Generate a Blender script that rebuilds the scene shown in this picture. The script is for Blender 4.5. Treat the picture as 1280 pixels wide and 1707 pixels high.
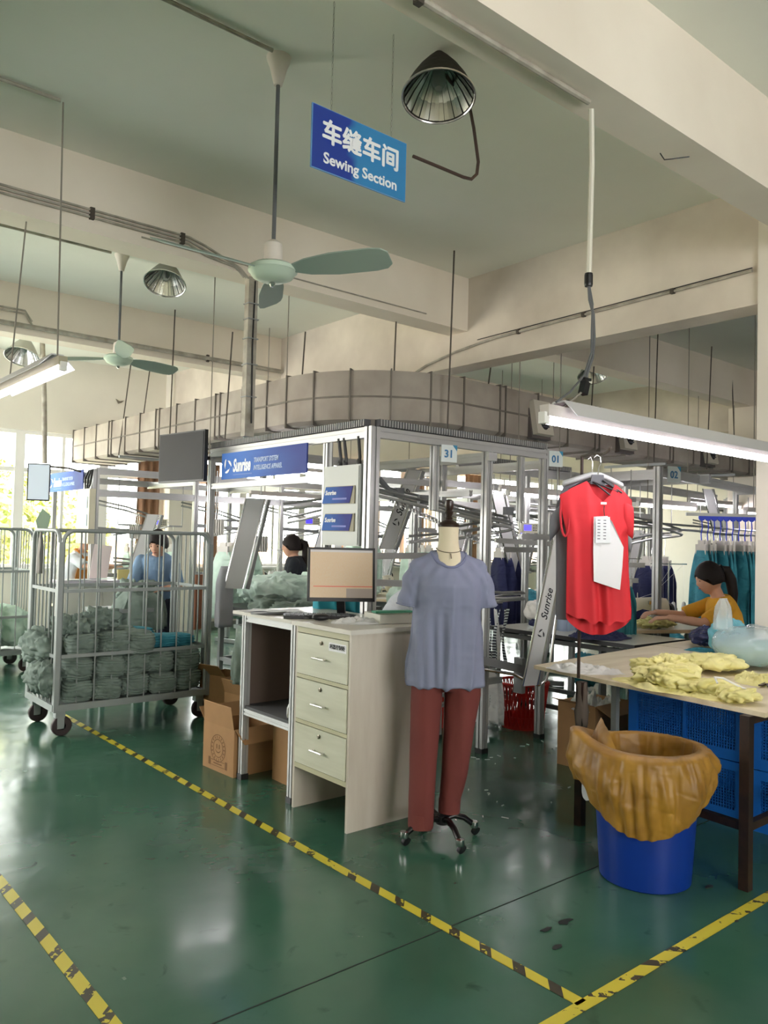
import bpy, bmesh, math, random
from mathutils import Vector, Matrix, noise
R = random.Random(7)
PI = math.pi
sc = bpy.context.scene
COL = sc.collection
for o in list(bpy.data.objects): bpy.data.objects.remove(o)

# ------------------------------------------------------------------ camera
CAMH = 1.55
yaw, pitch, roll = (math.radians(a) for a in (50.16, 1.83, 1.39))
fw = Vector((math.cos(yaw)*math.cos(pitch), math.sin(yaw)*math.cos(pitch), math.sin(pitch)))
r0 = Vector((math.sin(yaw), -math.cos(yaw), 0)); u0 = r0.cross(fw)
rt = r0*math.cos(roll)+u0*math.sin(roll); up = -r0*math.sin(roll)+u0*math.cos(roll)
cd = bpy.data.cameras.new('camera'); cam = bpy.data.objects.new('camera', cd); COL.objects.link(cam)
m = Matrix.Identity(4)
for i in range(3): m[i][0] = rt[i]; m[i][1] = up[i]; m[i][2] = -fw[i]
m[0][3], m[1][3], m[2][3] = 0, 0, CAMH
cam.matrix_world = m
cd.sensor_fit = 'VERTICAL'; cd.sensor_height = 36; cd.lens = 1334.4/1707*36; cd.clip_start = .05; cd.clip_end = 200
sc.camera = cam
FWD = Vector((.6406, .7679, 0)); RGT = Vector((.7679, -.6406, 0))   # level view axes

# ------------------------------------------------------------------ world, light, exposure
w = bpy.data.worlds.new('world'); sc.world = w; w.use_nodes = True
bg = w.node_tree.nodes['Background']; bg.inputs[0].default_value = (1, .985, .965, 1); bg.inputs[1].default_value = 11.5
def area(name, loc, rot, sx, sy, power, col=(1, 1, 1), portal=False):
    l = bpy.data.lights.new(name, 'AREA'); l.shape = 'RECTANGLE'; l.size = sx; l.size_y = sy; l.energy = power; l.color = col
    if portal: l.cycles.is_portal = True
    o = bpy.data.objects.new(name, l); COL.objects.link(o); o.location = loc; o.rotation_euler = rot; return o
area('window_portal', (7, 12.02, 1.97), (-PI/2, 0, 0), 19, 1.95, 1, portal=True)
area('window_portal', (1.2, -4.02, 1.97), (PI/2, 0, 0), 3.0, 1.95, 1, portal=True)
area('window_portal', (-2.52, 9.3, 1.97), (0, -PI/2, 0), 1.95, 4.0, 1, portal=True)
sl = bpy.data.lights.new('sun', 'SUN'); sl.energy = 14; sl.angle = .02; sl.color = (1, .93, .82)
so = bpy.data.objects.new('sun', sl); COL.objects.link(so); so.rotation_euler = (math.radians(42), 0, math.radians(20))   # high sun behind the building, lighting the yard outside
sc.view_settings.view_transform = 'Standard'; sc.view_settings.look = 'None'
sc.view_settings.gamma = 1; sc.view_settings.use_curve_mapping = False; sc.view_settings.exposure = 0.56
sc.cycles.max_bounces = 8; sc.cycles.diffuse_bounces = 5; sc.cycles.glossy_bounces = 3; sc.cycles.transmission_bounces = 6
sc.cycles.transparent_max_bounces = 12; sc.cycles.sample_clamp_indirect = 10; sc.cycles.caustics_reflective = False; sc.cycles.caustics_refractive = False
TUBE = 26.0

# ------------------------------------------------------------------ materials
def lin(c): c = c/255; return c/12.92 if c <= .04045 else ((c+.055)/1.055)**2.4
def C(r, g, b): return (lin(r), lin(g), lin(b), 1)
MATS = {}
def mat(name, rgb, rough=.6, metal=0, var=0, vs=4, bump=0, bs=60, rgb2=None, emit=0, spec=.5, trans=0, alpha=1, sheen=0, stretch=None, vdet=4, cloth=0, cs=6):
    if name in MATS: return MATS[name]
    m = bpy.data.materials.new(name); MATS[name] = m; m.use_nodes = True
    nt = m.node_tree; b = nt.nodes['Principled BSDF']
    b.inputs['Base Color'].default_value = C(*rgb); b.inputs['Roughness'].default_value = rough; b.inputs['Metallic'].default_value = metal
    b.inputs['Specular IOR Level'].default_value = spec
    if trans: b.inputs['Transmission Weight'].default_value = trans
    if alpha < 1: b.inputs['Alpha'].default_value = alpha
    if sheen: b.inputs['Sheen Weight'].default_value = sheen
    if emit: b.inputs['Emission Color'].default_value = C(*rgb); b.inputs['Emission Strength'].default_value = emit
    if var or bump or cloth:
        tc = nt.nodes.new('ShaderNodeTexCoord'); mp = nt.nodes.new('ShaderNodeMapping'); nt.links.new(tc.outputs['Object'], mp.inputs[0])
        if stretch: mp.inputs['Scale'].default_value = stretch
    if var:
        n = nt.nodes.new('ShaderNodeTexNoise'); n.inputs['Scale'].default_value = vs; n.inputs['Detail'].default_value = vdet
        nt.links.new(mp.outputs[0], n.inputs['Vector'])
        cr = nt.nodes.new('ShaderNodeValToRGB'); cr.color_ramp.elements[0].position = .3; cr.color_ramp.elements[1].position = .7
        a = C(*rgb); z = C(*rgb2) if rgb2 else tuple(x*(1-var) for x in a[:3])+(1,)
        cr.color_ramp.elements[0].color = z; cr.color_ramp.elements[1].color = a
        nt.links.new(n.outputs[0], cr.inputs[0]); nt.links.new(cr.outputs[0], b.inputs['Base Color'])
    if bump:
        n2 = nt.nodes.new('ShaderNodeTexNoise'); n2.inputs['Scale'].default_value = bs; n2.inputs['Detail'].default_value = 3
        nt.links.new(mp.outputs[0], n2.inputs['Vector'])
        bp = nt.nodes.new('ShaderNodeBump'); bp.inputs['Strength'].default_value = bump; bp.inputs['Distance'].default_value = .01
        nt.links.new(n2.outputs[0], bp.inputs['Height']); nt.links.new(bp.outputs[0], b.inputs['Normal'])
    if cloth:
        n3 = nt.nodes.new('ShaderNodeTexNoise'); n3.noise_type = 'RIDGED_MULTIFRACTAL'; n3.inputs['Scale'].default_value = cs; n3.inputs['Detail'].default_value = 3; n3.inputs['Distortion'].default_value = .9
        n3.inputs['Roughness'].default_value = .45
        mp3 = nt.nodes.new('ShaderNodeMapping'); mp3.inputs['Scale'].default_value = (1, 1.5, 1.9); mp3.inputs['Rotation'].default_value = (.4, .3, .6); nt.links.new(tc.outputs['Object'], mp3.inputs[0]); nt.links.new(mp3.outputs[0], n3.inputs['Vector'])
        bp3 = nt.nodes.new('ShaderNodeBump'); bp3.invert = True; bp3.inputs['Strength'].default_value = cloth; bp3.inputs['Distance'].default_value = .02
        nt.links.new(n3.outputs[0], bp3.inputs['Height']); nt.links.new(bp3.outputs[0], b.inputs['Normal'])
        if bump: nt.links.new(bp3.outputs[0], bp.inputs['Normal']); nt.links.new(bp.outputs[0], b.inputs['Normal'])
    return m
PL = mat('plaster', (240, 231, 217), .85, var=.12, vs=1.3, bump=.15, bs=9, rgb2=(228, 218, 203))
PLC = mat('ceiling_plaster', (238, 240, 230), .85, var=.08, vs=.9, bump=.12, bs=7, rgb2=(230, 231, 220))
PLW = mat('wall_paint', (228, 222, 210), .8, var=.06, vs=2)
PLG = mat('girder_plaster', (226, 217, 203), .88, var=.3, vs=1.6, bump=.2, bs=8, rgb2=(198, 188, 175), vdet=8)
ALU = mat('aluminium', (176, 177, 176), .38, .55, var=.06, vs=8)
ALUD = mat('dull_aluminium', (150, 151, 150), .45, .5, var=.08, vs=8)
STEEL = mat('painted_steel', (150, 154, 153), .5, .2, var=.1, vs=10)
CHR = mat('chrome', (205, 205, 205), .2, 1)
BLK = mat('black_plastic', (22, 22, 24), .45)
BLKM = mat('black_metal', (30, 25, 24), .5, .3, var=.5, vs=14, rgb2=(62, 42, 34))
GRYP = mat('grey_plastic', (92, 94, 96), .5)
WHT = mat('white_plastic', (225, 225, 220), .45)
CREAM = mat('cream_plastic', (214, 208, 186), .55)
PIPE = mat('pipe_paint', (186, 181, 168), .6, var=.25, vs=9, rgb2=(140, 133, 120))
ROD = mat('rusty_rod', (92, 84, 76), .6, .4, var=.3, vs=20)
DUCT = mat('duct_fabric', (178, 170, 160), .75, .1, var=.35, vs=2.2, bump=.12, bs=12, rgb2=(146, 136, 127), vdet=7)
DUCTR = mat('duct_flange', (128, 121, 113), .7, .2, var=.3, vs=6)
SOOT = mat('sooty_vent', (38, 38, 42), .8)
LAM = mat('laminate_wood', (206, 199, 186), .42, var=.14, vs=3, stretch=(3, 3, .5), rgb2=(186, 176, 162), bump=.05, bs=40)
LAMF = mat('laminate_drawer', (206, 206, 186), .4, var=.1, vs=3, stretch=(3, 1, 9), rgb2=(192, 192, 170))
EDGE = mat('edge_band', (186, 182, 150), .5)
TOPM = mat('worktop_laminate', (212, 208, 198), .3, var=.08, vs=5)
PLY = mat('plywood', (228, 216, 188), .42, var=.3, vs=2.2, stretch=(1, 6, 1), rgb2=(206, 190, 158))
CARD = mat('cardboard', (168, 128, 86), .85, var=.12, vs=7, bump=.06, bs=50)
CARDI = mat('cardboard_print', (118, 84, 52), .85)
BLUEB = mat('blue_plastic', (8, 50, 140), .38, var=.1, vs=6)
CRATE = mat('crate_plastic', (22, 104, 196), .45)
REDP = mat('red_plastic', (186, 36, 30), .45)
MUST = mat('mustard_nylon', (160, 118, 34), .5, var=.3, vs=8, cloth=.3, cs=8, rgb2=(126, 88, 20), sheen=.1)
WOOD = mat('dark_turned_wood', (46, 32, 26), .3, var=.2, vs=12)
LINEN = mat('mannequin_linen', (206, 196, 168), .75, bump=.05, bs=200)
LAV = mat('lavender_jersey', (124, 129, 152), .8, var=.08, vs=5, cloth=.3, cs=5)
BRICK = mat('brick_jersey', (112, 52, 47), .85, var=.1, vs=6, cloth=.15, cs=4)
CORAL = mat('coral_jersey', (214, 44, 54), .75, var=.08, vs=6, cloth=.2, cs=4)
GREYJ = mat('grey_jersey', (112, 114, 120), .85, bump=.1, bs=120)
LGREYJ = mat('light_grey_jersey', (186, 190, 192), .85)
SAGE = mat('sage_fabric', (136, 151, 142), .85, var=.25, vs=6, cloth=.8, cs=7, rgb2=(104, 119, 110))
MINT = mat('mint_fabric', (216, 236, 224), .85, var=.2, vs=6, cloth=.8, cs=7, rgb2=(186, 212, 196))
TEAL = mat('teal_fabric', (64, 150, 168), .85, var=.25, vs=6, cloth=.8, cs=7, rgb2=(34, 108, 126))
NAVY = mat('navy_fabric', (34, 40, 84), .85, var=.3, vs=8, cloth=.8, cs=7)
LEMON = mat('lemon_fabric', (236, 230, 166), .85, var=.15, vs=7, cloth=.8, cs=7, rgb2=(214, 206, 134))
WHTF = mat('white_fabric', (232, 232, 230), .85, var=.08, vs=7, cloth=.8, cs=7)
CURT = mat('peach_curtain', (206, 160, 128), .85, var=.2, vs=4)
CURTB = mat('brown_curtain', (150, 112, 86), .85, var=.2, vs=4)
SKIN = mat('skin', (206, 158, 132), .55)
HAIR = mat('black_hair', (34, 27, 25), .6, bump=.25, bs=120, spec=.25)
YSH = mat('mustard_tshirt', (226, 166, 48), .85, bump=.15, bs=60)
BSH = mat('blue_tshirt', (118, 146, 176), .85, bump=.15, bs=60)
KSH = mat('charcoal_tshirt', (34, 38, 46), .85, bump=.15, bs=60)
WSH = mat('white_tshirt', (214, 218, 224), .85, bump=.15, bs=60)
OAP = mat('orange_apron', (206, 132, 58), .8)
DTR = mat('dark_trousers', (26, 28, 44), .85)
PAPER = mat('paper', (236, 236, 238), .8)
PRINT = mat('grey_print', (90, 92, 100), .8)
PRINTD = mat('dark_print', (30, 32, 40), .7)
WINF = mat('window_frame_white', (232, 230, 226), .45)
TUBEM = mat('lit_tube', (255, 248, 255), .5, emit=TUBE)
LCD = mat('blue_lcd', (60, 50, 230), .4, emit=1.6)
SIGNW = mat('sign_white', (236, 240, 244), .5)
GREENT = mat('green_tag', (60, 190, 70), .6)
HOOKB = mat('blue_hanger_plastic', (40, 70, 220), .4)
CLAMP = mat('greyish_clip', (206, 202, 196), .5)
THREAD = mat('thread_cone', (240, 240, 240), .8)
LEAF = mat('leaf', (150, 176, 96), .6, var=.5, vs=2, rgb2=(190, 176, 100))
BARK = mat('bark', (90, 76, 60), .9)
OUTG = mat('pale_yard', (196, 190, 176), .9)
GREYDARK = mat('dark_grey_panel', (80, 80, 82), .7)  # plain dark grey, used for the stand's shelf

def floor_mat():
    m = bpy.data.materials.new('green_epoxy'); m.use_nodes = True; nt = m.node_tree; b = nt.nodes['Principled BSDF']
    tc = nt.nodes.new('ShaderNodeTexCoord')
    def nz(s, d, dist=0):
        n = nt.nodes.new('ShaderNodeTexNoise'); n.inputs['Scale'].default_value = s; n.inputs['Detail'].default_value = d; n.inputs['Distortion'].default_value = dist
        nt.links.new(tc.outputs['Object'], n.inputs['Vector']); return n
    n1 = nz(1.1, 6, .4); cr = nt.nodes.new('ShaderNodeValToRGB'); e = cr.color_ramp.elements
    e[0].position = .3; e[0].color = C(48, 88, 71); e[1].position = .72; e[1].color = C(66, 106, 87)
    nt.links.new(n1.outputs[0], cr.inputs[0])
    n4 = nz(9, 8, .6); cr4 = nt.nodes.new('ShaderNodeValToRGB'); e = cr4.color_ramp.elements; e[0].position = .64; e[0].color = (0, 0, 0, 1); e[1].position = .76; e[1].color = (1, 1, 1, 1)
    nt.links.new(n4.outputs[0], cr4.inputs[0])
    mx = nt.nodes.new('ShaderNodeMixRGB'); mx.inputs[2].default_value = C(20, 44, 34); nt.links.new(cr.outputs[0], mx.inputs[1])
    mu = nt.nodes.new('ShaderNodeMath'); mu.operation = 'MULTIPLY'; mu.inputs[1].default_value = .5; nt.links.new(cr4.outputs[0], mu.inputs[0]); nt.links.new(mu.outputs[0], mx.inputs[0])
    nt.links.new(mx.outputs[0], b.inputs['Base Color'])
    n2 = nz(2.3, 7, .3); mr = nt.nodes.new('ShaderNodeMapRange'); mr.inputs[1].default_value = .35; mr.inputs[2].default_value = .7; mr.inputs[3].default_value = .13; mr.inputs[4].default_value = .29
    nt.links.new(n2.outputs[0], mr.inputs[0]); nt.links.new(mr.outputs[0], b.inputs['Roughness'])
    n3 = nz(5, 2); bp = nt.nodes.new('ShaderNodeBump'); bp.inputs['Strength'].default_value = .12; bp.inputs['Distance'].default_value = .02
    nt.links.new(n3.outputs[0], bp.inputs['Height']); nt.links.new(bp.outputs[0], b.inputs['Normal'])
    b.inputs['Specular IOR Level'].default_value = .5; b.inputs['IOR'].default_value = 1.6
    return m
FLOOR = floor_mat()

def tape_mat(name, worn):
    # yellow tape with black slanting bars, u = running length in object X
    m = bpy.data.materials.new(name); m.use_nodes = True; nt = m.node_tree; b = nt.nodes['Principled BSDF']
    tc = nt.nodes.new('ShaderNodeTexCoord'); sx = nt.nodes.new('ShaderNodeSeparateXYZ'); nt.links.new(tc.outputs['Object'], sx.inputs[0])
    def M(op, a, bb):
        n = nt.nodes.new('ShaderNodeMath'); n.operation = op
        for i, v in enumerate((a, bb)):
            if v is None: continue
            if isinstance(v, (int, float)): n.inputs[i].default_value = v
            else: nt.links.new(v, n.inputs[i])
        return n.outputs[0]
    s = M('ADD', sx.outputs[0], M('MULTIPLY', sx.outputs[1], 1.0))
    fr = M('FRACT', M('MULTIPLY', s, 1/.165), None)
    bar = M('LESS_THAN', fr, .36)
    nz = nt.nodes.new('ShaderNodeTexNoise'); nz.inputs['Scale'].default_value = 38; nz.inputs['Detail'].default_value = 6; nt.links.new(tc.outputs['Object'], nz.inputs['Vector'])
    nz2 = nt.nodes.new('ShaderNodeTexNoise'); nz2.inputs['Scale'].default_value = 2.2; nt.links.new(tc.outputs['Object'], nz2.inputs['Vector'])
    keep = M('GREATER_THAN', M('ADD', M('MULTIPLY', nz.outputs[0], .55), M('MULTIPLY', nz2.outputs[0], .5)), worn)
    f = M('MULTIPLY', bar, keep)
    mx = nt.nodes.new('ShaderNodeMixRGB'); mx.inputs[1].default_value = C(206, 192, 60); mx.inputs[2].default_value = C(58, 54, 38); nt.links.new(f, mx.inputs[0])
    nt.links.new(mx.outputs[0], b.inputs['Base Color']); b.inputs['Roughness'].default_value = .4
    return m
TAPE = tape_mat('hazard_tape', .47); TAPE2 = tape_mat('worn_hazard_tape', .54)

def grad_mat(name, c1, c2, axis='X', lo=0, hi=1, rough=.35):
    m = bpy.data.materials.new(name); m.use_nodes = True; nt = m.node_tree; b = nt.nodes['Principled BSDF']
    tc = nt.nodes.new('ShaderNodeTexCoord'); sx = nt.nodes.new('ShaderNodeSeparateXYZ'); nt.links.new(tc.outputs['Generated'], sx.inputs[0])
    n = nt.nodes.new('ShaderNodeTexNoise'); n.inputs['Scale'].default_value = 1.6; nt.links.new(tc.outputs['Generated'], n.inputs['Vector'])
    ad = nt.nodes.new('ShaderNodeMath'); ad.operation = 'MULTIPLY_ADD'; ad.inputs[1].default_value = .5; nt.links.new(n.outputs[0], ad.inputs[0]); nt.links.new(sx.outputs[axis], ad.inputs[2])
    cr = nt.nodes.new('ShaderNodeValToRGB'); cr.color_ramp.elements[0].position = lo; cr.color_ramp.elements[1].position = hi
    cr.color_ramp.elements[0].color = C(*c1); cr.color_ramp.elements[1].color = C(*c2)
    nt.links.new(ad.outputs[0], cr.inputs[0]); nt.links.new(cr.outputs[0], b.inputs['Base Color']); b.inputs['Roughness'].default_value = rough
    return m
SIGNB = grad_mat('sewing_sign_blue', (26, 58, 150), (46, 128, 186), 'X', .62, .7, .5)
SUNB = grad_mat('banner_blue', (22, 52, 140), (52, 110, 196), 'Y', .3, 1.2, .65)
STICK = grad_mat('sticker_blue', (28, 40, 130), (30, 90, 170), 'Y', .4, 1.1, .7)
SCREEN = mat('dark_screen', (44, 44, 46), .6, var=.1, vs=3, spec=.25)
def film(name, rgb, a):
    m = mat(name, rgb, .12, alpha=a, bump=.8, bs=14); return m
POLY = film('clear_poly_film', (206, 222, 226), .38)
def glass():
    m = bpy.data.materials.new('window_glass'); m.use_nodes = True; nt = m.node_tree; b = nt.nodes['Principled BSDF']; out = nt.nodes['Material Output']
    t = nt.nodes.new('ShaderNodeBsdfTransparent'); t.inputs[0].default_value = (.95, .98, .97, 1); g = nt.nodes.new('ShaderNodeBsdfGlossy'); g.inputs['Roughness'].default_value = .02
    mx = nt.nodes.new('ShaderNodeMixShader'); mx.inputs[0].default_value = .06
    nt.links.new(t.outputs[0], mx.inputs[1]); nt.links.new(g.outputs[0], mx.inputs[2]); nt.links.new(mx.outputs[0], out.inputs[0]); return m
GLASS = glass()

# ------------------------------------------------------------------ mesh helpers
class MB:
    def __init__(s): s.v = []; s.f = []
    def add(s, vs, fs):
        k = len(s.v); s.v += [tuple(x) for x in vs]; s.f += [tuple(i+k for i in f) for f in fs]; return s
    def box(s, x0, x1, y0, y1, z0, z1):
        return s.add([(x, y, z) for z in (z0, z1) for y in (y0, y1) for x in (x0, x1)],
                     [(0, 2, 3, 1), (4, 5, 7, 6), (0, 1, 5, 4), (2, 6, 7, 3), (0, 4, 6, 2), (1, 3, 7, 5)])
    def obox(s, c, sx, sy, sz, M=None):
        M = M or Matrix.Identity(3); c = Vector(c)
        vs = [c+M @ Vector((x*sx/2, y*sy/2, z*sz/2)) for z in (-1, 1) for y in (-1, 1) for x in (-1, 1)]
        return s.add(vs, [(0, 2, 3, 1), (4, 5, 7, 6), (0, 1, 5, 4), (2, 6, 7, 3), (0, 4, 6, 2), (1, 3, 7, 5)])
    def ring_loft(s, rings, close=True, caps=True):
        k = len(s.v); n = len(rings[0])
        for r in rings: s.v += [tuple(p) for p in r]
        for i in range(len(rings)-1):
            for j in range(n if close else n-1):
                a = k+i*n+j; b = k+i*n+(j+1) % n
                s.f.append((a, b, b+n, a+n))
        if caps: s.f.append(tuple(k+j for j in range(n))[::-1]); s.f.append(tuple(k+(len(rings)-1)*n+j for j in range(n)))
        return s
    def sec(s, p, q, prof, upv=(0, 0, 1), caps=True):
        p = Vector(p); q = Vector(q); d = (q-p).normalized(); u = Vector(upv)
        if abs(d.dot(u)) > .99: u = Vector((0, 1, 0))
        a = d.cross(u).normalized(); b = a.cross(d)
        return s.ring_loft([[o+a*x+b*y for x, y in prof] for o in (p, q)], caps=caps)
    def bar(s, p, q, w=.04, h=None, upv=(0, 0, 1)):
        h = h or w; return s.sec(p, q, [(-w/2, -h/2), (w/2, -h/2), (w/2, h/2), (-w/2, h/2)], upv)
    def ext(s, p, q, w=.04, h=None, upv=(0, 0, 1)):
        h = h or w; g = .12; dp = .13; pr = []
        for k in range(4):
            c, sn = (1, 0, -1, 0)[k], (0, 1, 0, -1)[k]
            for x, y in ((-.5, -.5), (-g, -.5), (-g, -.5+dp), (g, -.5+dp), (g, -.5)):
                pr.append(((x*c-y*sn)*w, (x*sn+y*c)*h))
        return s.sec(p, q, pr, upv)
    def tube(s, pts, r=.01, n=8, closed=False, caps=True):
        pts = [Vector(p) for p in pts]; N = len(pts); rings = []; pu = None
        for i, p in enumerate(pts):
            a = pts[(i-1) % N] if (closed or i > 0) else p; b = pts[(i+1) % N] if (closed or i < N-1) else p
            d = (b-a).normalized() if (b-a).length > 1e-9 else Vector((0, 0, 1))
            if pu is None: pu = Vector((0, 0, 1)) if abs(d.z) < .9 else Vector((1, 0, 0))
            x = d.cross(pu).normalized(); y = x.cross(d).normalized(); pu = y
            rr = r(i/(N-1)) if callable(r) else r
            rings.append([p+(x*math.cos(t)+y*math.sin(t))*rr for t in [2*PI*j/n for j in range(n)]])
        if closed: rings.append(rings[0]); return s.ring_loft(rings, caps=False)
        return s.ring_loft(rings, caps=caps)
    def lathe(s, prof, c=(0, 0, 0), n=20, M=None, caps=True):
        M = M or Matrix.Identity(3); c = Vector(c)
        return s.ring_loft([[c+M @ Vector((r*math.cos(2*PI*j/n), r*math.sin(2*PI*j/n), z)) for j in range(n)] for r, z in prof], caps=caps)
    def grid(s, f, nu, nv):
        k = len(s.v)
        for i in range(nu+1):
            for j in range(nv+1): s.v.append(tuple(f(i/nu, j/nv)))
        for i in range(nu):
            for j in range(nv):
                a = k+i*(nv+1)+j; s.f.append((a, a+1, a+nv+2, a+nv+1))
        return s
    def poly(s, pts, d):   # extrude a polygon (list of 3d pts) by vector d
        n = len(pts); d = Vector(d); P = [Vector(p) for p in pts]
        return s.add(P+[p+d for p in P], [tuple(range(n))[::-1], tuple(range(n, 2*n))]+[(i, (i+1) % n, n+(i+1) % n, n+i) for i in range(n)])
    def xf(s, M): s.v = [tuple(M @ Vector(v)) for v in s.v]; return s

def mesh_of(name, mb, m, smooth=False, off=(0, 0, 0)):
    me = bpy.data.meshes.new(name); ox, oy, oz = off
    me.from_pydata([(x-ox, y-oy, z-oz) for x, y, z in mb.v], [], mb.f); me.materials.append(m)
    b = bmesh.new(); b.from_mesh(me); bmesh.ops.recalc_face_normals(b, faces=b.faces); b.to_mesh(me); b.free()
    if smooth:
        me.shade_smooth()
        if smooth != 'all':
            try: me.set_sharp_from_angle(angle=math.radians(smooth if smooth is not True else 40))
            except Exception: pass
    return me
WLOC = {}
def setp(o, label=None, cat=None, group=None, kind=None):
    if label: o['label'] = label
    if cat: o['category'] = cat
    if group: o['group'] = group
    if kind: o['kind'] = kind
def T(name, label, cat, loc=(0, 0, 0), rz=0, group=None):
    o = bpy.data.objects.new(name, None); COL.objects.link(o); o.location = loc; o.rotation_euler = (0, 0, rz); o.empty_display_size = .1
    setp(o, label, cat, group); WLOC[o.name] = (Vector(loc), rz); return o
def P(name, mb, m, parent=None, label=None, smooth=False, kind=None, local=False):
    off = (0, 0, 0)
    if parent is not None and not local:
        off = WLOC.get(parent.name, (Vector((0, 0, 0)), 0))[0]
        rz = WLOC.get(parent.name, (0, 0))[1]
    o = bpy.data.objects.new(name, mesh_of(name, mb, m, smooth, off)); COL.objects.link(o)
    if parent is not None:
        o.parent = parent
        if parent.type == 'MESH': WLOC[o.name] = WLOC.get(parent.name, (Vector((0, 0, 0)), 0))
        else: WLOC[o.name] = WLOC.get(parent.name, (Vector((0, 0, 0)), 0)) if not local else (Vector((0, 0, 0)), 0)
    if label: o['label'] = label
    if kind: o['kind'] = kind
    return o
def S(name, mb, m, label, cat, group=None, smooth=False, kind=None, parts=None):
    # a thing that is one mesh; origin at the middle of its base
    xs = [v[0] for v in mb.v]; ys = [v[1] for v in mb.v]; zs = [v[2] for v in mb.v]
    loc = Vector(((min(xs)+max(xs))/2, (min(ys)+max(ys))/2, min(zs)))
    o = bpy.data.objects.new(name, mesh_of(name, mb, m, smooth, loc)); COL.objects.link(o); o.location = loc
    setp(o, label, cat, group, kind); WLOC[o.name] = (loc, 0); return o
def ST(name, mb, m, parent=None, smooth=False):
    o = P(name, mb, m, parent, smooth=smooth)
    if parent is None: o['kind'] = 'structure'
    WLOC[o.name] = (Vector((0, 0, 0)), 0); return o
CH = {}
def kids(o): return [c for c in bpy.data.objects if c.parent == o]
def dup(root, loc, rz=None, label=None, group=None, scale=None):
    def rec(o, par):
        c = o.copy(); COL.objects.link(c); c.parent = par
        for k in KIDS.get(o, []): rec(k, c)
        return c
    KIDS = {}
    for o in bpy.data.objects:
        if o.parent: KIDS.setdefault(o.parent, []).append(o)
    r = rec(root, None); r.location = loc
    if rz is not None: r.rotation_euler = (0, 0, rz)
    if scale: r.scale = scale
    if label: r['label'] = label
    if group: r['group'] = group
    WLOC[r.name] = (Vector(loc), 0)
    return r
def rotz(a): return Matrix.Rotation(a, 3, 'Z')
def text(s, size, m, M4, parent, name='lettering', bold=0, shear=0, align='CENTER', ext=.0008, label=None, xs=1, smear=0):
    cu = bpy.data.curves.new(name, 'FONT'); cu.body = s; cu.size = size; cu.offset = bold; cu.shear = shear; cu.align_x = align; cu.align_y = 'CENTER'; cu.extrude = ext; cu.resolution_u = 3
    to = bpy.data.objects.new('tmp_text', cu); COL.objects.link(to)
    dg = bpy.context.evaluated_depsgraph_get(); me = bpy.data.meshes.new_from_object(to.evaluated_get(dg)); bpy.data.objects.remove(to)
    if smear:
        vs = [v.co.copy() for v in me.vertices]; fs = [tuple(p.vertices) for p in me.polygons]; n = len(vs); off4 = [(-smear, 0), (smear, 0), (0, -smear), (0, smear), (0, 0)]
        me = bpy.data.meshes.new(name); me.from_pydata([(v.x+a, v.y+b, v.z+.00005*k) for k, (a, b) in enumerate(off4) for v in vs], [], [tuple(i+k*n for i in f) for k in range(5) for f in fs])
    me.name = name; me.materials.clear(); me.materials.append(m)
    off = WLOC.get(parent.name, (Vector((0, 0, 0)), 0))[0]
    me.transform(Matrix.Translation(-off) @ M4 @ Matrix.Diagonal((xs, 1, 1, 1)))
    o = bpy.data.objects.new(name, me); COL.objects.link(o); o.parent = parent
    if label: o['label'] = label
    return o
def frame4(o, xdir, updir=(0, 0, 1)):
    x = Vector(xdir).normalized(); y = Vector(updir).normalized(); z = x.cross(y)
    M = Matrix.Identity(4)
    for i in range(3): M[i][0] = x[i]; M[i][1] = y[i]; M[i][2] = z[i]; M[i][3] = o[i]
    return M
def ridge(p, f, seed=0):
    q = Vector(p)*f+Vector((seed*7.3, seed*3.1, seed*5.7))
    wv = noise.noise_vector(q*.6)*.7
    return 1-2*abs(noise.noise(q+wv))
def heap(mb, c, L, W, H, seed=0, rz=0, amp=.16, f=9, nu=40, nv=18, flat=.08, ex=.8):
    # a crumpled lump of cloth resting on z=c.z
    M = rotz(rz); c = Vector(c)
    rings = []
    for i in range(nv+1):
        th = PI*(i/nv)*.5 if False else PI*i/nv
        ring = []
        for j in range(nu):
            ph = 2*PI*j/nu
            cx, sx = math.cos(ph), math.sin(ph); ct, st = math.cos(th), math.sin(th)
            sp = lambda v, e: math.copysign(abs(v)**e, v)
            d = Vector((sp(st, ex)*sp(cx, ex)*L/2, sp(st, ex)*sp(sx, ex)*W/2, sp(ct, ex)*H/2))
            n = d.normalized()
            e = Matrix.Rotation(seed*1.7, 3, 'Z') @ Vector(d); q = Vector((e.x, e.y*2.1, e.z*1.7))
            a = -ridge(q, f*.6, seed)*.62-ridge(q, f*1.5, seed+3)*.40+ridge(e, f*3.4, seed+9)*.05+noise.noise(d*f*.3+Vector((seed, 0, 0)))*.9
            d = d+n*a*amp*max(min(L, W, H*1.8), min(L, W)*.32)*.5
            d.z += H/2
            if d.z < 0: d.z = 0
            ring.append(c+M @ d)
        rings.append(ring)
    return mb.ring_loft(rings[1:-1])
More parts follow.
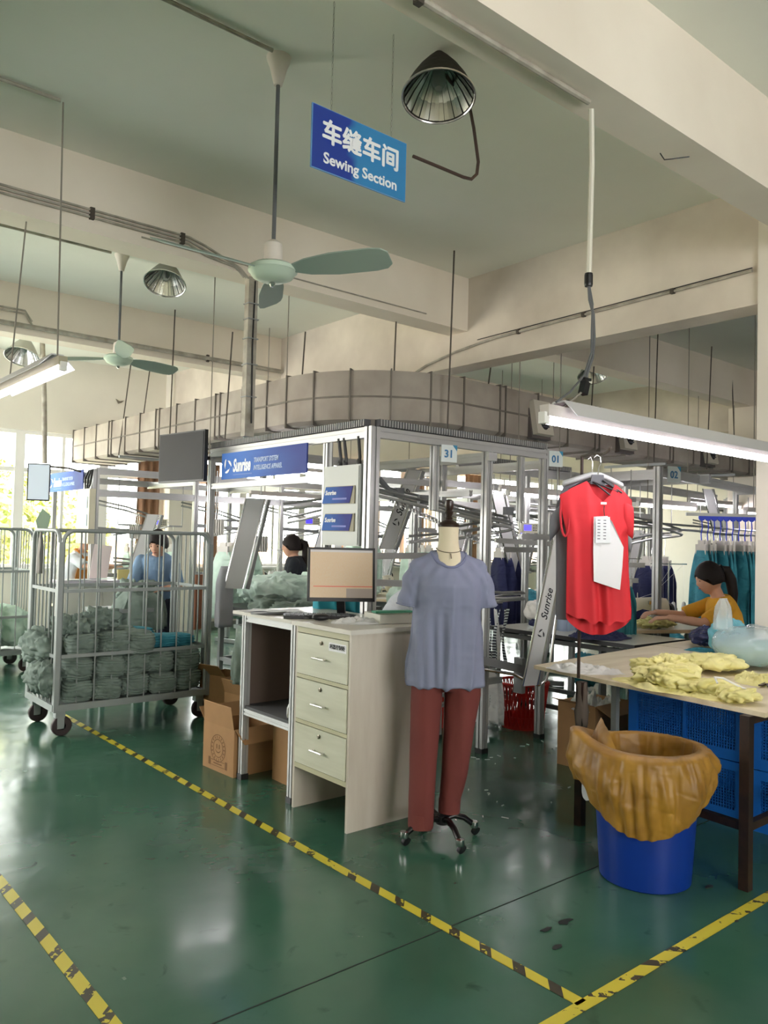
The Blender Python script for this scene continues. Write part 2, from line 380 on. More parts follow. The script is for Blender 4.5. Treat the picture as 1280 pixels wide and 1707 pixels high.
def flatcloth(mb, c, L, W, H, seed=0, rz=0, nr=34, na=90):
    M = rotz(rz); c = Vector(c)
    def pt(r, a, top):
        k = 1+.22*noise.noise(Vector((math.cos(a)*1.6, math.sin(a)*1.6, seed)))+.10*noise.noise(Vector((math.cos(a)*5, math.sin(a)*5, seed)))
        x, y = math.cos(a)*r*k*L/2, math.sin(a)*r*k*W/2; q = Vector((x, y*2.2, 0))
        z = H*(1-r**5)*max(.12, .55-.5*ridge(q, 9, seed)*.8-.25*ridge(q, 21, seed+2)+.5*noise.noise(Vector((x*5, y*5, seed))))
        return c+M @ Vector((x, y, z if top else 0))
    mb.ring_loft([[pt(max(.01, i/nr), 2*PI*j/na, 1) for j in range(na)] for i in range(nr+1)]+[[pt(max(.01, 1-i/4), 2*PI*j/na, 0) for j in range(na)] for i in range(5)])
    return mb
def drape(mb, c, w, d, h, seed=0, rz=0, folds=5, amp=.018, top=.55, n=36, nv=14):
    # a garment hanging from z=c.z downwards
    M = rotz(rz); c = Vector(c); rings = []
    for i in range(nv+1):
        t = i/nv; k = top+(1-top)*min(1, t*3.2)**.7
        ring = []
        for j in range(n):
            ph = 2*PI*j/n; x = math.cos(ph)*w/2*k; y = math.sin(ph)*d/2*(.5+.5*min(1, t*4))
            a = math.sin(ph*folds+seed+noise.noise(Vector((seed, t*2, 0)))*3)*amp*min(1, t*1.5)
            p = Vector((x+a*math.cos(ph)*.7, y+a*1.6, 0))
            z = -t*h+noise.noise(Vector((x*6, seed, t)))*.03*t
            ring.append(c+M @ p+Vector((0, 0, z)))
        rings.append(ring)
    return mb.ring_loft(rings)

# ================================================================== SETTING
CZ = 4.05
mb = MB(); mb.grid(lambda u, v: (-2.5+19.5*u, -4+15.95*v, 0), 8, 8); fl = ST('floor', mb, FLOOR)
mb = MB().box(-2.6, 17.1, -4.1, 12.2, CZ, CZ+.1); ST('ceiling', mb, PLC)
mb = MB()   # floor joint line and stains
mb.box(-2.5, 17, 2.302, 2.308, .0005, .0012); ST('trim_1', mb, mat('joint_dirt', (26, 44, 36), .8))
mb = MB().box(-2.5, -1.4, 3.0, 3.006, .0005, .0012)
WINS = {'back': [(-2.35, -.45), (-.0, 5.3), (5.95, 11.15), (11.7, 16.7)]}
def wall_x(name, y0, y1, spans, yface, zs=(1.0, 2.95)):
    mb = MB().box(-2.5, 17, y0, y1, 0, zs[0]); mb.box(-2.5, 17, y0, y1, zs[1], CZ)
    xs = [-2.5]+[v for s in spans for v in s]+[17]
    for i in range(0, len(xs), 2): mb.box(xs[i], xs[i+1], y0, y1, zs[0], zs[1])
    return ST(name, mb, PLW)
wall_x('wall_back', 11.95, 12.2, WINS['back'], 11.95)
wall_x('wall_front', -4.25, -4.0, [(-.3, 2.7)], -4)
mb = MB().box(-2.75, -2.5, -4.25, 12.2, 0, 1.0); mb.box(-2.75, -2.5, -4.25, 12.2, 2.95, CZ)
for a, b in ((-4.25, 7.3), (11.3, 12.2)): mb.box(-2.75, -2.5, a, b, 1, 2.95)
ST('wall_left', mb, PLW)
ST('wall_right', MB().box(17, 17.2, -4.25, 12.2, 0, CZ), PLW)
mb = MB().box(-2.5, 17, 11.93, 11.95, 0, .1); ST('baseboard_back', mb, mat('skirting_grey', (120, 122, 118), .7))
S('peeling_flake', MB().poly([(4.60, 11.935, 3.56), (4.66, 11.935, 3.53), (4.73, 11.935, 3.55), (4.69, 11.935, 3.51), (4.64, 11.935, 3.49)], (0, .012, 0)), mat('flake_grey', (120, 112, 100), .9), 'small dark peeling flake high on the window wall below the second fan', 'flake')
ST('sun_blocking_canopy', MB().box(-2.6, 17, -6.3, -4.25, 3.2, 3.35), PLW)  # unseen canopy added to keep sun out of the window behind the camera
# windows
wn = 0
for sp in WINS['back']:
    wn += 1
    x0, x1 = sp; z0, z1 = 1.0, 2.95
    fr = MB(); e = .05
    fr.box(x0, x1, 11.99, 12.05, z0, z0+e); fr.box(x0, x1, 11.99, 12.05, z1-e, z1); fr.box(x0, x0+e, 11.99, 12.05, z0, z1); fr.box(x1-e, x1, 11.99, 12.05, z0, z1)
    win = ST('window_%d' % wn, fr, WINF)
    P('transom', MB().box(x0+e, x1-e, 11.985, 12.045, 2.36, 2.42), WINF, win)
    P('window_sill', MB().box(x0, x1, 11.88, 12.0, .965, 1.0), WINF, win)
    k = math.ceil((x0-3.27)/1.2); xs = []
    while 3.27+1.2*k < x1-.15:
        if 3.27+1.2*k > x0+.15: xs.append((3.27+1.2*k, .065))
        if x0+.15 < 3.87+1.2*k < x1-.15: xs.append((3.87+1.2*k, .022))
        k += 1
    for xm, hw in xs: P('mullion', MB().box(xm-hw, xm+hw, 11.975, 12.05, z0+e, z1-e), WINF, win)
    ed = [x0+e]+[v for xm, hw in sorted(xs) for v in (xm-hw, xm+hw)]+[x1-e]
    for i in range(0, len(ed), 2):
        for a, b in ((z0+e, 2.36), (2.42, z1-e)):
            P('pane', MB().box(ed[i], ed[i+1], 12.012, 12.018, a, b), GLASS, win)
# beams, girders and columns
for i, (a, b) in enumerate(((-1.25, -1.0), (2.03, 2.27), (5.35, 5.6), (8.65, 8.9))):
    ST('ceiling_beam', MB().box(-2.5, 17, a, b, 3.54, CZ), PL)
for a, b in ((-.36, -.1), (5.45, 5.7), (11.27, 11.5)):
    ST('ceiling_girder', MB().box(a, b, -4, 11.95, 3.22, CZ), PLG)
ST('column', MB().box(5.42, 5.9, 2.27, 2.555, 0, CZ), PLW)
for x in (-.48, 5.41, 11.22): ST('wall_column', MB().box(x, x+.5, 11.7, 11.95, 0, CZ), PLW)
for x in (11.22,): ST('column', MB().box(x, x+.4, 5.3, 5.7, 0, 3.54), PL)
# hazard tapes on the floor: object X runs along the tape
def tape(name, p, q, wd, m, label):
    p = Vector(p); q = Vector(q); d = q-p; L = d.length
    mb = MB(); n = 40
    mb.grid(lambda u, v: (u*L, (v-.5)*wd+.0022*noise.noise(Vector((u*L*3, 1, v))), .0008), n, 1)
    mb2 = MB(); mb2.v = [(x, y, z+.001) for x, y, z in mb.v]+[(x, y, 0.0001) for x, y, z in mb.v]; k = len(mb.v); mb2.f = mb.f+[tuple(i+k for i in f) for f in mb.f]
    o = bpy.data.objects.new(name, mesh_of(name, mb2, m)); COL.objects.link(o); o.location = (p.x, p.y, 0); o.rotation_euler = (0, 0, math.atan2(d.y, d.x))
    setp(o, label, 'floor tape')
tape('hazard_tape', (2.30, 7.9), (2.30, 1.655), .05, TAPE, 'yellow and black floor tape running from the cage trolley past the drawer cabinet')
tape('hazard_tape', (1.02, 9.5), (1.02, .6), .05, TAPE, 'yellow and black floor tape at the lower left corner of the photo')
tape('hazard_tape', (2.04, 1.645), (7.0, 1.66), .05, TAPE2, 'worn yellow floor tape running off to the right in front of the blue bin')
# dirt flakes and thread scraps on the floor
for i, (x, y, s, a) in enumerate(((2.72, 2.05, .07, .3), (2.61, 2.054, .05, 1), (2.53, 1.94, .04, 2), (3.53, 1.86, .04, .8), (3.3, 1.62, .02, .4))):
    mb = MB(); n = 9; c = Vector((x, y, .001)); pts = [c+Vector((math.cos(t+a)*s*(.5+.5*R.random())*.9, math.sin(t+a)*s*.25*(.5+R.random()), 0)) for t in [2*PI*k/n for k in range(n)]]
    mb.poly(pts, (0, 0, .003)); S('floor_scrap', mb, mat('dark_scrap', (30, 36, 34), .8), ['dark torn flake on the floor just left of the blue bin, largest of a few', 'small dark flake with a curl, left of the largest flake', 'thin dark flake nearest the tape corner', 'black thread end on the floor between blue bin and table leg', 'tiny pale chip on the floor beside the worn tape'][i], 'scrap')
mb = MB()
for k in range(40):
    x = 3.2+R.random()*1.9; y = 3.0+R.random()*1.0
    mb.obox((x, y, .003), .012+.03*R.random(), .006, .003, rotz(R.random()*3))
S('lint_scraps', mb, WHTF, 'tiny white lint and thread scraps scattered under the conveyor frame', 'scraps', kind='stuff')

# outside
ST('outside_ground', MB().box(-30, 50, 12.3, 60, -.4, -.3), OUTG)
ST('outside_wall', MB().box(-30, 50, 30, 30.3, -.4, 1.2), mat('outside_wall_paint', (190, 160, 130), .9))
tr = random.Random(3)
for i, (x, y, h, r) in enumerate(((5.9, 18.4, 2.3, 1.1), (3.4, 15.6, 2.8, 1.3), (0.8, 18, 3.2, 1.4))):
    t = T('bushy_tree', ['low bushy tree outside, right one of the trees', 'bushy sunlit tree outside, behind the bright screen on its pole', 'bushy tree outside beyond the left edge of the photo'][i], 'tree', (x, y, -.3))
    P('trunk', MB().tube([(x, y, -.3), (x+.1, y, h*.4), (x, y, h*.7)], lambda u: .12-.06*u, 8), BARK, t)
    mb = MB()
    for k in range(3800):
        d = Vector((tr.gauss(0, 1), tr.gauss(0, 1), tr.gauss(0, 1))).normalized()*r*(.55+.45*tr.random()**.5)*(1+.25*noise.noise(Vector((tr.random()*3, i, 0))))
        p = Vector((x, y, h*.62))+Vector((d.x, d.y, d.z*.85)); s = .07+.06*tr.random()
        a = Vector((tr.random()-.5, tr.random()-.5, tr.random()-.5)).normalized(); b = a.cross(d).normalized()
        mb.add([p-a*s, p+b*s*.5, p+a*s, p-b*s*.5], [(0, 1, 2, 3)])
    P('foliage', mb, LEAF, t, kind='stuff')

# curtains at the far windows
def curtain(x0, x1, z0, z1, m, label, y=11.84):
    mb = MB(); n = int((x1-x0)/.02)
    mb.grid(lambda u, v: (x0+(x1-x0)*u, y+.035*math.sin(u*(x1-x0)*52+v*1.1)+.01*noise.noise(Vector((u*9, v*2, x0))), z1+(z0-z1)*v), n, 6)
    k = len(mb.v); mb.v += [(x, y+.006, z) for x, y, z in mb.v[:k]]; mb.f += [tuple(i+k for i in f) for f in mb.f]
    t = T('curtain', label, 'curtain', ((x0+x1)/2, y, z0)); P('drape', mb, m, t, smooth='all')
    P('curtain_rail', MB().tube([(x0-.1, y, z1+.02), (x1+.1, y, z1+.02)], .012, 8), STEEL, t)
curtain(4.95, 5.3, .95, 2.93, CURTB, 'brown gathered curtain beside the far wall column, behind the conveyor frames')
curtain(8.85, 9.65, .8, 2.93, CURT, 'wide peach curtain in the window behind the mannequin neck')
curtain(10.55, 10.95, .8, 2.93, CURT, 'narrow peach curtain behind the mannequin shoulder')
curtain(12.1, 12.7, .8, 2.93, CURT, 'peach curtain in the window behind the numbered posts')
curtain(6.1, 6.35, .8, 2.93, CURTB, 'narrow brown curtain at the left end of the middle window bay')

# ================================================================== CEILING SERVICES
def pipe(name, pts, r, label, cat='conduit', clips=(), m=PIPE, n=8):
    t = T(name, label, cat, pts[0]); P('tube', MB().tube(pts, r, n), m, t, smooth=True)
    for c in clips:
        c = Vector(c); P('clip', MB().obox(c, .03, .03, r*3.2), ROD, t)
    return t
pipe('conduit', [(.0, 3.5, 4.035), (2.1, 3.5, 4.035)], .011, 'thin white conduit on the ceiling leading to the nearest fan')
pipe('conduit', [(-1.5, 4.74, 4.035), (1.44, 4.74, 4.035)], .011, 'thin white conduit on the ceiling leading to the left lamp wires')
pipe('conduit', [(-1.0, 7.03, 4.035), (2.62, 7.03, 4.035)], .012, 'thin white conduit on the ceiling leading to the second fan')
pipe('conduit', [(.5, 2.15, 3.525), (2.93, 2.15, 3.525)], .014, 'cream conduit under the beam above the hanging clothes lamp', clips=[(1.9, 2.15, 3.525)])
for k, z in enumerate((3.69, 3.665, 3.64)):
    pipe('conduit', [(-2, 5.335, z), (1.2, 5.335, z), (2.55, 5.335, z-.0), (2.68, 5.335, z-.03-.01*k), (2.98-.02*k, 5.335, 3.56), (3.05-.02*k, 5.335, 3.5)], .0085, ['top of three cream conduits strapped along the middle beam', 'middle of three cream conduits strapped along the middle beam', 'bottom of three cream conduits strapped along the middle beam'][k], clips=[(1.85, 5.335, z), (2.5, 5.335, z)])
pipe('conduit', [(2.2, 5.34, 3.6), (4.9, 5.34, 3.6)], .006, 'thin cable conduit continuing along the middle beam past the nearest fan')
pipe('water_pipe', [(-2, 8.6, 3.62), (2.9, 8.6, 3.62), (5.43, 8.6, 3.62)], .026, 'grey pipe running along the beam behind the second fan', 'pipe', clips=[(1.9, 8.6, 3.62), (4.4, 8.6, 3.62)])
for k, z in enumerate((3.78, 3.75)):
    pipe('conduit', [(-2, 8.62, z), (2.35, 8.62, z), (2.42, 8.62, z-.1)], .01, ['upper thin conduit above the grey pipe on the far left beam', 'lower thin conduit above the grey pipe on the far left beam'][k])
pts = [(5.43, y, 3.458-.02*(y-2.5)-.0*(y)) for y in (2.6, 3.2, 3.8, 4.4, 5.0)]+[(5.43, 5.5, 3.36), (5.43, 5.9, 3.29), (5.43, 6.1, 3.23), (5.43, 6.2, 3.15)]
pipe('conduit', pts, .012, 'white conduit curving down across the long girder above the duct', clips=[(5.43, 3.2, 3.446), (5.43, 4.0, 3.43), (5.43, 4.7, 3.416)])
pipe('conduit', [(5.43, 2.6, 3.475), (5.43, 5.2, 3.43)], .004, 'thin black cable above the white conduit on the long girder', 'cable', m=BLK)
pipe('conduit_drop', [(2.95, 2.15, 3.5), (3.03, 2.2, 3.3), (3.02, 2.2, 2.74)], .013, 'cream conduit hanging from the beam down towards the lamp', m=mat('cream_pipe', (216, 212, 198), .5))
t = T('lamp_cable', 'grey cables dangling from the cream conduit to the bright lamp', 'cable', (3.02, 2.2, 2.3))
P('joint', MB().lathe([(.018, 2.72), (.02, 2.73), (.02, 2.77), (.018, 2.78)], (3.02, 2.2, 0), 10), BLK, t)
P('cable', MB().tube([(3.02, 2.2, 2.74), (3.03, 2.2, 2.66), (3.06, 2.2, 2.6), (3.07, 2.2, 2.5), (3.06, 2.2, 2.4), (3.02, 2.2, 2.32), (3.01, 2.2, 2.24)], .007, 8), GRYP, t, smooth=True)
P('cable', MB().tube([(3.02, 2.2, 2.74), (3.04, 2.19, 2.64), (3.05, 2.2, 2.52), (3.05, 2.2, 2.42), (3.0, 2.2, 2.31), (2.9, 2.2, 2.22), (2.8, 2.2, 2.16)], .005, 8), GRYP, t, smooth=True)
mb = MB().obox((3.0, 2.2, 2.25), .035, .03, .06, Matrix.Rotation(.3, 3, 'Y')); mb.obox((3.01, 2.2, 2.29), .05, .03, .012); P('tape_wrap', mb, BLK, t)

# vertical power trunking dropping from the middle beam
t = T('cable_trunking', 'vertical cream trunking dropping from the middle beam to the frame', 'trunking', (3.11, 5.39, 2.3))
mb = MB().box(3.07, 3.15, 5.36, 5.42, 2.3, 3.53); P('channel', mb, PIPE, t)
P('cable', MB().tube([(3.12, 5.352, 3.5), (3.11, 5.35, 3), (3.12, 5.35, 2.4)], .006, 6), BLK, t)
for z in (2.6, 2.85, 3.05, 3.2, 3.32): P('strap', MB().box(3.062, 3.158, 5.345, 5.425, z, z+.008), STEEL, t)

# ceiling fans
def fan(x, y, rot, label, zo=0):
    t = T('ceiling_fan', label, 'ceiling fan', (x, y, 2.9+zo))
    mb = MB().lathe([(.065, 4.05), (.062, 4.03), (.045, 3.99), (.03, 3.93), (.022, 3.9)], (x, y, 0), 20); P('canopy', mb, CREAM if False else mat('fan_cream', (216, 208, 198), .5), t, smooth=True)
    P('rod', MB().tube([(x, y, 3.92), (x, y, 3.12+zo)], .011, 10), GRYP, t, smooth=True)
    P('yoke', MB().lathe([(.02, 3.16), (.045, 3.14), (.05, 3.05), (.052, 3.03)], (x, y, zo), 20), mat('fan_cream', (216, 208, 198), .5), t, smooth=True)
    g = mat('fan_green', (196, 214, 196), .4, bump=0)
    P('motor', MB().lathe([(.05, 3.035), (.1, 3.03), (.125, 3.015), (.128, 2.995), (.12, 2.99), (.105, 2.965), (.06, 2.945), (.02, 2.94)], (x, y, zo), 28), g, t, smooth=True)
    P('knob', MB().lathe([(.012, 2.945), (.016, 2.93), (.008, 2.915)], (x, y, zo), 10), CHR, t, smooth=True)
    for k in range(3):
        a = rot+k*2*PI/3; M = rotz(a); mb = MB()
        prof = [(.12, .028), (.2, .055), (.35, .075), (.56, .076), (.62, .066), (.65, .04)]
        rows = []
        for r_, hw in prof:
            tw = -.42; rows.append([Vector((x, y, 3.0+zo))+M @ Vector((r_, s*hw*math.cos(tw), s*hw*math.sin(tw)+o)) for s, o in ((-1, 0), (1, 0), (1, .006), (-1, .006))])
        mb.ring_loft(rows); P('blade', mb, mat('fan_blade', (150, 166, 156), .5), t)
fan(2.17, 3.55, -1.06, 'pale green ceiling fan nearest the camera, left of the blue hanging sign', -.08)
fan(2.73, 7.06, .25, 'smaller looking ceiling fan behind the left lamp, near the far beam', .10)

# high bay reflectors on the ceiling
def highbay(x, y, z, label, tilt=0, r=.185, dark=True):
    t = T('high_bay_reflector', label, 'ceiling light', (x, y, z))
    M = Matrix.Rotation(-tilt, 3, FWD.cross(Vector((0, 0, 1))))
    mb = MB(); n = 40
    prof = [(.02, .27), (.06, .22), (.11, .15), (.15, .08), (r, 0)]
    mb.lathe(prof, (x, y, z), n, M, caps=False); mb.lathe([(a-.004, b-.003) for a, b in prof], (x, y, z), n, M, caps=False)
    P('shade', mb, mat('dusty_reflector_back', (52, 48, 44), .8, bump=.5, bs=30) if dark else mat('pale_reflector_back', (170, 170, 162), .4, .5), t, smooth=True)
    mb = MB()
    for k in range(n):
        a0, a1 = 2*PI*k/n, 2*PI*(k+1)/n; s = .97 if k % 2 else .93
        mb.add([Vector((x, y, z))+M @ Vector((rr*s*math.cos(a), rr*s*math.sin(a), zz)) for rr, zz, a in ((r, .002, a0), (r, .002, a1), (.14, .08, a1), (.14, .08, a0), (.05, .2, a1), (.05, .2, a0))], [(0, 1, 2, 3), (3, 2, 4, 5)])
    P('facet_lining', mb, mat('facet_mirror', (210, 214, 210), .25, .9), t)
    P('rim', MB().tube([Vector((x, y, z))+M @ Vector((r*math.cos(a), r*math.sin(a), 0)) for a in [2*PI*k/36 for k in range(36)]], .006, 6, closed=True), CHR, t, smooth=True)
    P('bulb', MB().lathe([(.02, .2), (.035, .14), (.038, .08), (.02, .05)], (x, y, z), 14, M), mat('bulb_glass', (220, 226, 220), .15, trans=.6), t, smooth=True)
    return t
highbay(2.73, 2.92, 3.79, 'dark cone shaped reflector lamp hanging above the blue sign', .22)
highbay(3.12, 7.0, 3.86, 'mirror reflector lamp on the ceiling between the two fans', .4, .19, False)
highbay(2.6, 9.6, 3.5, 'faint reflector lamp beyond the left fluorescent lamp', .4, .19, False)
highbay(8.7, 6.25, 3.72, 'small reflector lamp on the ceiling above the clothes hanger', .4, .19, False)
pts = [(2.78, 2.93, 3.93), (2.98, 2.95, 3.86), (3.03, 2.96, 3.75), (3.07, 2.96, 3.58), (3.06, 2.96, 3.51), (3.02, 2.96, 3.47), (2.96, 2.96, 3.462), (2.78, 2.96, 3.46), (2.62, 2.98, 3.47)]
t = T('loose_cable', 'thick dark cable looping from the cone reflector to behind the blue sign', 'cable', (2.9, 2.95, 3.46)); P('cable', MB().tube(pts, .009, 8), mat('brown_cable', (66, 48, 42), .6), t, smooth=True)
t = T('loose_wire', 'short bent wire sticking out of the beam underside at upper right', 'wire', (3.7, 2.1, 3.5))
P('wire', MB().tube([(3.60, 2.2, 3.53), (3.64, 2.2, 3.51), (3.68, 2.18, 3.52), (3.74, 2.12, 3.53)], .003, 6), BLK, t)

# sewing section sign, hung on two chains
SY = 3.0
t = T('hanging_sign', 'blue hanging board reading Sewing Section below four Chinese characters', 'sign', (2.3, SY, 3.24))
mb = MB().box(2.02, 2.585, SY-.006, SY+.006, 3.235, 3.525); P('board', mb, SIGNB, t)
P('board_edge', MB().box(2.016, 2.589, SY-.004, SY+.004, 3.231, 3.529), mat('pale_blue_edge', (110, 160, 210), .4), t)
text('车缝车间', .118, SIGNW, frame4((2.305, SY-.008, 3.412), (1, 0, 0)), t, bold=.0008, smear=.0028, xs=1.0)
text('Sewing Section', .071, SIGNW, frame4((2.305, SY-.008, 3.292), (1, 0, 0)), t, bold=.0016, xs=1.04)
for x in (2.125, 2.49):
    mb = MB()
    for k in range(18):
        z = 3.525+k*.029; mb.tube([(x+(.004*math.sin(a) if k % 2 else 0), SY+(0 if k % 2 else .004*math.sin(a)), z+.015+.017*math.cos(a)) for a in [2*PI*j/6 for j in range(6)]], .0012, 4, closed=True)
    P('chain', mb, mat('chain_steel', (160, 160, 150), .5, .5), t)

# air duct: panels, flanges, vents and rods
DZ0, DZ1, DW = 2.54, 3.0, .62
cx, cy, RO = 5.12, 6.2, 1.14
path = []
y = 11.9
def dpath(s):   # outer (camera side) face point, inward normal, along arc length
    L1 = 11.9-cy; L2 = RO*PI/2
    if s < L1: return Vector((cx-RO, 11.9-s, 0)), Vector((1, 0, 0))
    if s < L1+L2:
        a = (s-L1)/RO; n = Vector((math.cos(a), math.sin(a), 0)); return Vector((cx, cy, 0))-n*RO, n
    d = s-L1-L2; n = Vector((-.035, 1, 0)).normalized(); return Vector((cx+d, cy-RO+.035*d, 0)), n
L1 = 11.9-cy; L2 = RO*PI/2
duct = T('air_duct', 'large grey air duct turning the corner above the conveyor frames', 'duct', (4.3, 6.2, DZ0))
cuts = [0]; s = 0; kk = 0
while s < L1-.02:
    s += .46 if kk % 4 != 3 else .1; kk += 1; cuts.append(min(s, L1))
for k in range(1, 6): cuts.append(L1+L2*k/5)
s = L1+L2; kk = 0
while s < L1+L2+10.6:
    s += .08 if kk % 4 == 1 else .5; kk += 1; cuts.append(s)
for a, b in zip(cuts[:-1], cuts[1:]):
    mb = MB(); rings = []; N = 5 if L1 <= a < L1+L2 else 1
    for q in range(N+1):
        p, n = dpath(a+(b-a)*q/N); bulge = .012*math.sin(PI*q/N) if N > 1 else 0
        w_ = DW if a < L1+L2 else DW
        zz = DZ0+.02
        rings.append([p-n*bulge+Vector((0, 0, DZ0+.03)), p-n*.004+Vector((0, 0, (DZ0+DZ1)/2)), p+Vector((0, 0, DZ1)), p+n*w_+Vector((0, 0, DZ1)), p+n*w_+Vector((0, 0, DZ0)), p+n*.05+Vector((0, 0, DZ0))])
    mb.ring_loft(rings); P('duct_panel', mb, DUCT, duct, smooth=20)
    mb = MB(); p, n = dpath(a); tt = n.cross(Vector((0, 0, 1))); h = .006; o = .016
    for sgn in (-h, h): pass
    rings = []
    for dd in (-h, h):
        q = p+tt*dd; rings.append([q-n*o+Vector((0, 0, DZ0-.01)), q-n*o+Vector((0, 0, DZ1+o)), q+n*(DW+o)+Vector((0, 0, DZ1+o)), q+n*(DW+o)+Vector((0, 0, DZ0-.02))])
    mb.ring_loft(rings); P('duct_flange', mb, DUCTR, duct)
# horizontal seam
mb = MB(); N = 120; tot = cuts[-1]; rings = []
for q in range(N+1):
    p, n = dpath(tot*q/N); zc = (DZ0+DZ1)/2; rings.append([p-n*.013+Vector((0, 0, zc-.008)), p-n*.013+Vector((0, 0, zc+.008)), p+n*.01+Vector((0, 0, zc+.008)), p+n*.01+Vector((0, 0, zc-.008))])
mb.ring_loft(rings); P('duct_seam', mb, DUCTR, duct, smooth=True)
# outlets
for x, z in ((6.2, 2.76), (7.75, 2.76), (9.7, 2.76), (11.4, 2.76)):
    s = x-cx+L1+L2; p, n = dpath(s); tt = Vector((n.y, -n.x, 0)); c = p+Vector((0, 0, z))-n*.05
    ti = Matrix.Rotation(-.18, 3, tt)
    upv = ti @ Vector((0, 0, 1)); nn = tt.cross(upv)
    def loc(a, b, d, c=c, tt=tt, upv=upv, nn=nn): return c+tt*a+upv*b+nn*d
    k = 1 if (loc(0, 0, 1)-c).dot(n) < 0 else -1
    pts = [loc(.12*math.cos(t_)*(1 if abs(math.cos(t_)) > .7 else 1), .17*math.sin(t_), 0) for t_ in [0]]
    ply = [loc(a, b, .03*k) for a, b in ((-.13, -.17), (.13, -.17), (.13, .17), (-.13, .17))]
    v = P('air_outlet', MB().poly(ply, nn*(-.06*k)), mat('outlet_cream', (206, 200, 186), .6), duct)
    mb = MB().poly([loc(.075*math.cos(a), .125*math.sin(a), .034*k) for a in [2*PI*j/22 for j in range(22)]], nn*(-.02*k)); P('grille_back', mb, SOOT, v)
    for j in range(6):
        b = -.095+.038*j; hw = .075*math.sqrt(max(.05, 1-(b/.125)**2))
        P('grille_slat', MB().bar(loc(-hw, b, .042*k), loc(hw, b, .042*k), .012, .012), mat('slat_grey', (70, 72, 80), .6), v)
    mb = MB(); mb.poly([loc(a, b, -.03*k) for a, b in ((-.15, -.2), (.15, -.2), (.15, .2), (-.15, .2))], nn*(-.06*k)); P('outlet_collar', mb, mat('sooty_collar', (92, 86, 84), .8), v)
# rods with hangers below the duct
rods = [((3.93, 8.26, 4.05), (3.86, 8.4, 2.5)), ((3.39, 5.5, 3.54), (3.9, 7.2, 2.5)), ((3.94, 5.53, 3.54), (4.4, 6.6, 2.98)), ((4.65, 5.36, 3.54), (4.75, 5.6, 2.98)), ((4.84, 4.66, 4.05), (4.82, 4.95, 2.5)),
        ((4.9, 9.2, 4.05), (3.95, 10.1, 2.5)), ((5.3, 10.4, 4.05), (4.3, 10.2, 3.0)), ((8.56, 7.42, 4.05), (5.9, 5.5, 3.0)), ((8.4, 4.91, 4.05), (8.3, 5.1, 2.5)), ((9.67, 4.79, 4.05), (9.5, 5.1, 2.5)), ((7.9, 5.46, 3.54), (7.5, 5.4, 3.0)), ((11.0, 5.9, 4.05), (10.6, 5.3, 3.0))]
for a, b in rods:
    # keep the rods upright above the duct hanger
    x, y = b[0], b[1]; P('hanger_rod', MB().tube([(x+(a[0]-x)*.12, y+(a[1]-y)*.12, a[2] if abs(y-5.47) > .13 else 3.54), (x, y, b[2])], .0075, 6), ROD, duct)
for s in (2.0, 5.1, L1+L2*.5, L1+L2+1.0, L1+L2+3.4, L1+L2+5.2):
    p, n = dpath(s); P('cross_bar', MB().bar(p-n*.1+Vector((0, 0, DZ0-.045)), p+n*(DW+.1)+Vector((0, 0, DZ0-.045)), .03), STEEL, duct)

# ================================================================== FLUORESCENT LAMPS
def lamp(p, q, label, wires=(), wing=False, group=None, tubes=1, mt=None):
    p = Vector(p); q = Vector(q); d = (q-p).normalized(); sd = d.cross(Vector((0, 0, 1)))
    t = T('fluorescent_lamp', label, 'lamp', (p+q)/2, 0, group)
    mb = MB().bar(p+Vector((0, 0, .045)), q+Vector((0, 0, .045)), .05, .05); P('housing', mb, mt or mat('lamp_housing', (196, 190, 184), .5), t)
    if wing:
        mb = MB(); pr = [(-.1, -.0), (-.03, .07), (.03, .07), (.1, -.0), (.1, .005), (.032, .078), (-.032, .078), (-.1, .005)]
        mb.sec(p+d*.1+Vector((0, 0, .02)), q-d*.1+Vector((0, 0, .02)), pr); P('reflector', mb, mat('lamp_reflector', (200, 200, 202), .4), t)
    for k in range(tubes):
        o = sd*((k-(tubes-1)/2)*.05)
        P('lamp_tube', MB().tube([p+o+d*.02, q+o-d*.02], .014, 10), TUBEM, t, smooth=True)
        for e in (p, q): P('end_cap', MB().obox(e+o+Vector((0, 0, .012)), .035, .035, .05), WHT, t)
    for a, b in wires: P('suspension_wire', MB().tube([a, b], .005, 6), mat('pale_wire', (140, 134, 124), .6), t)
    return t
lamp((2.72, 2.2, 2.07), (5.2, 2.2, 2.07), 'bright long fluorescent lamp above the red shirt, nearest lamp in the photo', wires=[((2.80, 2.2, 2.11), (3.0, 2.2, 2.24))], wing=True)
lamp((1.47, 4.62, 2.46), (1.47, 6.1, 2.46), 'fluorescent lamp on two wires at the left edge, in front of the second fan', wires=[((1.455, 4.74, 4.03), (1.47, 4.72, 2.52)), ((1.47, 5.45, 3.54), (1.47, 5.7, 2.52))], wing=True, mt=mat('old_lamp_housing', (168, 162, 138), .6))
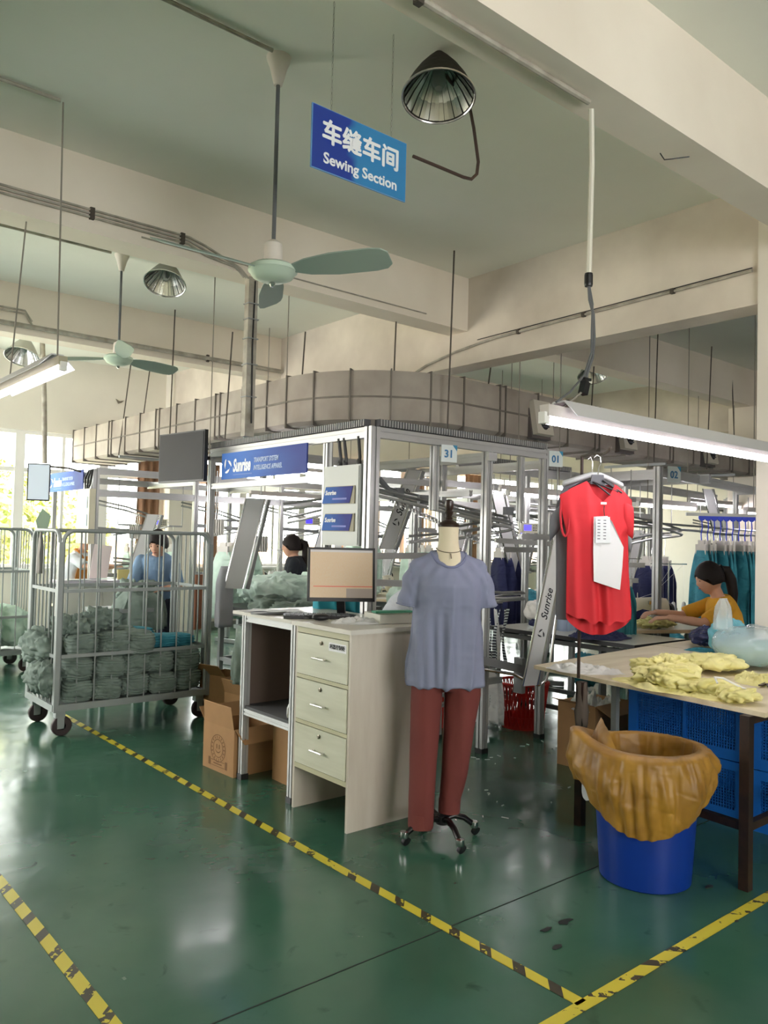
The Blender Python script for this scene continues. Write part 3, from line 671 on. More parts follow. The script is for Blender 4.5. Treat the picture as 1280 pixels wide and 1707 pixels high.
bl = [((5.62, 4.95, 1.98), (6.5, 4.95, 1.98), 'lit lamp seen between the 01 post and the red shirt'), ((6.93, 4.42, 1.93), (8.0, 4.42, 1.93), 'lit lamp behind the 02 post, right of the red shirt'), ((8.05, 3.9, 1.88), (9.2, 3.9, 1.88), 'lit lamp furthest right, beyond the blue hanger wheels'),
      ((4.85, 8.3, 2.0), (6.2, 8.3, 2.0), 'lit lamp near the window above the woman in charcoal'), ((6.2, 7.15, 1.95), (7.1, 7.15, 1.95), 'lit lamp near the window just right of the tall aluminium corner post'),
      ((3.4, 6.9, 2.22), (4.6, 6.9, 2.22), 'lit lamp half hidden under the blue banner'), ((6.9, 6.2, 2.12), (8.0, 6.2, 2.12), 'lit lamp between the 31 plate and the 01 plate, deep in the frames'), ((6.0, 9.2, 2.42), (7.2, 9.2, 2.42), 'lit lamp high behind the grey control panel'), ((8.6, 7.9, 2.3), (9.9, 7.9, 2.3), 'lit lamp deep in the hall behind the mannequin'),
      ((9.8, 5.5, 2.1), (11.2, 5.5, 2.1), 'lit lamp far away beside the second row of posts, right half'), ((13, 4.6, 2.3), (14.3, 4.6, 2.3), 'lit lamp at the far end of the hall behind the teal garments'),
((7.0, 1.2, 2.5), (8.3, 1.2, 2.5), 'lit lamp behind the column at the right edge'),
      ((.2, -1.6, 2.5), (1.6, -1.6, 2.5), 'lit lamp behind the photographer'), ((10, 1.2, 2.5), (11.3, 1.2, 2.5), 'lit lamp far right beyond the frame edge')]
for p, q, l in bl:
    zt = 3.54 if abs(p[1]-5.4) < .2 else 4.05
    lamp(p, q, l, wires=[((a[0]*.85+b[0]*.15, a[1], zt), (a[0]*.85+b[0]*.15, a[1], a[2]+.07)) for a, b in ((p, q), (q, p))])

# ================================================================== CONVEYOR FRAMES
def logo(parent, o, xd, s, m, name='logo'):
    # four blade pinwheel mark
    x = Vector(xd).normalized(); z = Vector((0, 0, 1)) if not isinstance(s, tuple) else s[1]; s_ = s if not isinstance(s, tuple) else s[0]
    nrm = x.cross(z).normalized(); mb = MB()
    for k in range(3):
        a0 = k*2*PI/3
        P2 = []
        for u in [i/7 for i in range(8)]:
            a = a0+u*1.7; r1 = .5-.2*u; P2.append((math.cos(a)*r1, math.sin(a)*r1))
        for u in [1-i/7 for i in range(8)]:
            a = a0+u*1.7-.12; r1 = .5-.2*u-.17*math.sin(PI*min(1, u+.1)); P2.append((math.cos(a)*r1, math.sin(a)*r1))
        mb.poly([Vector(o)+x*(a*s_)+z*(b*s_)+nrm*.001 for a, b in P2], nrm*.0012)
    P(name, mb, m, parent)
def foot(x, y, w=.06): return MB().box(x-w/2-.004, x+w/2+.004, y-w/2-.004, y+w/2+.004, 0, .035)
def lift_arm(par, p, q, wd, side, with_text=True, tc=PRINTD, loops=True):
    # a slanting conveyor arm: flat board between p (low) and q (high), tube rails on both edges
    p = Vector(p); q = Vector(q); d = (q-p).normalized(); sd = Vector(side).normalized(); nn = d.cross(sd).normalized()
    if nn.dot(-FWD) < 0: nn = -nn
    a = P('lift_arm', MB().poly([p-sd*wd/2, p+sd*wd/2, q+sd*wd/2, q-sd*wd/2], nn*.025), mat('arm_board', (196, 197, 197), .45, .2), par)
    for s in (-1, 1):
        P('arm_edge', MB().tube([p+sd*s*(wd/2+.008)+nn*.02, q+sd*s*(wd/2+.008)+nn*.02], .008, 8), CHR, a, smooth=True)
    P('arm_channel', MB().bar(p+sd*(wd/2+.04)-nn*.01, q+sd*(wd/2+.04)-nn*.01, .03, .03), ALUD, a)
    if with_text:
        c = p+(q-p)*.42+nn*.027
        rd = d; ud = nn.cross(rd).normalized()
        text('Sunrise', wd*.72, tc, frame4(c, rd, ud), a, shear=.25, bold=wd*.008, align='LEFT')
        logo(a, p+(q-p)*.33+nn*.027, rd, (wd*.6, ud), tc)
    return a
def track(par, pts, w=.012, name='hanger_track'):
    # doubled track: slim upper channel and round tube below
    pts = [Vector(p) for p in pts]
    o = P(name, MB().tube(pts, w, 8), ALU, par, smooth=True)
    P('track_channel', MB().tube([p+Vector((0, 0, .045)) for p in pts], w*.9, 4), ALUD, o)
    return o
def arc(c, r, a0, a1, n=8, z0=0, z1=None):
    z1 = z0 if z1 is None else z1
    return [(c[0]+r*math.cos(a0+(a1-a0)*k/n), c[1]+r*math.sin(a0+(a1-a0)*k/n), z0+(z1-z0)*k/n) for k in range(n+1)]
def trunk(par, p, q):
    p = Vector(p); q = Vector(q); d = (q-p).normalized(); L = (q-p).length; sd = d.cross(Vector((0, 0, 1)))
    o = P('cable_duct', MB().bar(p, q, .05, .045), mat('slot_dark', (84, 84, 86), .6), par)
    mb = MB(); n = int(L/.024)
    for i in range(n):
        c = p+d*(i+.5)*L/n
        for s in (-1, 1): mb.obox(c+sd*s*.027, .011, .006, .044, Matrix.Rotation(math.atan2(d.y, d.x), 3, 'Z'))
    P('duct_slots', mb, mat('slot_grey', (150, 150, 150), .5), o, kind='stuff')
def plate(par, num, x, y, z, s=1.0):
    # cream number plate facing the aisle
    xd = Vector((.96, -.28, 0)).normalized(); nn = xd.cross(Vector((0, 0, 1))); c = Vector((x, y, z)); w_, h_ = .125*s, .12*s
    pl = P('number_plate', MB().poly([c, c+xd*w_, c+xd*w_+Vector((0, 0, h_)), c+Vector((0, 0, h_))], -nn*.006), mat('plate_pale', (206, 216, 216), .5), par)
    text(num, .075*s, mat('plate_blue', (36, 110, 160), .5), frame4(c+xd*w_*.48+Vector((0, 0, h_*.46))+nn*.002, xd), pl, bold=.002, name='plate_number')
    P('plate_corner', MB().poly([c+xd*w_*.72+Vector((0, 0, h_)), c+xd*w_+Vector((0, 0, h_)), c+xd*w_+Vector((0, 0, h_*.66))], nn*.002), mat('plate_teal', (40, 130, 170), .5), pl)
def terminal(par, c, xd=(.8, -.6, 0)):
    c = Vector(c); x = Vector(xd).normalized(); nn = x.cross(Vector((0, 0, 1)))
    def q(a, b, d=0): return c+x*a+Vector((0, 0, b))+nn*d
    t_ = P('terminal', MB().poly([q(0, 0), q(.17, 0), q(.17, .085), q(0, .085)], -nn*.04), CREAM, par)
    P('terminal_display', MB().poly([q(.02, .02, .001), q(.085, .02, .001), q(.085, .07, .001), q(.02, .07, .001)], nn*.002), LCD, t_)
    mb = MB()
    for i in range(3):
        for j in range(3): mb.poly([q(.1+i*.02, .018+j*.02, .001), q(.112+i*.02, .018+j*.02, .001), q(.112+i*.02, .03+j*.02, .001), q(.1+i*.02, .03+j*.02, .001)], nn*.003)
    P('keypad', mb, GRYP, t_)

A = T('conveyor_frame', 'nearest aluminium conveyor frame with tall corner post, banner and plate 31', 'frame', (3.28, 4.07, 0))
def rails(par, L, name='rail', m=ALU, w=.045, h=.07):
    for a, b in L: P(name, MB().ext(a, b, w, h), m, par)
def posts(par, L, m=ALU):
    for x, y, z0, z1, wd in L:
        P('post', MB().ext((x, y, z0), (x, y, z1), wd), m, par)
        if z0 < .1: P('post_foot', foot(x, y, wd), BLK, par)
posts(A, [(3.28, 4.07, .03, 2.275, .075), (3.335, 4.12, .03, 2.2, .05), (4.35, 4.04, .03, 2.2, .06), (5.05, 4.08, .03, 2.29, .055), (4.36, 4.52, .03, 2.2, .05), (5.13, 4.75, .03, 2.2, .05), (3.28, 4.56, .03, 2.2, .05),
          (3.28, 6.27, .03, 2.24, .05), (3.28, 5.42, 1.99, 2.2, .04), (4.76, 4.07, 1.7, 2.2, .045), (3.85, 4.075, 1.75, 2.2, .05), (4.05, 5.6, .03, 2.2, .05), (5.05, 5.6, .03, 2.2, .05)])
rails(A, [((3.28, 4.07, 2.24), (5.05, 4.07, 2.24)), ((3.28, 4.07, 2.24), (3.28, 6.27, 2.24)), ((3.28, 5.6, 2.2), (5.05, 5.6, 2.2)), ((4.35, 4.04, 2.16), (4.35, 5.6, 2.16)), ((5.05, 4.08, 2.16), (5.05, 5.6, 2.16)), ((3.28, 6.27, 2.2), (4.05, 6.27, 2.2))])
rails(A, [((3.28, 4.56, 1.955), (3.28, 6.27, 1.955)), ((3.28, 4.10, 1.405), (3.28, 4.56, 1.405)), ((4.76, 4.06, 1.585), (5.3, 4.06, 1.585)), ((5.05, 4.5, 1.475), (5.6, 4.5, 1.475)), ((3.35, 4.3, 1.42), (4.36, 4.52, 1.42)),
          ((3.36, 4.16, 1.25), (3.9, 4.3, 1.22)), ((4.35, 4.04, .7), (5.13, 4.75, .68)), ((4.36, 4.52, 1.05), (5.05, 4.5, 1.05)), ((4.35, 4.09, .5), (4.6, 4.09, .5)), ((3.35, 4.6, 1.98), (4.36, 4.55, 1.98)), ((4.35, 4.2, 1.9), (4.35, 5.5, 1.9))], 'cross_rail', ALU, .035, .045)
rails(A, [((4.35, 4.06, .35), (4.36, 4.5, .35)), ((4.36, 4.52, .25), (5.1, 4.75, .25))], 'lower_rail', ALUD, .03, .03)
trunk(A, (3.32, 4.07, 2.305), (5.05, 4.07, 2.305)); trunk(A, (3.28, 4.12, 2.305), (3.28, 6.25, 2.305))
plate(A, '31', 3.87, 4.03, 2.09); plate(A, '01', 5.08, 4.05, 2.15, 1.05)
track(A, [(3.42, 4.55, 1.9), (3.9, 4.35, 1.8), (4.45, 4.17, 1.69)]+arc((4.72, 4.27), .12, -1.8, 1.5, 8, 1.66, 1.6)+[(4.5, 4.45, 1.56), (4.0, 4.5, 1.52)])
track(A, [(3.7, 4.75, 1.93), (4.3, 4.5, 1.8), (4.75, 4.4, 1.72)]+arc((4.92, 4.47), .1, -1.6, 1.5, 6, 1.7, 1.66)+[(4.6, 4.65, 1.6)])
track(A, [(4.3, 4.2, 1.13), (4.7, 4.18, 1.1)]+arc((4.92, 4.3), .12, -1.7, 1.6, 8, 1.1, 1.05)+[(4.6, 4.42, 1.03), (4.35, 4.42, 1.03)])
track(A, [(3.4, 5.3, 1.75), (3.6, 4.9, 1.8)]+arc((3.75, 4.9), .15, PI, 0, 8, 1.8)+[(3.92, 5.4, 1.74), (3.9, 6.0, 1.66)])
rails(A, [((4.2, 3.95, .7), (4.62, 3.88, .6))], 'track_arm', ALUD, .04, .06)
P('bent_tube', MB().tube([(4.16, 3.92, .645), (4.5, 3.88, .58), (4.66, 3.85, .505), (4.72, 3.82, .49), (4.77, 3.8, .52), (4.8, 3.79, .6), (4.86, 3.78, 1.0)], .012, 8), CHR, A, smooth=True)
lift_arm(A, (4.5, 3.74, .52), (4.83, 3.74, 1.62), .11, (1, -.25, 0))
lift_arm(A, (4.45, 5.3, 1.45), (4.75, 5.3, 2.15), .12, (1, -.3, 0))
lift_arm(A, (3.66, 6.5, 1.05), (3.86, 6.5, 1.88), .16, (.8, -.6, 0), with_text=False)
P('grey_shield', MB().box(4.62, 4.66, 3.9, 3.98, .42, .68), ALUD, A)
terminal(A, (4.75, 7.0, 1.66)); terminal(A, (5.35, 4.55, 1.62))
mb = MB().tube([(3.7, 4.5, 1.98), (3.75, 4.45, 1.9), (3.8, 4.42, 1.88)], .02, 8); P('air_joint', mb, GRYP, A)
for k, (x, y, z) in enumerate(((4.35, 4.0, 2.16), (4.0, 4.35, 1.84), (3.98, 4.6, 1.9), (4.72, 4.15, 1.78))):
    P('switch_block', MB().obox((x, y, z), .07, .05, .06, rotz(-.3)), GRYP if k else ALUD, A)
mb = MB()
for i in range(26): mb.obox((3.85+.028*i, 4.55-.012*i+.01*math.sin(i), 1.83-.012*i), .012, .02, .03)
P('chain_links', mb, ALUD, A, kind='stuff')
# control panel box with stickers between corner and panel post
B_ = T('control_panel', 'grey control panel with two blue stickers on the nearest conveyor frame', 'control panel', (3.24, 4.33, 1.49))
bx = P('panel_box', MB().box(3.235, 3.30, 4.13, 4.535, 1.49, 2.03), mat('panel_grey', (168, 172, 168), .5, .2), B_)
mb = MB().box(3.229, 3.235, 4.14, 4.525, 1.50, 2.02); P('panel_door', mb, mat('panel_grey', (168, 172, 168), .5, .2), B_)
for z0 in (1.77, 1.585):
    s_ = P('sticker_plate', MB().poly([(3.222, 4.17, z0), (3.222, 4.53, z0), (3.222, 4.49, z0+.12), (3.222, 4.17, z0+.12)], (.006, 0, 0)), mat('sticker_gold', (130, 124, 96), .5), B_)
    s2 = P('sticker', MB().poly([(3.221, 4.22, z0+.004), (3.221, 4.53, z0+.004), (3.221, 4.49, z0+.116), (3.221, 4.185, z0+.116)], (-.002, 0, 0)), STICK, s_)
    text('Sunrise', .042, SIGNW, frame4((3.217, 4.43, z0+.075), (0, -1, 0)), s_, shear=.2, bold=.001)
    mb = MB().poly([(3.2185, 4.41, z0+.028), (3.2185, 4.25, z0+.028), (3.2185, 4.25, z0+.04), (3.2185, 4.41, z0+.04)], (-.001, 0, 0)); P('sticker_line', mb, mat('sticker_pale', (96, 110, 190), .5), s_)
for y0, y1 in ((4.40, 4.43), (4.34, 4.37), (4.19, 4.21)):
    P('cable', MB().tube([(3.27, y0, 2.02), (3.268, y0-.01, 2.08), (3.26, y1-.02, 2.22)], .011, 8), BLK, B_, smooth=True)
    P('cable_gland', MB().lathe([(.017, 2.03), (.018, 2.05), (.012, 2.07)], (3.27, y0, 0), 10), BLK, B_)
P('mounting_strip', MB().box(3.25, 3.256, 4.47, 4.50, 2.03, 2.2), mat('perforated_strip', (120, 122, 122), .5, .4), B_)

def banner(par, x, y0, y1, z0, z1, txt2=True, m=SUNB):
    b = P('banner_board', MB().box(x-.012, x, y0, y1, z0, z1), m, par)
    H = z1-z0; X = x-.014
    L = y1-y0
    text('Sunrise', H*.66, SIGNW, frame4((X, y1-L*.155, z0+H*.47), (0, -1, 0)), b, shear=.22, bold=.005, align='LEFT', xs=.66)
    logo(b, (X, y1-L*.085, z0+H*.5), (0, -1, 0), H*.62, SIGNW)
    if txt2:
        text('TRANSPORT SYSTEM', H*.24, mat('banner_pale', (168, 190, 226), .5), frame4((X, y1-L*.415, z0+H*.61), (0, -1, 0)), b, shear=.2, align='LEFT', bold=.0015, xs=.74)
        text('INTELLIGENCE APPAREL', H*.24, mat('banner_pale', (168, 190, 226), .5), frame4((X, y1-L*.415, z0+H*.33), (0, -1, 0)), b, shear=.2, align='LEFT', bold=.0015, xs=.74)
        P('fine_print', MB().box(X-.001, X, y1-L*.4, y1-L*.16, z0+H*.13, z0+H*.16), mat('banner_dim', (96, 132, 196), .5), b)
    return b
bn = T('blue_banner', 'blue banner board reading Sunrise on the nearest conveyor frame', 'sign', (3.24, 5.37, 2.0))
banner(bn, 3.235, 4.74, 5.99, 2.0, 2.215)
bn2 = T('blue_banner', 'pale sunlit blue banner on the far left conveyor frame near the window', 'sign', (3.24, 9.8, 2.0))
banner(bn2, 3.235, 9.28, 10.5, 2.02, 2.25)

# frame 2 (plate 02) further right, frame 3 at the left far, more rows deep in the hall
Bf = T('conveyor_frame', 'conveyor frame with the 02 plate behind the red shirt', 'frame', (6.7, 4.1, 0))
posts(Bf, [(6.70, 4.07, .03, 2.27, .065), (7.65, 5.05, .03, 2.2, .05), (6.0, 5.05, .03, 2.2, .05), (9.25, 4.6, .03, 2.2, .05), (9.25, 3.6, .03, 2.27, .06), (6.75, 5.05, .03, 2.2, .05), (8.3, 5.6, .03, 2.2, .05)])
rails(Bf, [((5.05, 5.05, 2.22), (7.65, 5.05, 2.22)), ((7.65, 5.05, 2.22), (7.65, 4.07, 2.22)), ((6.7, 4.07, 2.22), (9.25, 4.4, 2.2)), ((9.25, 4.6, 2.2), (9.25, 3.6, 2.2)), ((6.7, 4.07, 2.2), (6.75, 5.05, 2.2)), ((7.65, 5.05, 2.2), (10.5, 5.5, 2.2)), ((9.25, 3.6, 2.2), (12.5, 3.8, 2.2))], 'rail', ALU, .045, .09)
rails(Bf, [((5.4, 4.9, 1.55), (6.7, 4.5, 1.5)), ((6.2, 4.6, 1.35), (6.7, 4.2, 1.35)), ((6.2, 4.7, 1.2), (6.75, 4.3, 1.2)), ((6.7, 4.07, .35), (6.75, 5.05, .35))], 'cross_rail', ALU, .035, .045)
trunk(Bf, (5.1, 5.0, 2.28), (6.6, 5.0, 2.28))
plate(Bf, '02', 6.78, 4.02, 2.13, 1.25)
track(Bf, [(6.0, 5.0, 1.86), (6.5, 4.6, 1.82), (7.0, 4.25, 1.72)]+arc((7.3, 4.35), .16, -1.6, 1.6, 8, 1.66, 1.6)+[(6.9, 4.7, 1.5), (6.6, 4.9, 1.45)])
track(Bf, [(6.3, 4.3, 1.72), (7.3, 4.2, 1.7), (8.6, 3.9, 1.66)])
lift_arm(Bf, (7.45, 5.1, 1.6), (7.2, 5.1, 2.2), .13, (1, -.3, 0), with_text=False); lift_arm(Bf, (9.0, 4.7, 1.7), (8.75, 4.7, 2.2), .13, (1, -.3, 0), with_text=False)
lift_arm(Bf, (6.15, 5.3, 1.2), (5.85, 5.3, 2.0), .12, (1, -.3, 0), with_text=False)
def deep(x0, y0, label, L=5.0, D=1.5, sd=0, first=None):
    rr = random.Random(sd); t = T('conveyor_frame', label, 'frame', (x0, y0, 0))
    xs = [x0+i*L/4 for i in range(5)]
    posts(t, [(x, y0, .03, 2.25, .055 if i else .075) for i, x in enumerate(xs)]+[(x, y0+D, .03, 2.2, .05) for x in xs[::2]])
    rails(t, [((x0, y0, 2.23), (x0+L, y0, 2.23)), ((x0, y0+D, 2.2), (x0+L, y0+D, 2.2)), ((x0, y0, 1.98), (x0+L, y0, 1.98))]+[((x, y0, 2.18), (x, y0+D, 2.18)) for x in xs], 'rail', ALU, .045, .08)
    rails(t, [((x, y0, z), (x+.7, y0+.1, z-.03)) for x in xs[:-1] for z in (1.56+rr.random()*.1, 1.05)], 'cross_rail', ALUD, .035, .045)
    for x in xs[:-1]:
        a = .1+rr.random()*.2
        track(t, [(x+.1, y0+.6, 1.9), (x+.5, y0+.3, 1.8), (x+.8, y0+a, 1.7)]+arc((x+.9, y0+a+.14), .14, -1.6, 1.6, 8, 1.66, 1.58)+[(x+.5, y0+.7, 1.5)])
        track(t, [(x+.2, y0-.1, 1.2), (x+.7, y0-.05, 1.15)]+arc((x+.8, y0+.08), .12, -1.6, 1.6, 6, 1.13)+[(x+.4, y0+.3, 1.1)])
        lift_arm(t, (x+.35, y0-.2, .9), (x+.62, y0-.2, 1.75), .12, (.85, -.5, 0), with_text=False)
        terminal(t, (x+.75, y0+.1, 1.62))
    return t
deep(3.30, 9.1, 'conveyor frame at far left behind the cage trolley, beside the window', 5, 1.4, 1)
deep(6.3, 7.0, 'conveyor frame in the middle of the hall behind the mannequin', 5, 1.3, 2)
deep(9.3, 9.0, 'conveyor frame deep in the hall in front of the peach curtains', 5, 1.3, 3)
deep(8.6, 2.6, 'conveyor frame beyond the woman in mustard at the right edge', 5, 1.0, 6)
deep(11.6, 5.9, 'conveyor frame at the far right end of the hall', 4.5, 1.2, 4)

# second control panel on the far frame
B2 = T('control_panel', 'sunlit cream control panel near the window with two pale stickers', 'control panel', (3.25, 9.3, 1.46))
P('panel_box', MB().box(3.2, 3.27, 8.98, 9.38, 1.4, 2.02), CREAM, B2)
for z0 in (1.8, 1.6): P('sticker', MB().poly([(3.196, 9.03, z0), (3.196, 9.36, z0), (3.196, 9.31, z0+.13), (3.196, 9.03, z0+.13)], (-.003, 0, 0)), mat('pale_sticker', (140, 180, 214), .4), B2)
for dy in (0, .05, .1): P('cable', MB().tube([(3.23, 9.2-dy, 2.02), (3.22, 9.2-dy*2, 2.14), (3.25, 9.15-dy, 2.24)], .012, 6), BLK, B2)

# TVs on the frames
def tv(c, xd, w_, h_, label, m):
    c = Vector(c); x = Vector(xd).normalized(); nn = x.cross(Vector((0, 0, 1))); t = T('wall_screen', label, 'screen', c)
    q = lambda a, b, d=0: c+x*a+Vector((0, 0, b))+nn*d
    P('bezel', MB().poly([q(-w_/2, -h_/2), q(w_/2, -h_/2), q(w_/2, h_/2), q(-w_/2, h_/2)], -nn*.035), BLK, t)
    P('panel', MB().poly([q(-w_/2+.012, -h_/2+.015, .001), q(w_/2-.012, -h_/2+.015, .001), q(w_/2-.012, h_/2-.012, .001), q(-w_/2+.012, h_/2-.012, .001)], nn*.003), m, t)
    P('back_cover', MB().poly([q(-w_/4, -h_/4, -.036), q(w_/4, -h_/4, -.036), q(w_/4, h_/4, -.036), q(-w_/4, h_/4, -.036)], -nn*.03), BLK, t)
    return t, q
t, q = tv((3.05, 6.40, 2.2), (.12, -1, 0), .70, .43, 'dark flat screen hanging at the left end of the blue banner', SCREEN)
P('mount_arm', MB().bar(q(0, 0, -.066), (3.28, 6.27, 2.2), .03), BLKM, t)
t, q = tv((2.78, 9.42, 2.08), (.9, -.35, 0), .24, .42, 'screen with painted white reflection, on the pole near the left window', mat('screen_reflection', (214, 226, 240), .3))  # pale panel colour stands in for the reflection on the screen
P('pole', MB().tube([(2.85, 9.46, 2.3), (2.82, 9.46, 3.0), (2.75, 9.46, 4.04)], .028, 10), PIPE, t, smooth=True)
P('bracket', MB().tube([(2.85, 9.46, 2.27), (3.1, 9.4, 2.26), (3.25, 9.35, 2.22)], .012, 6), ROD, t)

# ================================================================== DESK GROUP
D0 = T('drawer_cabinet', 'pale wooden three drawer cabinet beside the mannequin', 'cabinet', (2.87, 3.6, 0))
x0, x1, y0, y1 = 2.59, 3.2, 3.345, 3.865
P('side_panel', MB().box(x0, x1, y0, y0+.018, 0, 1.035), LAM, D0)
P('side_panel', MB().box(x0, x1, y1-.018, y1, 0, 1.035), LAM, D0)
P('back_panel', MB().box(x1-.012, x1, y0+.018, y1-.018, .1, 1.035), LAM, D0)
P('bottom_panel', MB().box(x0+.01, x1-.012, y0+.018, y1-.018, .235, .25), LAM, D0)
P('face_frame', MB().box(x0-.001, x0+.016, y0+.018, y1-.018, 1.0, 1.03).box(x0-.001, x0+.016, y0+.018, y1-.018, .235, .262).box(x0-.001, x0+.016, y0+.018, y1-.018, .49, .51).box(x0-.001, x0+.016, y0+.018, y1-.018, .745, .765), EDGE, D0)
for k, (a, b) in enumerate(((.266, .486), (.514, .741), (.769, .996))):
    d = P('drawer', MB().box(x0-.006, x0+.4, y0+.024, y1-.024, a, b), LAMF, D0)
    ym = (y0+y1)/2; zm = a+(b-a)*.47
    mb = MB().tube([(x0-.03, ym-.055, zm), (x0-.03, ym+.055, zm)], .006, 8); mb.tube([(x0-.03, ym-.045, zm), (x0-.006, ym-.045, zm)], .004, 6); mb.tube([(x0-.03, ym+.045, zm), (x0-.006, ym+.045, zm)], .004, 6)
    P('handle', mb, mat('satin_handle', (210, 208, 200), .3, .6), d, smooth=True)
    P('lock', MB().lathe([(.011, 0), (.012, .006), (.006, .008)], (0, 0, 0), 14).xf(Matrix.Translation((x0-.006, ym, b-.035)) @ Matrix.Rotation(-PI/2, 4, 'Y')), mat('lock_metal', (110, 104, 90), .3, .8), d)
    if k == 2:
        P('paper_label', MB().box(x0-.0075, x0-.006, y0+.035, y0+.19, .93, .975), PAPER, d)
        text('利器控制柜', .028, PRINTD, frame4((x0-.0085, y0+.112, .953), (0, -1, 0)), d, bold=.0001)
P('hanging_cord', MB().tube([(2.75, 3.6, .24), (2.72, 3.55, .17), (2.7, 3.48, .2), (2.69, 3.44, .13), (2.73, 3.42, .1), (2.78, 3.4, .16)], .003, 6), WHT, D0)
S('desk_top', MB().box(2.57, 3.26, 3.325, 3.89, 1.035, 1.06), TOPM, 'pale slab on top of the drawer cabinet carrying the monitor', 'worktop')
S('desk_top', MB().box(2.57, 3.2, 3.893, 4.57, 1.04, 1.06), TOPM, 'thin pale slab on the aluminium open stand, left half of the desk', 'worktop')
F0 = T('open_stand', 'aluminium open stand with one shelf between the cabinet and the cardboard box', 'stand', (2.9, 4.2, 0))
for x in (2.63, 3.12):
    for y in (3.925, 4.49):
        P('leg', MB().ext((x, y, .03), (x, y, 1.04), .045), ALU, F0); P('leg_foot', foot(x, y, .045), BLK, F0)
for z in (.43, 1.015):
    for a, b in (((2.63, 3.945), (2.63, 4.47)), ((3.12, 3.945), (3.12, 4.47)), ((2.65, 3.925), (3.1, 3.925)), ((2.65, 4.49), (3.1, 4.49))): P('stretcher', MB().ext((*a, z), (*b, z), .04), ALU, F0)
P('shelf', MB().box(2.62, 3.13, 3.915, 4.50, .45, .465), GREYDARK, F0)
P('back_board', MB().box(3.13, 3.14, 3.95, 4.5, .45, 1.03), mat('brown_board', (104, 88, 80), .8), F0)
P('side_board', MB().box(2.65, 3.12, 4.5, 4.507, .45, 1.03), mat('brown_board', (104, 88, 80), .8), F0)
# shoe on the shelf
def shoe(c, rz, label):
    t = T('sneaker', label, 'shoe', c, 0); M = Matrix.Translation(c) @ Matrix.Rotation(rz, 4, 'Z')
    rows = []
    for u, wd, h in ((0, .03, .07), (.1, .036, .085), (.3, .038, .08), (.5, .04, .06), (.7, .046, .045), (.9, .04, .035), (1, .02, .025)):
        x = -.13+.26*u; rows.append([Vector((x, wd*math.cos(a), .018+max(0, math.sin(a))*h)) for a in [PI*2*j/12 for j in range(12)]])
    P('upper', MB().ring_loft(rows).xf(M), WHTF, t, smooth=True)
    rows = [[Vector((-.135+.27*u, s*wd, z)) for s, z in ((-1, 0), (1, 0), (1, .022), (-1, .022))] for u, wd in ((0, .03), (.3, .04), (.7, .05), (.92, .042), (1, .02))]
    P('sole', MB().ring_loft(rows).xf(M), WHT, t)
    mb = MB()
    for k in range(4): mb.tube([(-.02+.03*k, -.03, .075-.008*k), (-.01+.03*k, 0, .1-.008*k), (-.02+.03*k, .03, .075-.008*k)], .003, 5)
    P('laces', mb.xf(M), NAVY, t)
shoe((2.76, 4.12, .465), .9, 'white sneaker on the shelf of the open stand')
mb = MB()
for k in range(5): mb.tube([(2.8+.03*k, 4.05, .47), (2.79+.02*k, 4.1+.02*k, .55), (2.85, 4.15, .50+.02*k), (2.9, 4.2, .47)], .006, 6)
S('cord_coil', mb, mat('blue_grey_cord', (90, 110, 150), .6), 'tangled dark cords beside the sneaker on the shelf', 'cord')

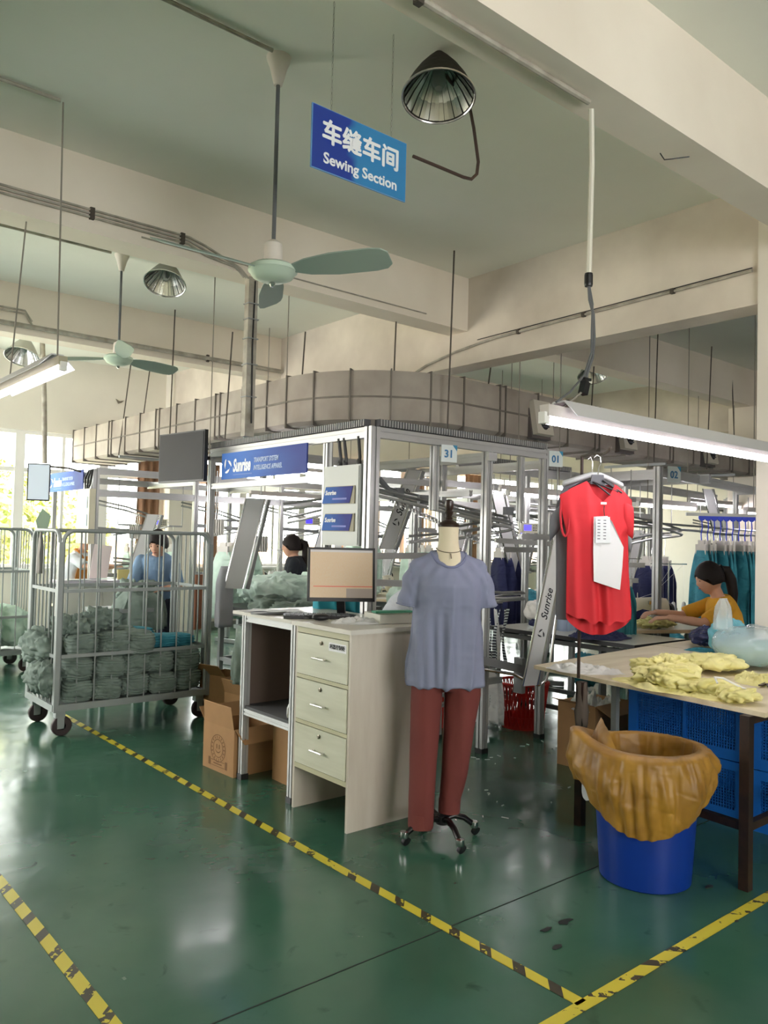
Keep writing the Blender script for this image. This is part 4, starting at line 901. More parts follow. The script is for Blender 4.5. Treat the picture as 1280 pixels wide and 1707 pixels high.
# cardboard boxes
def carton(loc, w_, d_, h_, rz, label, flaps=(), print_=False):
    t = T('cardboard_box', label, 'box', loc, rz); e = .006
    P('box_wall', MB().box(0, w_, 0, e, 0, h_), CARD, t, local=True); P('box_wall', MB().box(0, w_, d_-e, d_, 0, h_), CARD, t, local=True)
    P('box_wall', MB().box(0, e, e, d_-e, 0, h_), CARD, t, local=True); P('box_wall', MB().box(w_-e, w_, e, d_-e, 0, h_), CARD, t, local=True)
    P('box_bottom', MB().box(e, w_-e, e, d_-e, 0, e), CARD, t, local=True)
    for side, ang, ln in flaps:
        c, s = math.cos(ang), math.sin(ang)
        if side == 'x0': pts = [(0, .005, h_), (0, d_-.005, h_), (-c*ln, d_-.02, h_+s*ln), (-c*ln, .02, h_+s*ln)]
        if side == 'x1': pts = [(w_, .005, h_), (w_, d_-.005, h_), (w_+c*ln, d_-.02, h_+s*ln), (w_+c*ln, .02, h_+s*ln)]
        if side == 'y0': pts = [(.005, 0, h_), (w_-.005, 0, h_), (w_-.02, -c*ln, h_+s*ln), (.02, -c*ln, h_+s*ln)]
        if side == 'y1': pts = [(.005, d_, h_), (w_-.005, d_, h_), (w_-.02, d_+c*ln, h_+s*ln), (.02, d_+c*ln, h_+s*ln)]
        P('flap', MB().poly(pts, (.002, .002, .004)), CARD, t, local=True)
    if print_:
        mb = MB(); x = -.0012; yc, zc = d_*.5, h_*.5
        def ringp(r0_, r1_):
            n = 26
            for k in range(n):
                a, b = 2*PI*k/n, 2*PI*(k+1)/n
                mb.add([(x, yc+r1_*math.cos(a), zc+r1_*math.sin(a)), (x, yc+r1_*math.cos(b), zc+r1_*math.sin(b)), (x, yc+r0_*math.cos(b), zc+r0_*math.sin(b)), (x, yc+r0_*math.cos(a), zc+r0_*math.sin(a))], [(0, 1, 2, 3)])
        ringp(.085, .09); ringp(.055, .06)
        for k in range(18):
            a = 2*PI*k/18; mb.add([(x, yc+r_*math.cos(a+o), zc+r_*math.sin(a+o)) for r_, o in ((.065, -.05), (.065, .05), (.08, .05), (.08, -.05))], [(0, 1, 2, 3)])
        for yy in (-.015, .015): mb.box(x-.0005, x, yc+yy-.004, yc+yy+.004, zc-.003, zc+.026)
        for k in range(8):
            a, b = PI*1.15+k*.09*PI, PI*1.15+(k+1)*.09*PI
            mb.add([(x, yc+.034*math.cos(q), zc+r_) for q, r_ in ((a, .03*math.sin(a)), (b, .03*math.sin(b)), (b, .03*math.sin(b)+.006), (a, .03*math.sin(a)+.006))], [(0, 1, 2, 3)])
        for s in (-1, 1): mb.box(x-.0005, x, yc+s*.1-.012, yc+s*.1+.012, zc-.12, zc-.07)
        mb.box(x-.0005, x, yc-.08, yc+.08, zc-.118, zc-.114); mb.box(x-.0005, x, yc-.08, yc+.08, zc-.084, zc-.08); mb.box(x-.0005, x, yc-.05, yc+.05, zc-.104, zc-.096)
        P('printed_emblem', mb, CARDI, t, local=True)
    return t
carton((2.585, 4.53, 0), .36, .37, .30, .06, 'open cardboard box with a round printed emblem, left of the open stand', (('x0', 1.45, .14), ('x1', 1.3, .14), ('y0', -.7, .12), ('y1', .6, .12)), True)
carton((2.78, 4.0, 0), .3, .38, .36, 0, 'closed cardboard box standing under the open stand', (('x0', PI, .14), ('x1', PI, .14)))
carton((3.18, 5.35, 0), .35, .34, .3, .1, 'dark cardboard box on the floor under the grey cutting table', (('x0', 1.2, .12), ('y1', .8, .12)))
carton((3.3, 5.95, .0), .3, .3, .36, .3, 'cardboard box behind the cage trolley right wheel', (('x0', .9, .12),))

# monitor
t = T('computer_monitor', 'black framed computer monitor on the desk showing a beige screen', 'monitor', (2.98, 3.93, 1.06))
mc = Vector((2.93, 3.90, 1.32)); xd = Vector((.86, -.5, 0)).normalized(); nn = xd.cross(Vector((0, 0, 1))); ti = Vector((0, 0, 1)) - nn*-.0
u = (Vector((0, 0, 1))-nn*.12).normalized(); nn = xd.cross(u).normalized()
q = lambda a, b, d=0: mc+xd*a+u*b+nn*d
mw, mh = .205, .163
mb = MB()
for a0, a1, b0, b1 in ((-mw, mw, mh-.014, mh), (-mw, mw, -mh, -mh+.022), (-mw, -mw+.014, -mh, mh), (mw-.014, mw, -mh, mh)): mb.poly([q(a0, b0, .004), q(a1, b0, .004), q(a1, b1, .004), q(a0, b1, .004)], -nn*.02)
P('bezel', mb, BLK, t)
P('back_shell', MB().poly([q(-mw, -mh, -.012), q(mw, -mh, -.012), q(mw, mh, -.012), q(-mw, mh, -.012)], -nn*.025), BLK, t)
SCM = mat('beige_screen', (190, 172, 146), .5, emit=.22, var=.12, vs=70, stretch=(9, 9, .3), rgb2=(190, 160, 124))
s_ = P('display', MB().poly([q(-mw+.012, -mh+.02, 0), q(mw-.012, -mh+.02, 0), q(mw-.012, mh-.012, 0), q(-mw+.012, mh-.012, 0)], -nn*.004), SCM, t)
P('screen_block', MB().poly([q(.03, -.14, .0006), q(.19, -.14, .0006), q(.19, -.085, .0006), q(.03, -.085, .0006)], nn*.0005), mat('screen_grey', (150, 138, 128), .5, emit=.2), s_)
P('screen_line', MB().poly([q(-.17, -.075, .0006), q(.19, -.075, .0006), q(.19, -.071, .0006), q(-.17, -.071, .0006)], nn*.0005), mat('screen_red', (190, 60, 50), .5, emit=.3), s_)
P('screen_bar', MB().poly([q(-.19, .135, .0006), q(.19, .135, .0006), q(.19, .15, .0006), q(-.19, .15, .0006)], nn*.0005), mat('screen_grey2', (186, 182, 180), .5, emit=.2), s_)
P('stand_neck', MB().bar(q(0, -mh+.02, -.03), (mc.x+.03, mc.y+.03, 1.07), .05, .02), BLK, t)
P('stand_base', MB().lathe([(.1, 0), (.1, .012), (.04, .02)], (mc.x+.02, mc.y+.03, 1.06), 24), BLK, t)
# desk clutter
M = rotz(-.55)
mb = MB().obox((2.78, 3.93, 1.071), .40, .14, .018, M); t = T('keyboard', 'dark keyboard lying in front of the monitor', 'keyboard', (2.78, 3.93, 1.06)); P('case', mb, BLK, t)
mb = MB()
for i in range(14):
    for j in range(4): mb.obox(Vector((2.78, 3.93, 1.083))+M @ Vector((-.18+.0275*i, -.05+.032*j, 0)), .022, .026, .006, M)
P('keys', mb, GRYP, t, kind='stuff')
mb = MB(); heap(mb, (2.70, 3.78, 1.062), .11, .065, .04, 1, -.4, .03, 5, 20, 10, ex=1); S('computer_mouse', mb, BLK, 'black computer mouse on the desk beside the papers', 'mouse', smooth='all')
def sheets(name, c, L, W, rz, label, n=3, m=PAPER, crumple=.006, h=.004, z=None, cat='papers'):
    mb = MB(); M = rotz(rz); rr = random.Random(label)
    for k in range(n):
        a = (rr.random()-.5)*.5; Mk = rotz(rz+a); o = Vector((rr.random()-.5, rr.random()-.5, 0))*.05; z0 = k*h
        def f(u, v, top): 
            x, y = (u-.5)*L, (v-.5)*W; return Vector(c)+o+Mk @ Vector((x, y, 0))+Vector((0, 0, z0+top*.0012+max(0, noise.noise(Vector((x*9+k*3, y*9, rz)))*crumple*2)))
        mb.grid(lambda u, v: f(u, v, 1), 10, 8); mb.grid(lambda u, v: f(u, v, 0), 10, 8)
    return S(name, mb, m, label, cat, smooth='all')
sheets('paper_stack', (2.72, 4.28, 1.062), .30, .21, -.5, 'white papers spread on the left half of the desk', 4)
sheets('paper_stack', (2.80, 4.02, 1.062), .26, .2, .2, 'loose white papers between the mouse and the keyboard', 2)
mb = MB(); flatcloth(mb, (2.83, 3.62, 1.061), .32, .24, .06, 5, -.5); S('white_rag', mb, mat('white_rag', (206, 206, 204), .85, bump=.3, bs=30), 'crumpled white cloth on the desk in front of the monitor', 'cloth', smooth='all')
t = T('file_tray', 'white plastic tray with a green strip at the back right of the desk', 'tray', (3.1, 3.55, 1.06))
M = rotz(-.25); c = Vector((3.08, 3.56, 1.062))
mb = MB().obox(c+Vector((0, 0, .004)), .3, .22, .008, M)
for dx, dy, sx, sy in ((0, .11, .3, .008), (0, -.11, .3, .008), (.15, 0, .008, .22), (-.15, 0, .008, .22)): mb.obox(c+M @ Vector((dx, dy, .025)), sx, sy, .05, M)
P('tray_body', mb, mat('tray_white', (196, 196, 186), .4), t); P('green_strip', MB().obox(c+M @ Vector((.0, .05, .052)), .24, .06, .012, M), mat('strip_green', (70, 150, 120), .5), t)

# grey table with sage garments left of the desk
def table(name, label, x0, x1, y0, y1, z, topm, legm, th=.03, leg=.045, inset=.05, low=.2, cat='table', rz=0, cx=None, edgem=None):
    t = T(name, label, cat, (x0, y0, 0), rz); X, Y = x1-x0, y1-y0
    tp = P('tabletop', MB().box(0, X, 0, Y, z-th, z), topm, t, local=True)
    if edgem:
        mb = MB(); e = .004
        mb.box(-e, X+e, -e, 0, z-th-.004, z-.001); mb.box(-e, X+e, Y, Y+e, z-th-.004, z-.001); mb.box(-e, 0, 0, Y, z-th-.004, z-.001); mb.box(X, X+e, 0, Y, z-th-.004, z-.001); P('edge_strip', mb, edgem, t, local=True)
    for x in (inset, X-inset):
        for y in (inset, Y-inset): P('leg', MB().bar((x, y, 0), (x, y, z-th), leg), legm, t, local=True)
    for z_ in ((z-th-.04), low):
        for a, b in (((inset, inset), (X-inset, inset)), ((inset, Y-inset), (X-inset, Y-inset)), ((inset, inset), (inset, Y-inset)), ((X-inset, inset), (X-inset, Y-inset))):
            P('stretcher', MB().bar((*a, z_), (*b, z_), leg*.8), legm, t, local=True)
    return t
table('work_table', 'grey steel table heaped with sage garments left of the desk', 3.16, 4.2, 4.75, 5.6, .84, mat('grey_top', (120, 128, 126), .5), STEEL, low=.3)
def pile(c, L, W, H, m, label, seed, rz=0, name='garment_pile', amp=.3, f=8, group=None, nu=96, nv=40):
    mb = MB(); heap(mb, c, L, W, H, seed, rz, amp, f, nu, nv, ex=.85); return S(name, mb, m, label, 'garments', group=group, smooth='all')
pile((3.45, 5.1, .842), .5, .6, .20, SAGE, 'crumpled sage garments on the grey table, nearest heap', 2, .4)
pile((3.75, 5.3, .842), .65, .5, .22, SAGE, 'crumpled sage garments on the grey table, right behind the nearest heap', 3, .9)
pile((3.40, 5.42, .842), .4, .3, .26, SAGE, 'crumpled sage garments on the grey table, left rear heap', 4, .2)
for i, (x, y, h) in enumerate(((3.22, 4.95, .42), (3.2, 5.2, .5), (3.24, 5.44, .44))):
    mb = MB(); drape(mb, (x-.09, y, .84), .2, .08, h, i+3, 1.4, 6, .02, .8); S('hanging_garment', mb, SAGE, ['sage garment drooping over the grey table front, nearest', 'sage garment drooping over the grey table front, middle', 'sage garment drooping over the grey table front, far'][i], 'garment', smooth='all')
table('work_table', 'table with the tall pale mint heap behind the sage heap', 3.9, 5.3, 6.35, 7.3, .84, mat('dark_top', (70, 72, 74), .4), STEEL, low=.3)
pile((4.25, 6.75, .842), .8, .7, .34, MINT, 'tall pale mint garment heap in front of the woman in charcoal, left part', 11, .3, amp=.25, f=6)
pile((4.75, 6.75, .842), .8, .6, .32, MINT, 'tall pale mint garment heap in front of the woman in charcoal, right part', 12, .5, amp=.25, f=6)
# turquoise garments standing behind the monitor
for i in range(2):
    mb = MB(); drape(mb, (3.22+.12*i, 4.42-.1*i, 1.33), .2, .12, .29, i+8, -.6, 4, .014, .7); S('hanging_garment', mb, mat('turquoise_fabric', (48, 158, 176), .8, var=.2, vs=6), ['turquoise garment hanging left of the monitor', 'turquoise garment hanging just behind the monitor edge'][i], 'garment', smooth='all')

# ================================================================== CAGE TROLLEYS
def cage(x0, y0, x1, y1, zt, label):
    t = T('cage_trolley', label, 'trolley', ((x0+x1)/2, (y0+y1)/2, 0)); zb = .22
    mt = mat('cage_paint', (150, 156, 154), .45, .3, var=.08, vs=10)
    P('base_frame', MB().bar((x0, y0, zb), (x1, y0, zb), .04, .05).bar((x0, y1, zb), (x1, y1, zb), .04, .05).bar((x0, y0, zb), (x0, y1, zb), .04, .05).bar((x1, y0, zb), (x1, y1, zb), .04, .05), mt, t)
    P('floor_panel', MB().box(x0, x1, y0, y1, zb-.01, zb+.012), mt, t)
    def panel(a, b, nb, thick=.016, rails_=(.60, 1.09), postw=.03):
        a = Vector(a); b = Vector(b); d = (b-a).normalized(); L = (b-a).length; r = .09
        pts = [a+Vector((0, 0, zb))]+[a+d*(r-r*math.cos(k*PI/10))+Vector((0, 0, zt-r+r*math.sin(k*PI/10))) for k in range(6)]+[b-d*(r-r*math.sin(PI/2-k*PI/10) if 0 else r*(1-math.sin(k*PI/10)))+Vector((0, 0, zt-r+r*math.cos(k*PI/10))) for k in range(6)]+[b+Vector((0, 0, zb))]
        P('panel_tube', MB().tube(pts, .016, 10), mt, t, smooth=True)
        for z in rails_: P('cage_rail', MB().bar(a+Vector((0, 0, z)), b+Vector((0, 0, z)), .014, .026), mt, t)
        for k in range(1, nb): 
            p = a+d*L*k/nb; P('cage_bar', MB().tube([p+Vector((0, 0, zb)), p+Vector((0, 0, zt-.005))], .0065, 6), mt, t, smooth=True)
    panel((x0+.02, y0, 0), (x1-.02, y0, 0), 9); panel((x0+.02, y1, 0), (x1-.02, y1, 0), 9)
    panel((x0, y0+.02, 0), (x0, y1-.02, 0), 7); panel((x1, y0+.02, 0), (x1, y1-.02, 0), 7)
    for x in (x0, x1):
        for y in (y0, y1): P('corner_post', MB().bar((x, y, zb-.03), (x, y, zt-.09), .045, .03, upv=(1, 0, 0)), mt, t)
    for x in (x0+.05, x1-.05):
        for y in (y0+.05, y1-.05):
            c = P('castor', MB().tube([(x+.02, y-.02, .075), (x+.02, y+.02, .075)], .028, 12).box(x-.035, x+.035, y-.032, y+.032, .14, .195).box(x-.02, x+.03, y-.034, y-.028, .06, .15).box(x-.02, x+.03, y+.028, y+.034, .06, .15), mt, t)
            P('wheel', MB().lathe([(.045, -.02), (.068, -.02), (.075, -.012), (.075, .012), (.068, .02), (.045, .02)], (0, 0, 0), 24).xf(Matrix.Translation((x+.02, y, .075)) @ Matrix.Rotation(PI/2, 4, 'X')), mat('wheel_rubber', (50, 36, 36), .5), c, smooth=True)
    return t
cage(1.99, 6.15, 3.23, 6.82, 1.545, 'grey cage trolley full of sage garment bundles, nearest trolley')
cage(1.35, 9.15, 2.68, 9.85, 1.545, 'second cage trolley with mint garments at the left edge, further back')
# bundles in the near trolley: proto shapes shared
def bundle_mesh(seed, L, W, H, m, layers=9):
    mb = MB(); nu, nv = 90, 48; rings = []
    for i in range(nv+1):
        th = PI*i/nv; ring = []
        for j in range(nu):
            ph = 2*PI*j/nu; sp = lambda v, e: math.copysign(abs(v)**e, v)
            d = Vector((sp(math.sin(th), .5)*sp(math.cos(ph), .5)*L/2, sp(math.sin(th), .5)*sp(math.sin(ph), .5)*W/2, sp(math.cos(th), .7)*H/2))
            wv = d.z/H*layers*PI+noise.noise(Vector((d.x*7, d.y*7, seed)))*4.5
            g = 1-(1-abs(math.sin(wv)))**2*.2+ridge(Vector((d.x, d.y, d.z*2.5)), 11, seed)*.06+ridge(d, 26, seed+2)*.03+.10*noise.noise(d*6+Vector((0, seed, 0)))
            d = Vector((d.x*g, d.y*g, d.z*(1+.16*noise.noise(Vector((d.x*9, d.y*9, seed)))))); d.z += H/2
            ring.append(d)
        rings.append(ring)
    mb.ring_loft(rings[1:-1]); return mesh_of('garment_bundle', mb, m, 'all')
BM = [bundle_mesh(k, .31, .26, .19, SAGE) for k in range(4)]
BT = [bundle_mesh(k+9, .34, .28, .11, TEAL, 5) for k in range(2)]
rowname = ['bottom', 'second', 'third']; k = 0
pl_ = ['leftmost', 'second from the left', 'third from the left', 'right of centre', 'rightmost']
for r in range(3):
    for yy, yl in ((6.30, 'front'), (6.62, 'back')):
        for c in range(5 if r < 2 else 4):
            if r == 2 and c == 3: continue
            o = bpy.data.objects.new('garment_bundle', BM[k % 4]); COL.objects.link(o)
            cc = c if r < 2 else (0, 1, 2, 4)[c]
            o.location = (2.17+.225*cc+R.uniform(-.015, .015)+(.05 if r == 2 else 0), yy+R.uniform(-.015, .015), .235+.165*r); o.rotation_euler = (R.uniform(-.08, .08), R.uniform(-.1, .1), PI/2+R.uniform(-.12, .12)); o.scale = (1, .92, 1.0)
            setp(o, 'tied sage garment bundle in the cage trolley, %s row, %s, %s' % (rowname[r], yl, pl_[cc]), 'garments', 'sage bundles in the near cage trolley'); k += 1
for i, (x, y, z, l) in enumerate(((2.85, 6.33, .60, 'front left'), (3.03, 6.42, .58, 'front right'), (2.75, 6.6, .63, 'rear'))):
    o = bpy.data.objects.new('garment_bundle', BT[i % 2]); COL.objects.link(o); o.location = (x, y, z); o.rotation_euler = (0, 0, .3*i); setp(o, 'teal garment bundle on top of the cage trolley load, '+l, 'garments', 'teal bundles in the near cage trolley')
for i, (x, y, z, L, W, H, a, l) in enumerate(((2.16, 6.35, .68, .34, .32, .22, .4, 'loose sage heap on the left top of the cage trolley load'), (2.42, 6.5, .70, .4, .36, .24, 1.2, 'loose sage heap on the cage trolley load, just left of the teal bundles'), (1.96, 6.36, .28, .22, .4, .3, .2, 'sage garments bulging out of the trolley left end, lowest'), (1.97, 6.48, .5, .24, .42, .3, .5, 'sage garments bulging out of the trolley left end, upper'), (2.62, 6.33, .57, .3, .3, .14, .1, 'sage heap under the teal bundles in the trolley'))):
    pile((x, y, z), L, W, H, SAGE, l, 20+i, a, amp=.42, f=11)
# second trolley load
for i in range(5):
    pile((1.5+.25*i, 9.42, .24), .3, .5, .5+.06*(i % 2), MINT, 'mint garments in the far trolley, %s' % ['leftmost heap', 'second heap from the left', 'middle heap', 'fourth heap from the left', 'rightmost heap'][i], 30+i, .2*i, amp=.25, group='mint heaps in the far trolley')
# paper on the trolley and pinned garments
mb = MB(); drape(mb, (2.0, 6.66, 1.53), .14, .03, .33, 3, 1.2, 3, .008, .9); S('trolley_rag', mb, mat('dim_paper', (150, 146, 140), .85), 'greyish cloth hooked over the left end of the cage trolley', 'cloth', smooth='all')
mb = MB().poly([(2.01, 6.75, 1.5), (2.07, 6.75, 1.52), (2.10, 6.75, 1.66), (2.03, 6.75, 1.72), (1.98, 6.75, 1.62)], (.0, .004, 0)); S('green_card', mb, mat('pale_green_card', (170, 196, 170), .7), 'pale green folded card standing at the left trolley end', 'card')

# ================================================================== MANNEQUIN
def skin_union(parts, voxel, smooth=4, disp=None, m=None, name='body', parent=None, label=None):
    # parts: list of MB shapes, fused into one continuous surface
    mb = MB()
    me = bpy.data.meshes.new('tmp'); vs = []; fs = []
    for p in parts:
        k = len(vs); vs += p.v; fs += [tuple(i+k for i in f) for f in p.f]
    me.from_pydata(vs, [], fs); b = bmesh.new(); b.from_mesh(me); bmesh.ops.recalc_face_normals(b, faces=b.faces); b.to_mesh(me); b.free()
    o = bpy.data.objects.new('tmp', me); COL.objects.link(o)
    r_ = o.modifiers.new('r', 'REMESH'); r_.mode = 'VOXEL'; r_.voxel_size = voxel
    if smooth: s_ = o.modifiers.new('s', 'SMOOTH'); s_.iterations = smooth; s_.factor = .5
    dg = bpy.context.evaluated_depsgraph_get(); me2 = bpy.data.meshes.new_from_object(o.evaluated_get(dg)); bpy.data.objects.remove(o)
    if disp:
        ns = [v.normal.copy() for v in me2.vertices]
        for v, n in zip(me2.vertices, ns): v.co = v.co+n*disp(v.co, n)
    me2.materials.clear(); me2.materials.append(m); me2.name = name; me2.shade_smooth()
    off = WLOC[parent.name][0] if parent else Vector((0, 0, 0)); me2.transform(Matrix.Translation(-off))
    o = bpy.data.objects.new(name, me2); COL.objects.link(o); o.parent = parent
    if label: o['label'] = label
    return o
def limb(pts, rads, n=14, side=None, flat=None):
    # tapered rounded limb through pts
    pts = [Vector(p) for p in pts]; rings = []; d0 = (pts[1]-pts[0]).normalized(); d1 = (pts[-1]-pts[-2]).normalized()
    P2 = [pts[0]-d0*rads[0]*.9, pts[0]-d0*rads[0]*.6]+pts+[pts[-1]+d1*rads[-1]*.6, pts[-1]+d1*rads[-1]*.9]
    R2 = [rads[0]*.35, rads[0]*.8]+list(rads)+[rads[-1]*.8, rads[-1]*.35]
    pu = None
    for i, p in enumerate(P2):
        d = (P2[min(i+1, len(P2)-1)]-P2[max(i-1, 0)]).normalized()
        if side is not None: x = (Vector(side)-d*Vector(side).dot(d)).normalized()
        else:
            if pu is None: pu = Vector((0, 0, 1)) if abs(d.z) < .9 else Vector((1, 0, 0))
            x = d.cross(pu).normalized()
        y = x.cross(d).normalized(); pu = y if side is None else None; f = flat or 1
        rings.append([p+x*math.cos(t)*R2[i]+y*math.sin(t)*R2[i]*f for t in [2*PI*j/n for j in range(n)]])
    return MB().ring_loft(rings)
def eloft(rows, fr, n=28, e=1.0):
    # rows: (cx, cy, z, a, b); fr maps local (right, back, up) to world
    rings = []
    for cx_, cy_, z, a, b in rows:
        rings.append([fr(cx_+math.copysign(abs(math.cos(t))**e, math.cos(t))*a, cy_+math.copysign(abs(math.sin(t))**e, math.sin(t))*b, z) for t in [2*PI*j/n for j in range(n)]])
    return MB().ring_loft(rings)
MC = Vector((2.952, 3.005, 0)); mrz = .10
mx = rotz(mrz) @ RGT; my = rotz(mrz) @ FWD
def mf(x, y, z): return MC+mx*x+my*y+Vector((0, 0, z+(.046 if z > .02 else 0)))
t = T('dress_form', 'wooden topped dress form on a black castor base, wearing the display outfit', 'mannequin', MC)
P('neck', MB().ring_loft([[mf(a*math.cos(q), -.005+a*.92*math.sin(q), z) for q in [2*PI*j/28 for j in range(28)]] for z, a in ((1.35, .095), (1.38, .084), (1.41, .074), (1.435, .062), (1.48, .053), (1.53, .051), (1.57, .0525))]), LINEN, t, smooth=True)
P('neck_cap', MB().lathe([(.03, 1.565), (.056, 1.568), (.058, 1.578), (.05, 1.588), (.03, 1.6), (.016, 1.607)], mf(0, 0, 0)+Vector((0, 0, .046)), 28), WOOD, t, smooth=True)
P('turned_finial', MB().lathe([(.016, 1.605), (.02, 1.615), (.014, 1.622), (.018, 1.632), (.0225, 1.645), (.016, 1.655), (.021, 1.665), (.0245, 1.685), (.021, 1.705), (.01, 1.713)], mf(0, 0, 0)+Vector((0, 0, .046)), 20), WOOD, t, smooth=True)
P('necklace', MB().tube([mf(.066*math.cos(a), -.005+.062*math.sin(a), 1.455-.02*max(0, -math.sin(a))) for a in [2*PI*j/30 for j in range(30)]], .002, 5, closed=True).tube([mf(0, -.072, 1.43), mf(.002, -.086, 1.405)], .0025, 5), mat('necklace_bronze', (92, 80, 66), .4, .6), t)
P('torso', eloft([(0, 0, .84, .13, .09), (0, 0, .95, .15, .1), (0, 0, 1.1, .12, .085), (0, 0, 1.25, .15, .1), (0, 0, 1.36, .15, .085), (0, 0, 1.40, .09, .065)], mf), LINEN, t, smooth=True)
P('pole', MB().tube([mf(.01, .02, .1), mf(.01, .02, .82)], .012, 10), CHR, t, smooth=True)
base_arms = [(2.71, 3.04), (2.87, 2.79), (3.12, 2.93), (2.98, 3.2)]; bc = mf(.0, .0, 0)
P('base_hub', MB().lathe([(.03, .075), (.035, .08), (.035, .12), (.02, .13)], bc, 16), BLK, t, smooth=True)
for ax, ay in base_arms:
    e = Vector((ax, ay, 0)); d = (e-bc); e = bc+d*.93; pts = [bc+d*u+Vector((0, 0, z)) for u, z in ((0, .10), (.35, .115), (.65, .1), (.9, .065), (.97, .06))]
    a_ = P('base_arm', MB().tube(pts, lambda u: .017-.003*u, 10), mat('gloss_black', (14, 12, 14), .25), t, smooth=True)
    c = bc+d*.96
    cs = P('castor', MB().lathe([(.02, .045), (.022, .05), (.022, .075), (.016, .078)], c, 12).tube([c+Vector((.012, 0, .05)), c+Vector((.018, 0, .03))], .005, 6), CHR, a_, smooth=True)
    P('castor_wheel', MB().lathe([(.012, -.009), (.024, -.009), (.025, 0), (.024, .009), (.012, .009)], (0, 0, 0), 16).xf(Matrix.Translation(c+Vector((.012, 0, .026))) @ Matrix.Rotation(PI/2, 4, 'X') @ Matrix.Rotation(.4, 4, 'X')), BLK, cs, smooth=True)
# T-shirt on the form
sh = T('tshirt', 'lavender grey T-shirt worn by the dress form', 'garment', mf(0, 0, .74))
rows = [(-.0, 0, .742, .208, .125), (0, 0, .8, .203, .12), (0, 0, .9, .196, .115), (0, 0, 1.0, .188, .11), (0, -.004, 1.1, .178, .108), (0, -.012, 1.2, .172, .118), (0, -.012, 1.26, .17, .122), (0, -.004, 1.32, .17, .11), (0, 0, 1.365, .166, .085), (0, .008, 1.395, .148, .068), (0, .013, 1.42, .112, .056), (0, .02, 1.436, .084, .044)]
body = eloft(rows, mf, 40, .88)
parts = [body]
for s in (-1, 1):
    ext_ = 1.0 if s < 0 else 1.0
    parts.append(eloft([(0, 0, 0, 1, 1)], mf, 4) if False else MB().ring_loft([[mf(s*(cx_+math.cos(t_)*a*math.cos(sl)), cy_+math.sin(t_)*b, z+math.cos(t_)*a*math.sin(sl)) for t_ in [2*PI*j/24 for j in range(24)]] for cx_, cy_, z, a, b, sl in ((.10, 0, 1.355, .065, .055, 1.2), (.148, 0, 1.34, .062, .058, .95), (.178, 0, 1.29, .057, .058, .5), (.196, 0, 1.22, .055, .056, .25), (.212, 0, 1.155, .054, .054, .15))]))
def shirt_disp(co, n):
    l = co-MC; x = l.dot(mx); z = l.z-.046; y = l.dot(my)
    low = max(0, min(1, (1.27-z)/.25)); f = 0
    if abs(x) < .2:
        f += low*(.03*(1-abs(math.sin(x*25+math.sin(z*4)*.6+(2 if y > 0 else .4))))**1.6-.008)*(.65+.35*math.sin(x*17+1))
        f += low*.006*math.sin(x*128+z*3)*max(0, noise.noise(Vector((x*5, z*1.5, 2))))*2
        # slanting pull lines from the bust to the shoulders
        if y < 0: f += .006*math.exp(-((z-1.34)/.06)**2)*math.sin((abs(x)*1.2+(z-1.3)*.9)*70)*min(1, abs(x)*9)
        if z < .765: f += .003*math.sin(x*45)
    else: f += .004*math.sin(z*55+x*30)
    return f+.003*ridge(co, 11, 4)
skin_union(parts, .0075, 3, shirt_disp, LAV, 'shirt_body', sh)
P('neck_band', MB().tube([mf(.090*math.cos(a), -.003+.088*math.sin(a), 1.431-.072*max(0, -math.sin(a))**1.2+.008*max(0, math.sin(a))) for a in [2*PI*j/36 for j in range(36)]], .0075, 8, closed=True), mat('lavender_rib', (112, 118, 146), .85), sh, smooth=True)
for s in (-1, 1):
    P('sleeve_hem', MB().tube([mf(s*(.212+math.cos(a)*.055*.99), math.sin(a)*.055, 1.157+math.cos(a)*.009) for a in [2*PI*j/24 for j in range(24)]], .0035, 6, closed=True), LAV, sh, smooth=True)
P('thread_ends', MB().tube([mf(.24, -.05, 1.15), mf(.25, -.06, 1.13), mf(.242, -.06, 1.12)], .0015, 4), PAPER, sh)
pn = T('jogger_trousers', 'brick red jogger trousers hanging from the dress form to the floor', 'garment', mf(0, 0, .03))
parts = [eloft([(0, 0, .725, .15, .08), (0, 0, .75, .16, .09), (0, 0, .8, .15, .085)], mf)]
rl = [(-.098, 0, .82, .08, .085), (-.102, 0, .7, .079, .085), (-.107, -.01, .5, .074, .08), (-.112, -.03, .3, .068, .074), (-.118, -.05, .12, .063, .066), (-.121, -.055, .035, .061, .06)]
rr_ = [(.094, 0, .82, .085, .085), (.092, 0, .7, .088, .09), (.078, .0, .5, .078, .082), (.06, .0, .3, .064, .07), (.04, .01, .15, .054, .056), (.036, .01, .095, .053, .054)]
def pd(co, n):
    l = co-MC; x = l.dot(mx); return .004*math.sin(x*60+co.z*4)+.004*ridge(Vector((co.x, co.y, co.z*.4)), 8, 7)
skin_union([parts[0], eloft(rl, mf), eloft(rr_, mf)], .009, 3, pd, BRICK, 'trouser_legs', pn)
P('cuff', eloft([(-.1215, -.056, .034, .063, .062), (-.12, -.053, .105, .064, .064)], mf), mat('brick_rib', (112, 54, 48), .9, bump=.3, bs=140, stretch=(1, 1, .05)), pn, smooth=True)
P('cuff', eloft([(.036, .01, .088, .056, .057), (.038, .01, .155, .057, .058)], mf), mat('brick_rib', (112, 54, 48), .9), pn, smooth=True)

